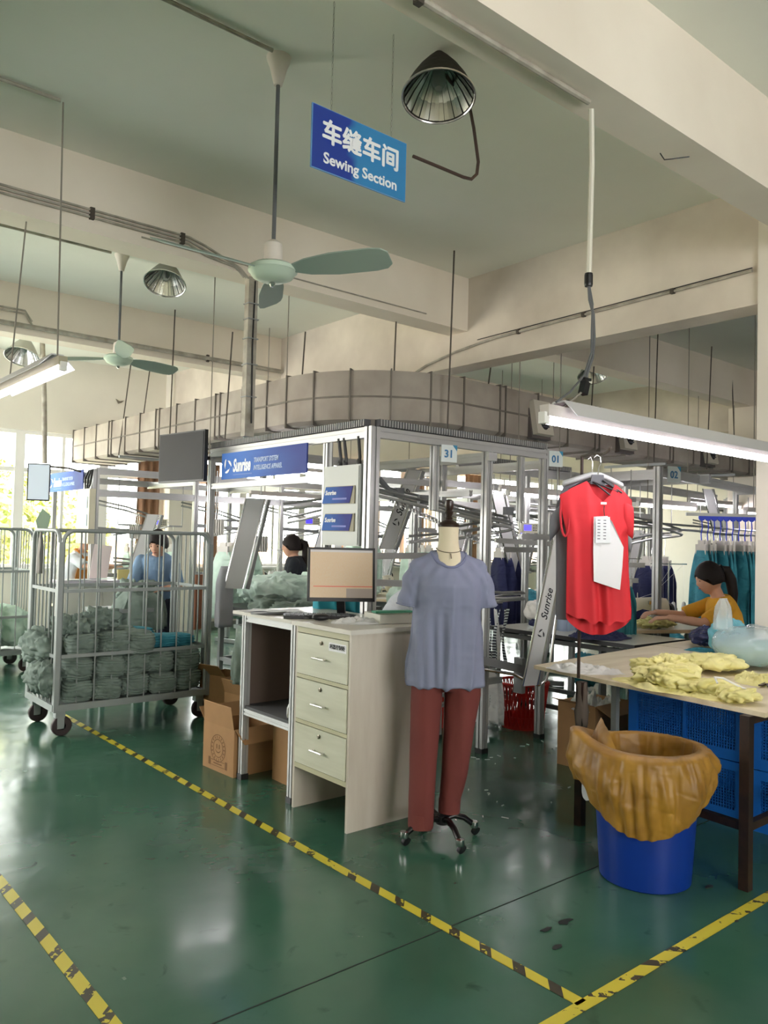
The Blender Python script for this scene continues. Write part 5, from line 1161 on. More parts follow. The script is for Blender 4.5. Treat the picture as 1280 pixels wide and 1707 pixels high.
# ================================================================== RED BLOUSE ON A HANGER
def garment(t, fr, left, right, ztop_f, zbot_f, ztop_b, zbot_b, depth, m, folds=9, amp=.008, seed=0, name='front_panel'):
    def ed(L, z):
        for (za, xa), (zb, xb) in zip(L[:-1], L[1:]):
            if za >= z >= zb: return xa+(xb-xa)*(za-z)/(za-zb+1e-9)
        return L[0][1] if z > L[0][0] else L[-1][1]
    for nm, zt_, zb_, sg in (('front_panel', ztop_f, zbot_f, -1), ('back_panel', ztop_b, zbot_b, 1)):
        mb = MB(); NU, NV = 56, 40
        def pt(u, v, off):
            z = zt_(u)+(zb_(u)-zt_(u))*v; xl, xr = ed(left, z), ed(right, z); x = xl+(xr-xl)*u
            b = depth*math.sin(PI*min(max(u, 0), 1))**.6*(.5+.5*min(1, (v+.05)*3))
            fo = amp*min(1, v*2.2)*math.sin(u*folds*2*PI+math.sin(v*2+seed)*1.2+seed)*math.sin(PI*u)**.4*(.6+.4*math.sin(u*13+seed))
            return fr(x, sg*b+fo-(off if sg < 0 else -off), z)
        mb.grid(lambda u, v: pt(u, v, 0), NU, NV); mb.grid(lambda u, v: pt(u, v, -.0025), NU, NV)
        P(nm, mb, m, t, smooth='all')
GC = Vector((3.575, 2.522, 0)); gx = rotz(-.05) @ RGT; gy = rotz(-.05) @ FWD
gf = lambda x, y, z: GC+gx*x+gy*y+Vector((0, 0, z))
def pw(L):
    def f(u):
        for (a, za), (b, zb) in zip(L[:-1], L[1:]):
            if u <= b: return za+(zb-za)*(u-a)/(b-a)
        return L[-1][1]
    return f
zt = pw([(0, 1.795), (.15, 1.835), (.37, 1.875), (.46, 1.81), (.58, 1.765), (.68, 1.80), (.77, 1.86), (.9, 1.82), (1, 1.775)])
zbk = pw([(0, 1.80), (.37, 1.875), (.58, 1.85), (.77, 1.865), (1, 1.78)])
g = T('coral_blouse', 'coral red short sleeve blouse with white tags hanging beside the trash table', 'garment', gf(0, 0, 1.05))
left = [(1.9, -.20), (1.79, -.20), (1.7, -.185), (1.58, -.158), (1.3, -.158), (1.0, -.155)]
right = [(1.9, .168), (1.74, .178), (1.62, .182), (1.6, .158), (1.4, .165), (1.2, .182), (1.0, .178)]
garment(g, gf, left, right, zt, lambda u: 1.175-.035*math.sin(PI*u)-.02*u+.01*math.cos(u*25)*math.sin(PI*u), zbk, lambda u: 1.155-.095*math.sin(PI*u)**.7, .045, CORAL, 4, .02, 1)
P('armhole_lining', MB().tube([gf(-.175-.022*math.cos(a), -.012+.022*math.sin(a), 1.69+.11*math.sin(a*1)) for a in [2*PI*j/24 for j in range(24)]], .006, 6, closed=True), mat('coral_dark', (186, 36, 48), .8), g, smooth=True)
P('sleeve', MB().ring_loft([[gf(.13+q*.052+.012*math.cos(a)*0, .028*math.sin(a), 1.70+.085*math.cos(a)-q*.04) for a in [2*PI*j/20 for j in range(20)]] for q in (0, .5, 1)]), CORAL, g, smooth='all')
P('button_loop', MB().tube([gf(.0225, -.05, 1.745), gf(.02, -.052, 1.72), gf(.024, -.053, 1.69)], .0025, 6), BLK, g)
P('neck_label', MB().obox(gf(.02, -.045, 1.757), .03, .004, .012, rotz(-.7)), WHT, g)
h = T('clothes_hanger', 'black clothes hanger with a metal hook holding the coral blouse', 'hanger', gf(0, .02, 1.85))
P('hanger_bar', MB().tube([gf(-.15, .015, 1.825), gf(-.06, .015, 1.875), gf(0, .015, 1.9), gf(.06, .01, 1.865), gf(.11, .0, 1.83)], .009, 8), BLK, h, smooth=True)
P('hanger_head', MB().poly([gf(-.04, .0, 1.86), gf(.035, .0, 1.86), gf(.028, .0, 1.91), gf(-.034, .0, 1.91)], gy*.012), mat('hanger_grey', (62, 64, 72), .4), h)
P('hook', MB().tube([gf(0, .01, 1.905), gf(.002, .01, 1.945), gf(.014, .01, 1.97), gf(.012, .01, 2.005), gf(-.008, .01, 2.015), gf(-.022, .01, 2.0)], .003, 8), CHR, h, smooth=True)
for p, q in (((-.03, 1.87), (.1, 1.82)), ((-.02, 1.865), (.06, 1.80)), ((.02, 1.88), (.12, 1.815))): P('hanger_clip', MB().tube([gf(p[0], -.01, p[1]), gf(q[0], -.02, q[1])], .005, 6), BLK, h, smooth=True)
pg = T('pinned_paper', 'white measurement sheets pinned to the front of the coral blouse', 'paper', gf(0, -.07, 1.3))
P('size_sheet', MB().poly([gf(a, -.07-.02*(a > .05), z) for a, z in ((-.035, 1.685), (.035, 1.69), (.055, 1.66), (.115, 1.53), (.11, 1.43), (.10, 1.31), (.045, 1.325), (-.03, 1.35), (-.035, 1.5))], gy*.0015), PAPER, pg)
tg = P('hang_tag', MB().poly([gf(-.028, -.082, 1.685), gf(.045, -.082, 1.685), (gf(.05, -.082, 1.55)), gf(-.026, -.082, 1.55)], gy*.0015), mat('tag_white', (226, 230, 232), .7), pg)
mb = MB()
for k in range(7):
    for a in (-.018, .012): mb.poly([gf(a, -.0835, 1.665-.016*k), gf(a+.014, -.0835, 1.665-.016*k), gf(a+.014, -.0835, 1.669-.016*k), gf(a, -.0835, 1.669-.016*k)], gy*.0005)
P('printed_rows', mb, PRINT, tg)
g2 = T('grey_shirt', 'grey shirt hanging directly behind the coral blouse', 'garment', gf(0, .1, 1.1))
g2f = lambda x, y, z: gf(x, y+.11, z)
garment(g2, g2f, [(1.9, -.1), (1.86, -.16), (1.75, -.2), (1.6, -.2), (1.4, -.195), (1.0, -.19)], [(1.9, .07), (1.86, .14), (1.75, .17), (1.4, .17), (1.0, .16)], lambda u: 1.905-.05*(2*u-1)**2-.03*max(0, 1-abs(u-.5)/.2), lambda u: 1.13, lambda u: 1.915-.05*(2*u-1)**2, lambda u: 1.13, .03, GREYJ, 5, .006, 3)
P('sleeve', MB().ring_loft([[g2f(-.13-.1*q, .03*math.sin(a), 1.75+.07*math.cos(a)-.13*q) for a in [2*PI*j/18 for j in range(18)]] for q in (0, .5, 1)]), GREYJ, g2, smooth='all')
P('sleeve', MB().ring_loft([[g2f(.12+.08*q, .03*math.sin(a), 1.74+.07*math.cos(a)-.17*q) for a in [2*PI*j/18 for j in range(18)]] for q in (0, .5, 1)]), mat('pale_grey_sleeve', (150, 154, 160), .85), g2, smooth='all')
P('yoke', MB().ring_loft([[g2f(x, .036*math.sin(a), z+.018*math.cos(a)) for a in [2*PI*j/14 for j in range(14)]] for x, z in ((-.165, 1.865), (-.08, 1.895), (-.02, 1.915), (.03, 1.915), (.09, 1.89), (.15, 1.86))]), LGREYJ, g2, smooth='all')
h2 = T('clothes_hanger', 'second black hanger behind the first, holding the grey shirt', 'hanger', g2f(0, 0, 1.9))
P('hanger_bar', MB().tube([g2f(-.14, 0, 1.86), g2f(-.02, 0, 1.92), g2f(.1, 0, 1.865)], .008, 8), BLK, h2, smooth=True)
P('hook', MB().tube([g2f(-.01, 0, 1.92), g2f(-.01, 0, 1.99), g2f(-.02, 0, 2.015), g2f(-.035, 0, 2.0)], .003, 8), CHR, h2, smooth=True)

# ================================================================== TRASH TABLE, BIN AND THINGS AROUND
t = T('sorting_table', 'plywood topped table with dark legs carrying lemon garments, behind the blue bin', 'table', (4.5, 2.4, 0))
P('tabletop', MB().poly([(3.652, 1.671, .782), (5.38, 1.62, .782), (5.38, 3.28, .782), (3.816, 3.129, .782)], (0, 0, .022)), PLY, t)
lg = [(3.705, 2.70), (3.635, 1.745), (5.3, 1.75), (5.3, 3.1), (4.5, 1.745), (4.55, 2.9)]
for i, (x, y) in enumerate(lg[:4]): P('leg', MB().bar((x, y, 0), (x, y, .782), .045), BLKM, t)
P('leg', MB().bar((4.1, 2.75, 0), (4.1, 2.75, .782), .035), STEEL, t, label='pale steel leg')
P('leg', MB().bar((4.38, 1.78, 0), (4.38, 1.78, .782), .04), BLKM, t)
for z in (.28,):
    for a, b in ((0, 1), (1, 2), (2, 3), (3, 0)): P('stretcher', MB().bar((*lg[a], z), (*lg[b], z), .035), BLKM, t)
for a, b in ((1, 2), (2, 3)): P('top_rail', MB().bar((*lg[a], .76), (*lg[b], .76), .035), BLKM, t)
P('wrap_cloth', MB().ring_loft([[(3.705+(.034+.014*noise.noise(Vector((a, z*19, 1))))*math.cos(a)*k, 2.70+(.034+.014*noise.noise(Vector((a, z*19, 5))))*math.sin(a)*k, z) for a in [2*PI*j/16 for j in range(16)]] for z, k in ((.78, .75), (.72, .85), (.66, .9), (.62, 1.1), (.56, 1.05), (.53, .9))]), mat('dirty_wrap', (84, 74, 66), .9), t, smooth='all')
t = T('display_pole', 'thin dark pole with a bent hook rising from the sorting table leg', 'pole', (3.705, 2.72, .8))
P('pole', MB().tube([(3.70, 2.72, .80), (3.70, 2.72, 2.03)], .009, 8), BLKM, t, smooth=True)
P('hook_bar', MB().tube([(3.70, 2.72, 2.03), (3.66, 2.62, 2.035), (3.60, 2.51, 2.02), (3.57, 2.46, 2.03), (3.56, 2.44, 2.05)], .007, 8), ROD, t, smooth=True)
t = T('sorting_table', 'second plywood table butted against the far side of the first, under the bags', 'table', (6, 3, 0))
P('tabletop', MB().poly([(5.39, 2.64, .782), (6.6, 2.6, .782), (6.6, 3.3, .782), (5.39, 3.28, .782)], (0, 0, .022)), PLY, t)
for x in (5.45, 6.5):
    for y in (2.7, 3.2): P('leg', MB().bar((x, y, 0), (x, y, .782), .04), BLKM, t)
# blue bin
BC = Vector((3.395, 2.105, 0))
t = T('round_bin', 'round royal blue plastic bin lined with a mustard bag', 'bin', BC)
mb = MB().lathe([(.198, 0), (.205, .006), (.225, .3), (.245, .56), (.245, .585)], BC, 48, caps=False); mb.lathe([(.192, .01), (.216, .3), (.236, .58), (.245, .585)], BC, 48, caps=False); mb.lathe([(.0, 0), (.198, 0)], BC, 48, caps=False); mb.lathe([(.0, .012), (.192, .012)], BC, 48, caps=False)
P('bin_body', mb, BLUEB, t, smooth=True)
P('bin_rim', MB().tube([BC+Vector((.249*math.cos(a), .249*math.sin(a), .575)) for a in [2*PI*j/48 for j in range(48)]], .008, 8, closed=True), BLUEB, t, smooth=True)
# bag: inside lining over rim, skirt hanging outside, lowest on the camera side
bg_ = T('bin_liner', 'mustard nylon bag folded over the rim of the blue bin', 'bag', BC+Vector((0, 0, .2)))
vx = RGT; vy = -FWD
def bagpt(a, v, off=0):
    # a angle (0 = camera right, pi/2 = towards camera); v 0 inside bottom .. .4 rim .. 1 hem
    ca, sa = math.cos(a), math.sin(a); hump = math.exp(-((((a-PI*1.05+PI) % (2*PI))-PI)/.5)**2)
    drop = .13+.23*max(0, math.sin(a-.30))**1.2+.04*max(0, -ca)*max(0, -sa); rimz = .615
    if v < .4:
        u = v/.4; r_ = .165+.062*u; z = .25+(rimz-.25)*u
        r_ += .003*math.sin(a*14+u*3)
    else:
        u = (v-.4)/.6; r_ = .227+.036*min(1, u*12)+.055*math.sin(min(1, u*1.4)*PI/2)*(.7+.5*abs(ca))-.045*u*u*(sa > 0)+.075*hump*(1-u)
        z = rimz+.004*math.sin(min(1, u*8)*PI)-drop*u+.06*hump*math.exp(-((u-.05)/.12)**2)
        dirn = math.sin(a*23+4*math.sin(a*3)+u*2)*.5+math.sin(a*41+3*u+2*math.sin(a*5))*.3
        r_ += (.009*dirn+.014*noise.noise(Vector((ca*4, sa*4, u*3))))*min(1, u*2.5)
    n = .008*ridge((ca*1.3, sa*1.3, v*.5), 6, 3)*(1 if v > .4 else .4)+.003*ridge((ca*1.4, sa*1.4, v*.4), 17, 4)*(1 if v > .4 else .3)
    r_ += n+off
    return BC+vx*(ca*r_)+vy*(sa*r_)+Vector((0, 0, z))
mb = MB(); NA, NV = 200, 60
for off in (0, -.003): mb.grid(lambda u, v: bagpt(2*PI*u, v, off), NA, NV)
P('liner_cloth', mb, MUST, bg_, smooth='all')
mb = MB()   # lump of the bag standing up at the back left
def lump(u, v):
    a = PI*.78+u*PI*.52; h_ = math.sin(PI*u)**.7
    p = BC+vx*(math.cos(a)*(.265-.03*v))+vy*(math.sin(a)*(.265-.03*v)); z = .585+v*.13*h_+.006*ridge((u*2, v, 0), 3, 5); q = p+vx*.03*v*h_
    return (q.x, q.y, z)
mb.grid(lump, 30, 12); mb.grid(lambda u, v: Vector(lump(u, v))+Vector((.003, .003, 0)), 30, 12)
P('upturned_fold', mb, MUST, bg_, smooth='all')
mb = MB(); mb.grid(lambda u, v: BC+vx*(math.cos(PI*.78+u*PI*.36)*(.262+.03*v))+vy*(math.sin(PI*.78+u*PI*.36)*(.262+.03*v))+Vector((0, 0, .52-.17*v*math.sin(PI*(u*.7+.1))+.004*ridge((u*3, v, 1), 4, 2))), 30, 8)
mb.grid(lambda u, v: BC+vx*(math.cos(PI*.78+u*PI*.36)*(.260+.03*v))+vy*(math.sin(PI*.78+u*PI*.36)*(.260+.03*v))+Vector((0, 0, .52-.17*v*math.sin(PI*(u*.7+.1))+.004*ridge((u*3, v, 1), 4, 2))), 30, 8)
P('clear_underbag', mb, mat('milky_film', (214, 218, 220), .3, alpha=.6), bg_, smooth='all')

# blue crates under the table
def crate(x0, y0, x1, y1, z0, h_, label):
    t = T('plastic_crate', label, 'crate', ((x0+x1)/2, (y0+y1)/2, z0))
    def side(a, b):
        a = Vector(a); b = Vector(b); d = (b-a).normalized(); L = (b-a).length; nn = d.cross(Vector((0, 0, 1)))
        mb = MB(); mb.bar(a+Vector((0, 0, z0+.03)), b+Vector((0, 0, z0+.03)), .012, .06); mb.bar(a+Vector((0, 0, z0+h_-.025)), b+Vector((0, 0, z0+h_-.025)), .02, .05)
        mb.bar(a+d*.03+Vector((0, 0, z0)), a+d*.03+Vector((0, 0, z0+h_)), .06, .014, upv=nn); mb.bar(b-d*.03+Vector((0, 0, z0)), b-d*.03+Vector((0, 0, z0+h_)), .06, .014, upv=nn); mb.bar((a+b)/2+Vector((0, 0, z0)), (a+b)/2+Vector((0, 0, z0+h_)), .02, .014, upv=nn)
        n = int(L/.016)
        for i in range(1, n): 
            p = a+d*L*i/n; mb.bar(p+Vector((0, 0, z0+.06)), p+Vector((0, 0, z0+h_-.05)), .005, .006, upv=nn)
        for j in range(1, int((h_-.1)/.016)): z = z0+.06+j*.016; mb.bar(a+Vector((0, 0, z)), b+Vector((0, 0, z)), .006, .005)
        P('mesh_side', mb, CRATE, t)
    for a, b in (((x0, y0, 0), (x1, y0, 0)), ((x1, y1, 0), (x0, y1, 0)), ((x0, y1, 0), (x0, y0, 0)), ((x1, y0, 0), (x1, y1, 0))): side(a, b)
    P('crate_bottom', MB().box(x0, x1, y0, y1, z0, z0+.006), CRATE, t)
crate(4.48, 2.15, 5.02, 2.9, 0, .33, 'blue mesh crate under the sorting table, lower of the stack')
crate(4.48, 2.15, 5.02, 2.9, .335, .33, 'blue mesh crate under the sorting table, upper of the stack')
crate(4.42, 1.80, 5.0, 2.1, 0, .33, 'blue mesh crate nearer the table leg, lower'); crate(4.42, 1.80, 5.0, 2.1, .335, .33, 'blue mesh crate nearer the table leg, upper')
carton((4.6, 3.24, 0), .42, .3, .44, .05, 'cardboard box with white papers beside the blue crates under the table', (('y0', -.5, .12), ('x0', .3, .1)))
mb = MB(); flatcloth(mb, (4.81, 3.40, .40), .5, .36, .16, 40, .1); S('white_scraps', mb, WHTF, 'white fabric scraps heaped in the box under the sorting table', 'scraps', smooth='all')
# goods on the sorting table
TZ = .805
def crumple(name, c, L, W, H, m, label, seed, rz, amp=.45, f=13, cat='garment', nu=130, nv=46, ex=.9, **k):
    mb = MB(); heap(mb, c, L, W, H, seed, rz, amp, f, nu, nv, ex=ex); return S(name, mb, m, label, cat, smooth='all', **k)
mb = MB(); flatcloth(mb, (3.90, 2.82, TZ), .42, .24, .085, 50, -1.0); S('white_cloth', mb, WHTF, 'white cloth lying at the left corner of the sorting table', 'cloth', smooth='all')
crumple('lemon_garment', (3.84, 2.30, TZ), .44, .30, .12, LEMON, 'lemon garment heap on the sorting table, left part of the front pile', 51, 1.2)
crumple('lemon_garment', (4.02, 2.38, TZ), .40, .36, .15, LEMON, 'lemon garment heap on the sorting table, highest part behind the front pile', 52, .4)
crumple('lemon_garment', (3.83, 2.05, TZ), .34, .22, .09, LEMON, 'lemon garment heap on the sorting table, middle of the front pile', 53, 1.7)
crumple('lemon_garment', (3.80, 1.86, TZ), .24, .24, .08, LEMON, 'lemon garment with a white drawstring near the table corner', 54, .6)
crumple('lemon_garment', (4.55, 2.42, TZ), .44, .42, .11, LEMON, 'lemon garment spread further back on the sorting table', 55, -.4, f=10)
mb = MB(); flatcloth(mb, (4.5, 2.1, TZ), .5, .26, .07, 56, .5); S('lemon_garment', mb, LEMON, 'flat lemon garment at the right edge of the photo on the sorting table', 'garment', smooth='all')
mb = MB(); flatcloth(mb, (3.86, 2.2, TZ), .75, .36, .07, 76, 1.5); S('lemon_garment', mb, LEMON, 'flat lemon garment lying flat beneath the three front heaps', 'garment', smooth='all')
S('drawstring', MB().tube([(3.72, 1.93, .89), (3.73, 1.95, .915), (3.77, 1.93, .91), (3.79, 1.86, .88), (3.8, 1.80, .86)], .005, 6), WHTF, 'white drawstring looping out of the lemon garment', 'cord', smooth=True)
mb = MB(); flatcloth(mb, (5.45, 2.88, TZ), .36, .22, .03, 57, -.6); S('teal_cloth', mb, TEAL, 'small teal cloth under the navy plastic bag', 'cloth', smooth='all')
crumple('plastic_bag', (5.62, 3.0, TZ), .34, .26, .16, mat('navy_bag', (58, 62, 104), .25, var=.4, vs=14, bump=.6, bs=30), 'small shiny plastic bag with navy contents on the second table', 58, .2, amp=.3, f=10, cat='bag', ex=1)
t = T('plastic_bag', 'large clear plastic bag with pale teal contents at the right end of the table', 'bag', (4.98, 2.32, TZ))
mb = MB(); heap(mb, (4.98, 2.32, TZ), .62, .50, .27, 60, -.6, .12, 5, 64, 30, ex=.95); P('film', mb, POLY, t, smooth='all')
mb = MB(); heap(mb, (4.98, 2.32, TZ), .52, .42, .18, 61, -.6, .3, 8, 48, 20, ex=.95); P('contents', mb, mat('pale_teal_fabric', (150, 186, 180), .85, var=.2, vs=7), t, smooth='all')
mb = MB(); drape(mb, (4.88, 2.50, 1.22), .10, .08, .2, 4, 0, 5, .012, .5); P('twisted_neck', mb, POLY, t, smooth='all')
crumple('teal_cloth', (5.26, 2.66, TZ), .30, .2, .27, mat('pale_teal_cloth', (110, 176, 190), .85), 'pale teal cloth heap behind the large clear bag', 62, -.3, amp=.2)
mb = MB().obox((4.3, 1.95, TZ+.015), .1, .02, .006, rotz(.5)); mb.obox((4.33, 1.99, TZ+.012), .12, .02, .006, rotz(.15)); S('scissors', mb, mat('dark_steel', (60, 44, 48), .4, .5), 'dark scissors at the right edge of the sorting table', 'scissors')
# black edged white table behind the blouse
table('cutting_table', 'white topped table with a thick black edge behind the coral blouse', 5.46, 6.2, 3.5, 5.0, .77, mat('melamine_white', (214, 214, 204), .18), mat('table_grey', (90, 92, 90), .6), th=.03, edgem=BLK, low=.15)
mb = MB(); flatcloth(mb, (5.65, 3.95, .775), .6, .5, .08, 63, .4); S('navy_garment', mb, NAVY, 'navy garments on the black edged table, behind the blouse hem', 'garment', smooth='all')
crumple('navy_garment', (5.75, 4.65, .775), .3, .22, .09, NAVY, 'navy garments on the black edged table, left of the slanting arm', 64, .9)
crumple('white_bag', (5.95, 4.7, .775), .5, .5, .26, mat('white_bag_film', (226, 224, 216), .4, var=.15, vs=8, bump=.4, bs=20), 'big white plastic wrapped bundle between the posts', 65, .2, amp=.2, f=7, cat='bag')
# red baskets, striped ribbons below the frame
t = T('laundry_basket', 'red mesh basket on the floor between the conveyor frame legs', 'basket', (5.25, 4.42, 0))
mb = MB(); n = 34
for k in range(n):
    a = 2*PI*k/n; mb.bar((5.25+.17*math.cos(a), 4.42+.17*math.sin(a), .02), (5.25+.21*math.cos(a+.25), 4.42+.21*math.sin(a+.25), .36), .009); mb.bar((5.25+.17*math.cos(a), 4.42+.17*math.sin(a), .02), (5.25+.21*math.cos(a-.25), 4.42+.21*math.sin(a-.25), .36), .009)
P('mesh_wall', mb, REDP, t)
P('basket_rim', MB().tube([(5.25+.213*math.cos(a), 4.42+.213*math.sin(a), .37) for a in [2*PI*k/32 for k in range(32)]], .012, 8, closed=True), REDP, t, smooth=True)
P('basket_base', MB().lathe([(.17, 0), (.175, .1), (.165, .1), (.165, .01), (0, .01)], (5.25, 4.42, 0), 32, caps=False), REDP, t)
t = T('laundry_basket', 'second red basket, mostly hidden behind the mannequin legs', 'basket', (4.75, 4.85, 0))
P('basket_body', MB().lathe([(.15, 0), (.19, .34), (.2, .34), (.2, .36), (.18, .35), (.14, .01), (0, .01)], (4.75, 4.85, 0), 28, caps=False), REDP, t)
RIB = bpy.data.materials.new('striped_ribbon'); RIB.use_nodes = True; nt = RIB.node_tree; tc = nt.nodes.new('ShaderNodeTexCoord'); wv = nt.nodes.new('ShaderNodeTexWave'); wv.bands_direction = 'Z'; wv.inputs['Scale'].default_value = 14; wv.inputs['Distortion'].default_value = 1.2
cr = nt.nodes.new('ShaderNodeValToRGB'); cr.color_ramp.interpolation = 'CONSTANT'; cr.color_ramp.elements[1].position = .5; cr.color_ramp.elements[0].color = C(24, 28, 48); cr.color_ramp.elements[1].color = C(226, 232, 232)
nt.links.new(tc.outputs['Object'], wv.inputs[0]); nt.links.new(wv.outputs[1], cr.inputs[0]); nt.links.new(cr.outputs[0], nt.nodes['Principled BSDF'].inputs['Base Color'])
for i in range(9):
    x = 4.76+.045*(i % 5)+.02*(i//5); y = 4.35+.04*(i//5); hi = i % 2
    mb = MB(); rows = []
    z0 = (1.0, .66)[i//5]; ln = (.38, .42)[i//5]+.05*((i*7) % 3)
    for v in range(14):
        tt = v/13; xx = x+.015*math.sin(tt*5+i*2)+(.06*(1-tt)**3 if i//5 == 0 else 0)*(1 if i % 2 else -.5); yy = y+.01*math.cos(tt*4+i)
        a = i*.8+tt*2; rows.append([Vector((xx+math.cos(a)*s*.016, yy+math.sin(a)*s*.016, z0-ln*tt)) for s in (-1, 1)]+[Vector((xx+math.cos(a)*s*.016+.001, yy+math.sin(a)*s*.016+.002, z0-ln*tt)) for s in (1, -1)])
    mb.ring_loft(rows)
    nm = ['leftmost upper', 'second upper', 'third upper', 'fourth upper', 'rightmost upper', 'leftmost lower', 'second lower', 'third lower', 'rightmost lower'][i]
    S('ribbon_strip', mb, RIB if i % 3 != 2 else WHTF, '%s strip of dangling navy and white ribbon behind the frame post' % nm, 'ribbon', group='dangling ribbons behind the conveyor post')
mb = MB(); drape(mb, (4.86, 4.42, .5), .22, .12, .42, 9, 0, 6, .03, .5); S('white_offcuts', mb, WHTF, 'white fabric offcuts hanging down to the floor behind the frame post', 'scraps', smooth='all')

# ================================================================== HANGING GARMENTS AND SEWING PLACES
def hangrow(label, x0, y0, dx, dy, n, z, hgt, m, wd, seed, wheel=None, dp=.06, group=None):
    # hangers with clips on a rail; each garment is a thing of its own
    if not wheel:
        a0 = Vector((x0-dx, y0-dy, z+.03)); b0 = Vector((x0+dx*n, y0+dy*n, z+.03)); hr_ = T('hanger_rail', 'slim rail carrying the row: ' + label, 'rail', a0)
        P('bar', MB().bar(a0, b0, .016, .022), ALUD, hr_)
        for e in (a0, b0): P('drop_rod', MB().tube([e, (e.x, e.y, 2.2)], .006, 6), ALUD, hr_)
    o0 = None
    for i in range(n):
        x, y = x0+dx*i, y0+dy*i; a = math.atan2(dy, dx)+PI/2+.25*math.sin(seed+i*2)
        lab = '%s, %s' % (label, ['first from the left', 'second from the left', 'third from the left', 'fourth from the left', 'fifth from the left', 'sixth from the left', 'seventh from the left', 'eighth from the left', 'ninth from the left', 'tenth from the left'][i])
        if o0 is None or i in (1, 2):
            t = T('hanging_garment', lab, 'garment', (x, y, z-.3-hgt), 0, group)
            mb = MB(); drape(mb, (x, y, z-.3), wd, dp, hgt, seed+i, a, 4, .014, .55); P('fabric', mb, m, t, smooth='all')
            P('clip_bar', MB().obox((x, y, z-.29), wd*.5, .022, .10, rotz(a)).obox((x, y, z-.23), wd*.3, .014, .06, rotz(a)), CLAMP, t)
            if wheel:
                P('hanger_rod', MB().tube([(x, y, z-.01), (x+.01, y, z-.08), (x-.012, y, z-.14), (x, y, z-.22)], .006, 6), HOOKB, t, smooth=True)
                P('hanger_wheel', MB().lathe([(.01, -.008), (.03, -.008), (.034, 0), (.03, .008), (.01, .008)], (0, 0, 0), 18).xf(Matrix.Translation((x, y, z+.02)) @ Matrix.Rotation(math.atan2(-FWD.y, -FWD.x), 4, 'Z') @ Matrix.Rotation(PI/2, 4, 'Y')), HOOKB, t, smooth=True)
            else: P('hanger_rod', MB().tube([(x, y, z+.02), (x+.01, y, z-.08), (x-.01, y, z-.15), (x, y, z-.22)], .004, 6), CHR, t, smooth=True)
            if o0 is None: o0 = []
            o0.append(t)
        else: dup(o0[i % len(o0)], (x, y, z-.3-hgt), label=lab, group=group)
hangrow('teal garment under a blue wheel hanger behind the woman in mustard', 7.37, 4.0, .046, -.039, 10, 1.80, .95, TEAL, .34, 1, wheel=True, group='teal garments on blue wheel hangers')
S('hanger_rail', MB().bar((7.25, 4.1, 1.85), (8.4, 3.13, 1.85), .02, .03), ALU, 'slim rail carrying the blue wheel hangers', 'rail')
mb = MB().obox((7.86, 3.6, 1.83), .07, .01, .1, rotz(-.7)); mb.xf(Matrix.Translation((0, 0, -.02))); S('green_tag', mb, GREENT, 'bright green tag at the right end of the blue wheel hangers', 'tag')
hangrow('dark teal garment right behind the coral blouse', 6.0, 4.05, .06, -.01, 3, 1.48, .5, mat('deep_teal_fabric', (44, 118, 126), .85, var=.3, vs=7), .26, 5, group='dark teal garments behind the blouse')
hangrow('navy garment above the thread cones', 7.6, 4.75, .09, -.02, 4, 1.62, .62, NAVY, .3, 7, group='navy garments above the thread cones')
hangrow('navy garment seen between the 31 and 01 posts', 5.95, 5.35, .09, .0, 3, 1.68, .7, NAVY, .3, 11, group='navy garments between the posts')
hangrow('mint garment hanging left of the woman in charcoal', 4.08, 7.5, .1, .02, 5, 1.66, .7, MINT, .3, 13, group='mint garments left of the woman in charcoal')
hangrow('mint garment hanging behind the grey control panel', 6.05, 7.9, .1, .0, 5, 1.75, .5, MINT, .3, 17, wheel=True, group='mint garments behind the control panel')
hangrow('mint garment hanging in front of the peach curtain', 7.4, 8.3, .14, .02, 4, 1.66, .45, MINT, .28, 19, group='mint garments before the peach curtain')
hangrow('mint garment near the far left conveyor frame', 3.9, 9.6, .13, .02, 6, 1.6, .6, MINT, .3, 23, group='mint garments at the far left frame')
hangrow('pale grey garment bundle by the slanting arm', 5.75, 4.45, .06, .01, 3, 1.52, .55, mat('bluegrey_fabric', (146, 160, 182), .85), .22, 29, group='blue grey garments by the slanting arm')
hangrow('teal garment in the far right rows, front row', 9.0, 3.9, .12, .02, 8, 1.62, .75, TEAL, .3, 31, group='teal garments in the far right front row')
hangrow('grey blue garment in the far right rows, middle row', 9.4, 4.9, .14, .02, 8, 1.66, .8, mat('dusk_fabric', (92, 104, 124), .85, var=.3, vs=6), .3, 37, group='grey blue garments in the far right middle row')
hangrow('white garment in the far right rows, rear row', 10.6, 5.7, .18, .02, 8, 1.7, .8, WHTF, .32, 41, group='white garments in the far right rear row')
# bunches of empty clip hangers
def clipbunch(c, label, n=5):
    t = T('clip_hanger_bunch', label, 'hangers', c); c = Vector(c)
    for i in range(n):
        o = c+RGT*(.022*i-.05)
        P('clip_body', MB().obox(o+Vector((0, 0, .0)), .05, .012, .13, rotz(.5)).obox(o+Vector((0, 0, -.07)), .03, .014, .03, rotz(.5)), CLAMP, t)
        P('clip_hook', MB().tube([o+Vector((0, 0, .06)), o+Vector((.01, 0, .15)), o+Vector((0, .01, .22))], .004, 6), CHR, t)
clipbunch((3.72, 6.95, 1.62), 'bunch of grey clip hangers above the mint heap'); clipbunch((3.99, 6.58, 1.47), 'bunch of grey clip hangers just left of the woman in charcoal'); clipbunch((3.75, 9.0, 1.55), 'bunch of clip hangers behind the man in blue')

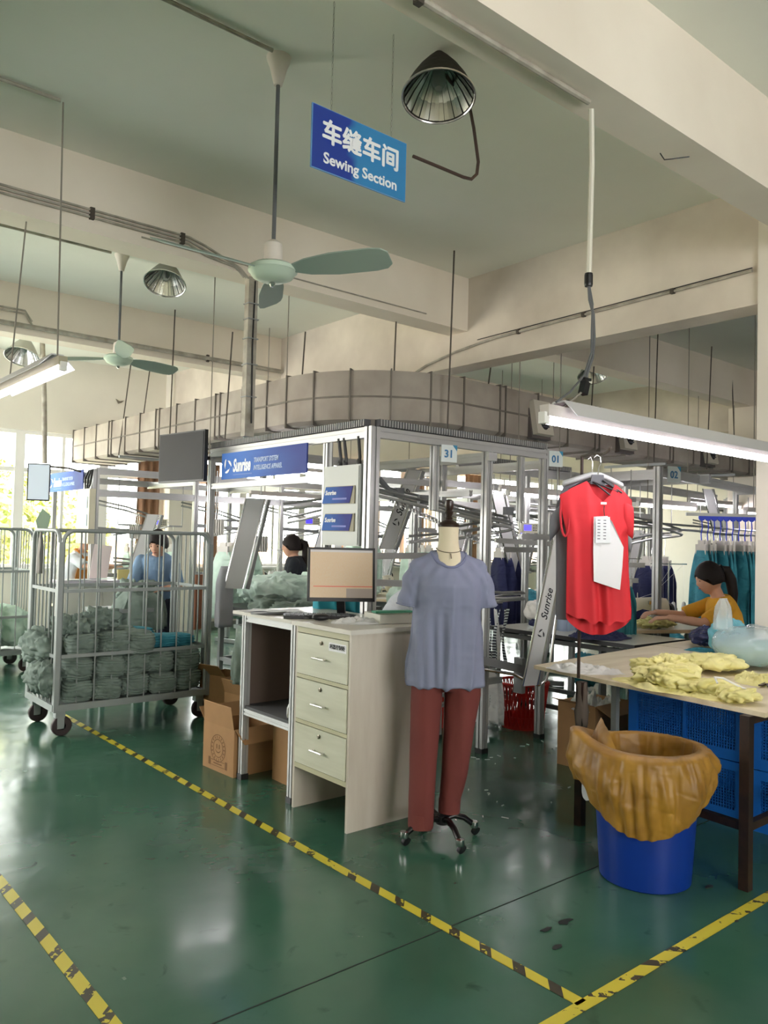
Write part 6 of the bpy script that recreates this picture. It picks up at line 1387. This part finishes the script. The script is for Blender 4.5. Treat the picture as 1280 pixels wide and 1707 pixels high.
def sewing_place(loc, rz, label, cloth, seed):
    t = T('sewing_table', label, 'sewing table', loc, rz)
    P('tabletop', MB().box(-.55, .55, -.28, .28, .74, .77), mat('beech_edge', (204, 184, 148), .5), t, local=True)
    P('table_laminate', MB().box(-.545, .545, -.275, .275, .77, .773), mat('sew_top', (214, 208, 192), .35), t, local=True)
    for x in (-.45, .45):
        P('table_leg', MB().bar((x, 0, .08), (x, 0, .74), .06, .04).bar((x, -.24, .03), (x, .24, .03), .05, .05), STEEL, t, local=True)
    P('motor_box', MB().box(-.1, .18, -.1, .1, .52, .72), GRYP, t, local=True)
    hd = P('machine_head', MB().ring_loft([[Vector((x, b*math.cos(a), zc+h_*math.sin(a))) for a in [2*PI*j/14 for j in range(14)]] for x, b, zc, h_ in ((-.17, .03, .98, .05), (-.15, .04, .97, .07), (-.05, .045, .99, .055), (.08, .05, .98, .07), (.13, .06, .93, .12), (.2, .06, .92, .12), (.22, .04, .92, .09))]).box(-.2, .24, -.09, .09, .773, .81).tube([(-.16, 0, .93), (-.16, 0, .82)], .012, 8), CREAM, t, smooth=30, local=True)
    P('hand_wheel', MB().lathe([(.03, -.015), (.06, -.015), (.065, 0), (.06, .015), (.03, .015)], (0, 0, 0), 18).xf(Matrix.Translation((.245, 0, .93)) @ Matrix.Rotation(PI/2, 4, 'Y')), BLK, hd, local=True)
    P('thread_stand', MB().tube([(.35, .18, .77), (.35, .18, 1.38)], .008, 6).tube([(.15, .18, 1.36), (.55, .18, 1.36)], .006, 6).box(.12, .56, .08, .27, .85, .86), CHR, t, local=True)
    for k in range(4):
        x = .17+.115*k
        P('thread_cone', MB().lathe([(.032, .86), (.03, .87), (.018, .98), (.01, .99)], (x, .17, 0), 14), THREAD, t, smooth=True, local=True)
        P('thread_line', MB().tube([(x, .17, .99), (x, .18, 1.36), (.1, .05, 1.08), (-.12, 0, 1.03)], .0012, 4), THREAD, t, local=True)
    P('tension_posts', MB().tube([(-.1, 0, 1.03), (-.1, 0, 1.09)], .004, 6).tube([(.1, 0, 1.05), (.1, 0, 1.12)], .004, 6).obox((.0, -.05, 1.0), .03, .03, .03), CHR, hd, local=True)
    return t
sewing_place((6.78, 4.22, 0), -.45, 'sewing table of the woman in mustard, with thread cones', LEMON, 1)
crumple('lemon_garment', (6.66, 4.05, .775), .42, .24, .11, LEMON, 'lemon garment under the hands of the woman in mustard', 71, -.5)
places = [((6.35, 6.45, 0), 'sewing table behind the mannequin shoulder', MINT), ((7.3, 5.8, 0), 'sewing table behind the 01 post', TEAL), ((8.6, 5.6, 0), 'sewing table beyond the teal garments', NAVY),
          ((5.2, 8.4, 0), 'sewing table behind the woman in charcoal', MINT), ((6.9, 8.2, 0), 'sewing table in front of the peach curtains', MINT), ((8.6, 7.6, 0), 'sewing table deep behind the 31 plate', WHTF),
          ((4.4, 10.9, 0), 'sewing table by the window behind the man in blue', MINT), ((10.2, 6.6, 0), 'sewing table at the far right of the hall', TEAL), ((5.6, 6.0, 0), 'sewing table right behind the nearest conveyor frame', MINT), ((6.1, 10.3, 0), 'sewing table by the window behind the mint garments', MINT), ((8.3, 9.9, 0), 'sewing table by the window behind the curtains gap', MINT)]
t0 = sewing_place((places[0][0]), .2, places[0][1], MINT, 3)
for i, (p, l, m) in enumerate(places):
    if i: dup(t0, p, .2+.4*math.sin(i*2.1), l)
    crumple('garment_heap', (p[0]-.3, p[1], .775), .4, .4, .16+.08*(i % 3), m, 'garment heap lying on the ' + l, 80+i, i, amp=.3, cat='garments', nu=40, nv=16)
    crumple('garment_heap', (p[0]-.1, p[1]-.6, 0), .6, .4, .4, m, 'floor heap of garments beside the ' + l, 110+i, i*.7, amp=.3, cat='garments', nu=40, nv=16)
# white counter behind the cage trolley, man's bundle, seated worker's shelf
t = T('white_counter', 'white counter with papers behind the cage trolley, below the window', 'counter', (3.3, 9.05, 0))
P('counter_body', MB().box(2.86, 3.75, 8.78, 9.0, 0, .98), mat('counter_white', (206, 206, 198), .5), t)
P('counter_top', MB().box(2.82, 3.8, 8.7, 9.06, .98, 1.005), mat('counter_top', (190, 184, 196), .4), t)
P('counter_door', MB().box(2.9, 3.3, 8.772, 8.78, .08, .9), mat('counter_door', (214, 212, 204), .5), t); P('counter_door', MB().box(3.32, 3.72, 8.772, 8.78, .08, .9), mat('counter_door', (214, 212, 204), .5), t)
sheets('paper_sheet', (3.05, 8.85, 1.006), .3, .2, .1, 'papers on the white counter behind the trolley', 2)
S('clip_board_paper', MB().poly([(3.2, 8.9, 1.02), (3.4, 8.9, 1.02), (3.46, 8.93, 1.38), (3.26, 8.93, 1.40)], (0, .004, 0)), mat('pinkish_paper', (240, 226, 226), .8), 'upright white sheet standing on the white counter', 'paper')
S('yellow_folder', MB().obox((3.62, 8.9, 1.06), .2, .02, .11), mat('folder_yellow', (206, 196, 130), .7), 'pale yellow folder standing on the white counter', 'folder')
S('brown_board', MB().obox((3.42, 6.72, .92), .10, .02, .5, rotz(.4)), mat('board_brown', (150, 96, 66), .7), 'brown board standing at the right end of the cage trolley', 'board')
mb = MB(); drape(mb, (3.62, 6.6, 1.25), .2, .14, .55, 3, .5, 3, .008, .5); S('grey_cover', mb, mat('cover_grey', (176, 178, 184), .7), 'pale grey cloth cover beside the right end of the trolley', 'cloth', smooth='all')
# reddish machines in the background
for i, (x, y, l) in enumerate(((5.55, 7.2, 'left of the monitor'), (7.0, 7.4, 'behind the neck of the dress form'))):
    t = T('cloth_fan_guard', 'small pink desk fan on a stand, '+l, 'fan', (x, y, 0))
    P('stand', MB().tube([(x, y, 0), (x, y, 1.05)], .012, 8).lathe([(.14, 0), (.14, .02), (.03, .04)], (x, y, 0), 18), WHT, t)
    mb = MB(); M4 = Matrix.Translation((x, y, 1.2)) @ Matrix.Rotation(math.atan2(-FWD.y, -FWD.x), 4, 'Z') @ Matrix.Rotation(PI/2, 4, 'Y')
    for r_ in (.16, .11, .06): mb.tube([M4 @ Vector((r_*math.cos(a), r_*math.sin(a), .02)) for a in [2*PI*k/24 for k in range(24)]], .003, 5, closed=True)
    for k in range(12): a = 2*PI*k/12; mb.tube([M4 @ Vector((0, 0, .03)), M4 @ Vector((.16*math.cos(a), .16*math.sin(a), .02))], .002, 4)
    P('guard', mb, mat('salmon_wire', (206, 120, 100), .5), t)
    P('fan_motor', MB().lathe([(.03, -.06), (.05, -.04), (.05, 0), (.02, .03)], (0, 0, 0), 14).xf(M4), mat('salmon_wire', (206, 120, 100), .5), t)
# grey utility box with sockets hanging from the frame
t = T('socket_column', 'perforated aluminium column with a socket box and small black speaker hanging behind the banner', 'socket box', (3.9, 5.6, 1.55))
c = Vector((4.42, 5.95, 1.86))
P('perforated_profile', MB().obox(c+Vector((0, 0, -.05)), .06, .05, .8, rotz(-.5)), ALU, t)
P('socket_box', MB().obox(c+RGT*.06+Vector((0, 0, -.22)), .07, .05, .32, rotz(-.68)), WHT, t)
P('speaker_box', MB().obox(c-RGT*.07+Vector((0, 0, -.18)), .09, .07, .18, rotz(-.68)), GRYP, t)
mb = MB()
for k in range(12): mb.obox(c+FWD*-.03+RGT*.0+Vector((0, 0, .3-.03*k)), .008, .02, .012, rotz(-.68))
P('perforations', mb, PRINTD, t, kind='stuff')
terminal(A, (4.7, 6.1, 1.62), (.77, -.64, 0))

# ================================================================== PEOPLE
def person(label, base, face, J, shirt, legs='trousers', hair='short', shm=BSH, trm=DTR, sleeve=.55, female=False, s=1.0, extra=None, vox=.0085, headdir=None):
    """J: joint positions in local axes (right, forward, up) metres; face = heading angle"""
    fwd = Vector((math.cos(face), math.sin(face), 0)); rgt = Vector((fwd.y, -fwd.x, 0)); B = Vector(base)
    W = lambda p: B+(rgt*p[0]+fwd*p[1]+Vector((0, 0, p[2])))*s
    t = T('person', label, 'person', B)
    J = {k: W((v[0]*.9 if k[:2] == 'sh' else v[0], v[1], v[2])) for k, v in J.items()}; HS = 1.09
    up_ = Vector((0, 0, 1)); parts = []
    pel, chest, neck, head = J['pelvis'], J['chest'], J['neck'], J['head']
    wd = .15 if female else .165
    spine = (neck-pel).normalized(); sdv = (J['shR']-J['shL']).normalized()
    def trunk_mesh(g, lo=0, hi=1):
        rows = []; back = spine.cross(sdv).normalized()
        for u, a, b in ((-.08, .10, .09), (0, .15, .11), (.25, .135, .10), (.5, .15, .11), (.75, wd-.005, .11), (.92, wd-.03, .085), (1.0, .08, .065), (1.04, .05, .05)):
            if u < lo or u > hi: continue
            c = pel.lerp(chest, u/.6) if u < .6 else chest.lerp(neck, (u-.6)/.4)
            rows.append([c+sdv*math.cos(q)*(a+g)*s+back*math.sin(q)*(b+g)*s for q in [2*PI*j/24 for j in range(24)]])
        return MB().ring_loft(rows)
    parts.append(trunk_mesh(0))
    parts.append(limb([neck-spine*.03*s, neck.lerp(head, .6)], [.052*s, .048*s]))
    hd = (Vector((*headdir, 0)) if headdir else fwd); hd = hd.normalized(); tilt = J.get('tilt')
    hf = (hd+Vector((0, 0, (tilt.z-B.z)/s if tilt else 0))).normalized() if tilt else hd
    hr = hf.cross(up_).normalized(); hu = hr.cross(hf).normalized()
    H = lambda x, y, z: head+(hr*x+hf*y+hu*z)*s*HS
    # head: local x right, y forward, z up; centre at eye level
    mb = MB(); rings = []; nh = 26
    for i in range(1, 24):
        th = PI*i/24; ring = []
        for j in range(nh):
            ph = 2*PI*j/nh; x, y, z = math.sin(th)*math.cos(ph), math.sin(th)*math.sin(ph), math.cos(th)
            X, Y, Z = x*.074, y*.092+.002, z*.112
            if z < 0: X *= 1+.28*z; Y = Y*(1+.12*z)+(.012*-z if y > 0 else .02*z*(-1)*0)
            if y > .3:
                Y += .022*math.exp(-((x/.17)**2))*math.exp(-(((z+.18)/.13)**2))       # nose
                Y -= .007*math.exp(-(((abs(x)-.38)/.16)**2))*math.exp(-(((z-.02)/.1)**2))   # eye hollows
                Y += .005*math.exp(-(((z-.16)/.09)**2))*math.exp(-((x/.6)**2))           # brow
                Y += .006*math.exp(-((x/.28)**2))*math.exp(-(((z+.46)/.06)**2))+.004*math.exp(-((x/.25)**2))*math.exp(-(((z+.62)/.05)**2))
                Y += .008*math.exp(-((x/.3)**2))*math.exp(-(((z+.88)/.12)**2))
            ring.append(H(X, Y, Z))
        rings.append(ring)
    parts.append(mb.ring_loft(rings))
    for sx in (-1, 1): parts.append(MB().ring_loft([[H(sx*(.070+.009*q), -.008+.016*math.cos(a)*k, -.012+.028*math.sin(a)*k) for a in [2*PI*j/10 for j in range(10)]] for q, k in ((-.5, .8), (.6, 1), (1, .7))]))
    shp = []
    shp.append(trunk_mesh(.014, 0 if not legs == 'none' else 0))
    for sd_ in 'LR':
        sh_, el, wr = J['sh'+sd_], J['el'+sd_], J['wr'+sd_]
        parts.append(limb([sh_, sh_.lerp(el, .5), el, el.lerp(wr, .35), wr], [.05*s, .044*s, .037*s, .036*s, .025*s]))
        hdv = (J['hd'+sd_]-wr).normalized(); side = J.get('palm'+sd_); sid = rgt if sd_ == 'R' else -rgt
        pn_ = hdv.cross(sid).normalized(); sid = pn_.cross(hdv).normalized()
        parts.append(limb([wr, wr+hdv*.045*s, wr+hdv*.085*s], [.024*s, .036*s, .038*s], 12, side=sid, flat=.45))
        for fi, (o, ln) in enumerate(((-.028, .066), (-.010, .076), (.009, .070), (.027, .056))):
            b0 = wr+hdv*.085*s+sid*o*s; cl = -pn_ if pn_.z > 0 else pn_
            parts.append(limb([b0-hdv*.01*s, b0+hdv*ln*.45*s+cl*.006*s, b0+hdv*ln*.8*s+cl*.022*s, b0+hdv*ln*.95*s+cl*.034*s], [.0095*s, .009*s, .0082*s, .007*s], 8))
        b0 = wr+hdv*.03*s-sid*.026*s; parts.append(limb([b0, b0-sid*.02*s+hdv*.03*s, b0-sid*.026*s+hdv*.056*s], [.012*s, .010*s, .008*s], 8))
        e_ = sh_.lerp(el, sleeve*1.6) if sleeve <= .62 else el
        d = (e_-sh_).normalized(); x_ = d.cross(up_).normalized() if abs(d.z) < .95 else rgt; y_ = x_.cross(d)
        shp.append(MB().ring_loft([[c+(x_*math.cos(a)+y_*math.sin(a))*r_*s for a in [2*PI*j/18 for j in range(18)]] for c, r_ in ((sh_-d*.045*s, .03), (sh_-d*.02*s, .048), (sh_, .056), (sh_.lerp(e_, .5), .057), (e_, .058))]))
    for sd_ in 'LR':
        hp, kn, an, to = J['hip'+sd_], J['kn'+sd_], J['an'+sd_], J['toe'+sd_]
        parts.append(limb([hp, hp.lerp(kn, .5), kn, kn.lerp(an, .35), an], [.08*s, .07*s, .052*s, .052*s, .034*s]))
        parts.append(limb([an-Vector((0, 0, .035*s)), an.lerp(to, .5)-Vector((0, 0, .025*s)), to], [.036*s, .036*s, .03*s], 12))
    body = skin_union(parts, vox, 3, None, SKIN, 'body', t)
    fold = lambda co, n: .004*ridge(co, 9, 3)+.003*ridge(co, 18, 5)
    skin_union(shp, vox, 3, fold, shm, 'tshirt', t)
    lp = [limb([pel-sdv*.05*s, pel+sdv*.05*s], [.115*s, .115*s])]
    for sd_ in 'LR':
        hp, kn, an, to = J['hip'+sd_], J['kn'+sd_], J['an'+sd_], J['toe'+sd_]
        lp.append(limb([hp, hp.lerp(kn, .5), kn, kn.lerp(an, .5), an+Vector((0, 0, .03*s))], [.098*s, .086*s, .07*s, .064*s, .055*s]))
        P('shoe', limb([an-Vector((0, 0, .045*s))-(to-an)*.2, an.lerp(to, .5)-Vector((0, 0, .03*s)), to+(to-an)*.1], [.042*s, .045*s, .036*s], 14), BLK, t, smooth=True)
    skin_union(lp, vox, 3, fold, trm, 'trousers', t)
    # hair
    hp_ = MB(); rings = []
    for i in range(1, 16):
        th = PI*.66*i/16; ring = []
        for j in range(28):
            ph = 2*PI*j/28; x, y, z = math.sin(th)*math.cos(ph), math.sin(th)*math.sin(ph), math.cos(th)
            # keep the face free
            k = 1.0; zz = z
            if y > .25: zz = max(z, .31+.10*math.sin(x*5+1)-.5*max(0, abs(x)-.35)); 
            elif abs(x) > .6: zz = max(z, -.32)
            r_ = math.sqrt(max(.0001, 1-zz*zz)); l = math.sqrt(x*x+y*y)+1e-6; x, y = x/l*r_, y/l*r_
            wv = 1+.02*noise.noise(Vector((x*6, y*6, z*3)))
            ring.append(H(x*.088*wv, (y*.107-.004)*wv, zz*.130*wv))
        rings.append(ring)
    hp_.ring_loft(rings); P('hair', hp_, HAIR, t, smooth='all')
    if hair == 'pony':
        pts = [H(0, -.085, .05), H(0, -.135, .03), H(0, -.15, -.05), H(0, -.14, -.15), H(.01, -.12, -.27), H(.015, -.11, -.36)]
        P('ponytail', MB().tube(pts, lambda u: .03+.018*math.sin(PI*min(1, u*1.3))-.035*max(0, u-.6), 12), HAIR, t, smooth=True)
        P('hair_tie', MB().tube([H(.03*math.cos(a), -.105, .045+.03*math.sin(a)) for a in [2*PI*k/14 for k in range(14)]], .006, 6, closed=True), BLK, t)
    # face marks
    for sx in (-1, 1):
        P('eye', MB().lathe([(.0, -.002), (.009, 0), (.0, .003)], (0, 0, 0), 10).xf(Matrix.Translation(H(sx*.028, .0845, .004)) @ hf.to_track_quat('Z', 'Y').to_matrix().to_4x4()), mat('eye_dark', (30, 22, 20), .3), t)
        P('eyebrow', MB().tube([H(sx*.014, .0895, .022), H(sx*.03, .0865, .026), H(sx*.044, .076, .022)], .0028, 5), HAIR, t)
    P('lips', MB().tube([H(-.02, .086, -.054), H(0, .0945, -.052), H(.02, .086, -.054)], lambda u: .002+.0035*math.sin(PI*u), 6), mat('lips', (176, 96, 90), .5), t)
    if extra: extra(t, J, W, H)
    return t, J, W
# man in blue by the trolley: leaning to his right, both hands on the sage bundle
JM = dict(pelvis=(0, 0, .90), chest=(-.02, .10, 1.17), neck=(-.03, .16, 1.33), head=(-.035, .225, 1.44), shL=(-.19, .13, 1.27), shR=(.14, .13, 1.28), elL=(-.24, .20, 1.02), wrL=(-.10, .42, 1.02), hdL=(-.02, .5, 1.0), elR=(.20, .22, 1.03), wrR=(.12, .44, 1.03), hdR=(.04, .5, 1.0),
          hipL=(-.09, 0, .86), hipR=(.09, 0, .86), knL=(-.1, .03, .47), knR=(.1, .03, .47), anL=(-.1, 0, .09), anR=(.1, 0, .09), toeL=(-.12, .14, .04), toeR=(.12, .14, .04), tilt=(0, 0, -.35))
person('man with short black hair in a blue T-shirt sorting garments behind the trolley', (3.36, 7.52, 0), math.atan2(-.86, -.5), JM, None, hair='short', shm=BSH, headdir=(-.72, -.69))
pile((3.02, 7.2, .86), .5, .42, .26, SAGE, 'sage bundle held by the man in the blue T-shirt', 66, .4, amp=.4, f=9)
mb = MB(); drape(mb, (3.05, 7.14, 1.02), .5, .34, .36, 21, .5, 7, .05, .75); S('hanging_garment', mb, SAGE, 'loose sage garments drooping below the hands of the man in blue', 'garments', smooth='all')
mb = MB(); drape(mb, (2.95, 7.6, .86), .9, .5, .03, 3, .5, 3, .0, 1); S('small_table', MB().box(2.62, 3.15, 6.98, 7.36, .82, .855).box(2.66, 2.7, 7.02, 7.06, 0, .82).box(3.07, 3.11, 7.02, 7.06, 0, .82).box(2.66, 2.7, 7.28, 7.32, 0, .82).box(3.07, 3.11, 7.28, 7.32, 0, .82), STEEL, 'small grey stand under the bundle of the man in blue', 'table')
# woman in charcoal, profile facing left
JW = dict(pelvis=(0, 0, .88), chest=(0, .03, 1.13), neck=(0, .05, 1.31), head=(0, .085, 1.425), shL=(-.16, .04, 1.25), shR=(.16, .04, 1.25), elL=(-.2, .10, .99), wrL=(-.10, .30, .98), hdL=(-.05, .4, .98), elR=(.2, .08, 1.0), wrR=(.12, .28, 1.0), hdR=(.06, .38, .98),
          hipL=(-.09, 0, .84), hipR=(.09, 0, .84), knL=(-.1, .02, .46), knR=(.1, .02, .46), anL=(-.1, 0, .09), anR=(.1, 0, .09), toeL=(-.11, .14, .04), toeR=(.11, .14, .04), tilt=(0, 0, -.05))
def logo_mark(t, J, W, H):
    c = W((.155, -.06, 1.2)); P('back_print', MB().obox(c, .006, .03, .05), mat('cyan_print', (120, 220, 230), .6), t)
person('woman with a long dark ponytail in a charcoal T-shirt, in profile behind the mint heap', (5.1, 7.6, 0), math.atan2(.60, -.8), JW, None, hair='pony', shm=KSH, female=True)
# woman in mustard, seated, arms stretched to the left
JS = dict(pelvis=(0, 0, .52), chest=(0, .08, .82), neck=(0, .14, 1.03), head=(0, .215, 1.175), shL=(-.17, .13, .965), shR=(.17, .13, .965), elL=(-.20, .34, .84), wrL=(-.13, .58, .87), hdL=(-.1, .68, .86), elR=(.18, .36, .86), wrR=(.10, .60, .89), hdR=(.06, .7, .88),
          hipL=(-.09, .03, .5), hipR=(.09, .03, .5), knL=(-.12, .40, .5), knR=(.12, .40, .5), anL=(-.12, .36, .09), anR=(.12, .36, .09), toeL=(-.12, .5, .04), toeR=(.12, .5, .04), tilt=(0, 0, -.28))
person('seated woman with a ponytail in a mustard T-shirt reaching over lemon fabric', (6.86, 3.40, -.03), math.atan2(.62, -.78), JS, None, hair='pony', shm=YSH, female=True, s=1.1)
t = T('work_stool', 'wooden stool under the woman in mustard', 'stool', (7.0, 3.42, 0)); P('seat', MB().box(6.83, 7.17, 3.27, 3.59, .38, .41), PLY, t)
for x in (6.86, 7.14):
    for y in (3.30, 3.56): P('leg', MB().bar((x, y, 0), (x, y, .38), .03), BLKM, t)
# worker in white bending behind the monitor, and the seated one with an orange apron
JB = dict(pelvis=(0, 0, .60), chest=(0, .14, .88), neck=(0, .26, 1.03), head=(0, .36, 1.08), shL=(-.17, .22, .99), shR=(.17, .22, .99), elL=(-.2, .34, .77), wrL=(-.14, .56, .82), hdL=(-.1, .65, .82), elR=(.2, .34, .77), wrR=(.14, .56, .82), hdR=(.1, .65, .82),
          hipL=(-.09, .03, .56), hipR=(.09, .03, .56), knL=(-.12, .42, .5), knR=(.12, .42, .5), anL=(-.12, .38, .09), anR=(.12, .38, .09), toeL=(-.12, .52, .04), toeR=(.12, .52, .04), tilt=(0, 0, -.6))
person('worker in a white T-shirt bending forward between the monitor and the mannequin', (4.78, 5.7, .0), math.atan2(-.4, .9), JB, None, hair='short', shm=WSH, female=True, vox=.0095)
JA = dict(JS)
def apron(t, J, W, H):
    c = MB(); rows = []
    for u, a, z in ((0, .07, .98), (.3, .10, .9), (.6, .15, .75), (1, .17, .55)): rows.append([W((x*a, .235-.02*abs(x)-.03*u+(.0 if sgn else -.006), z)) for x, sgn in ((-1, 1), (-.5, 1), (0, 1), (.5, 1), (1, 1), (1, 0), (0, 0), (-1, 0))])
    P('apron', c.ring_loft(rows), OAP, t); P('apron_strap', MB().tube([W((-.07, .22, .98)), W((-.075, .12, 1.07)), W((0, .04, 1.06)), W((.075, .12, 1.07)), W((.07, .22, .98))], .012, 6), OAP, t)
person('worker in white with an orange apron seated by the left window, seen through the trolley', (3.42, 10.15, .25), math.atan2(-.8, .5), JA, None, hair='short', shm=WSH, female=True, s=1.0, extra=apron, vox=.0095)
t = T('work_stool', 'tall stool under the worker with the orange apron', 'stool', (3.42, 10.15, 0)); P('seat', MB().box(3.25, 3.59, 9.98, 10.32, .6, .63), PLY, t)
for x in (3.28, 3.56):
    for y in (10.01, 10.29): P('leg', MB().bar((x, y, 0), (x, y, .6), .03), BLKM, t)
t = T('work_stool', 'stool under the worker in the white T-shirt', 'stool', (4.78, 5.7, 0)); P('seat', MB().box(4.62, 4.94, 5.54, 5.86, .42, .45), PLY, t)
for x in (4.65, 4.91):
    for y in (5.57, 5.83): P('leg', MB().bar((x, y, 0), (x, y, .42), .03), BLKM, t)
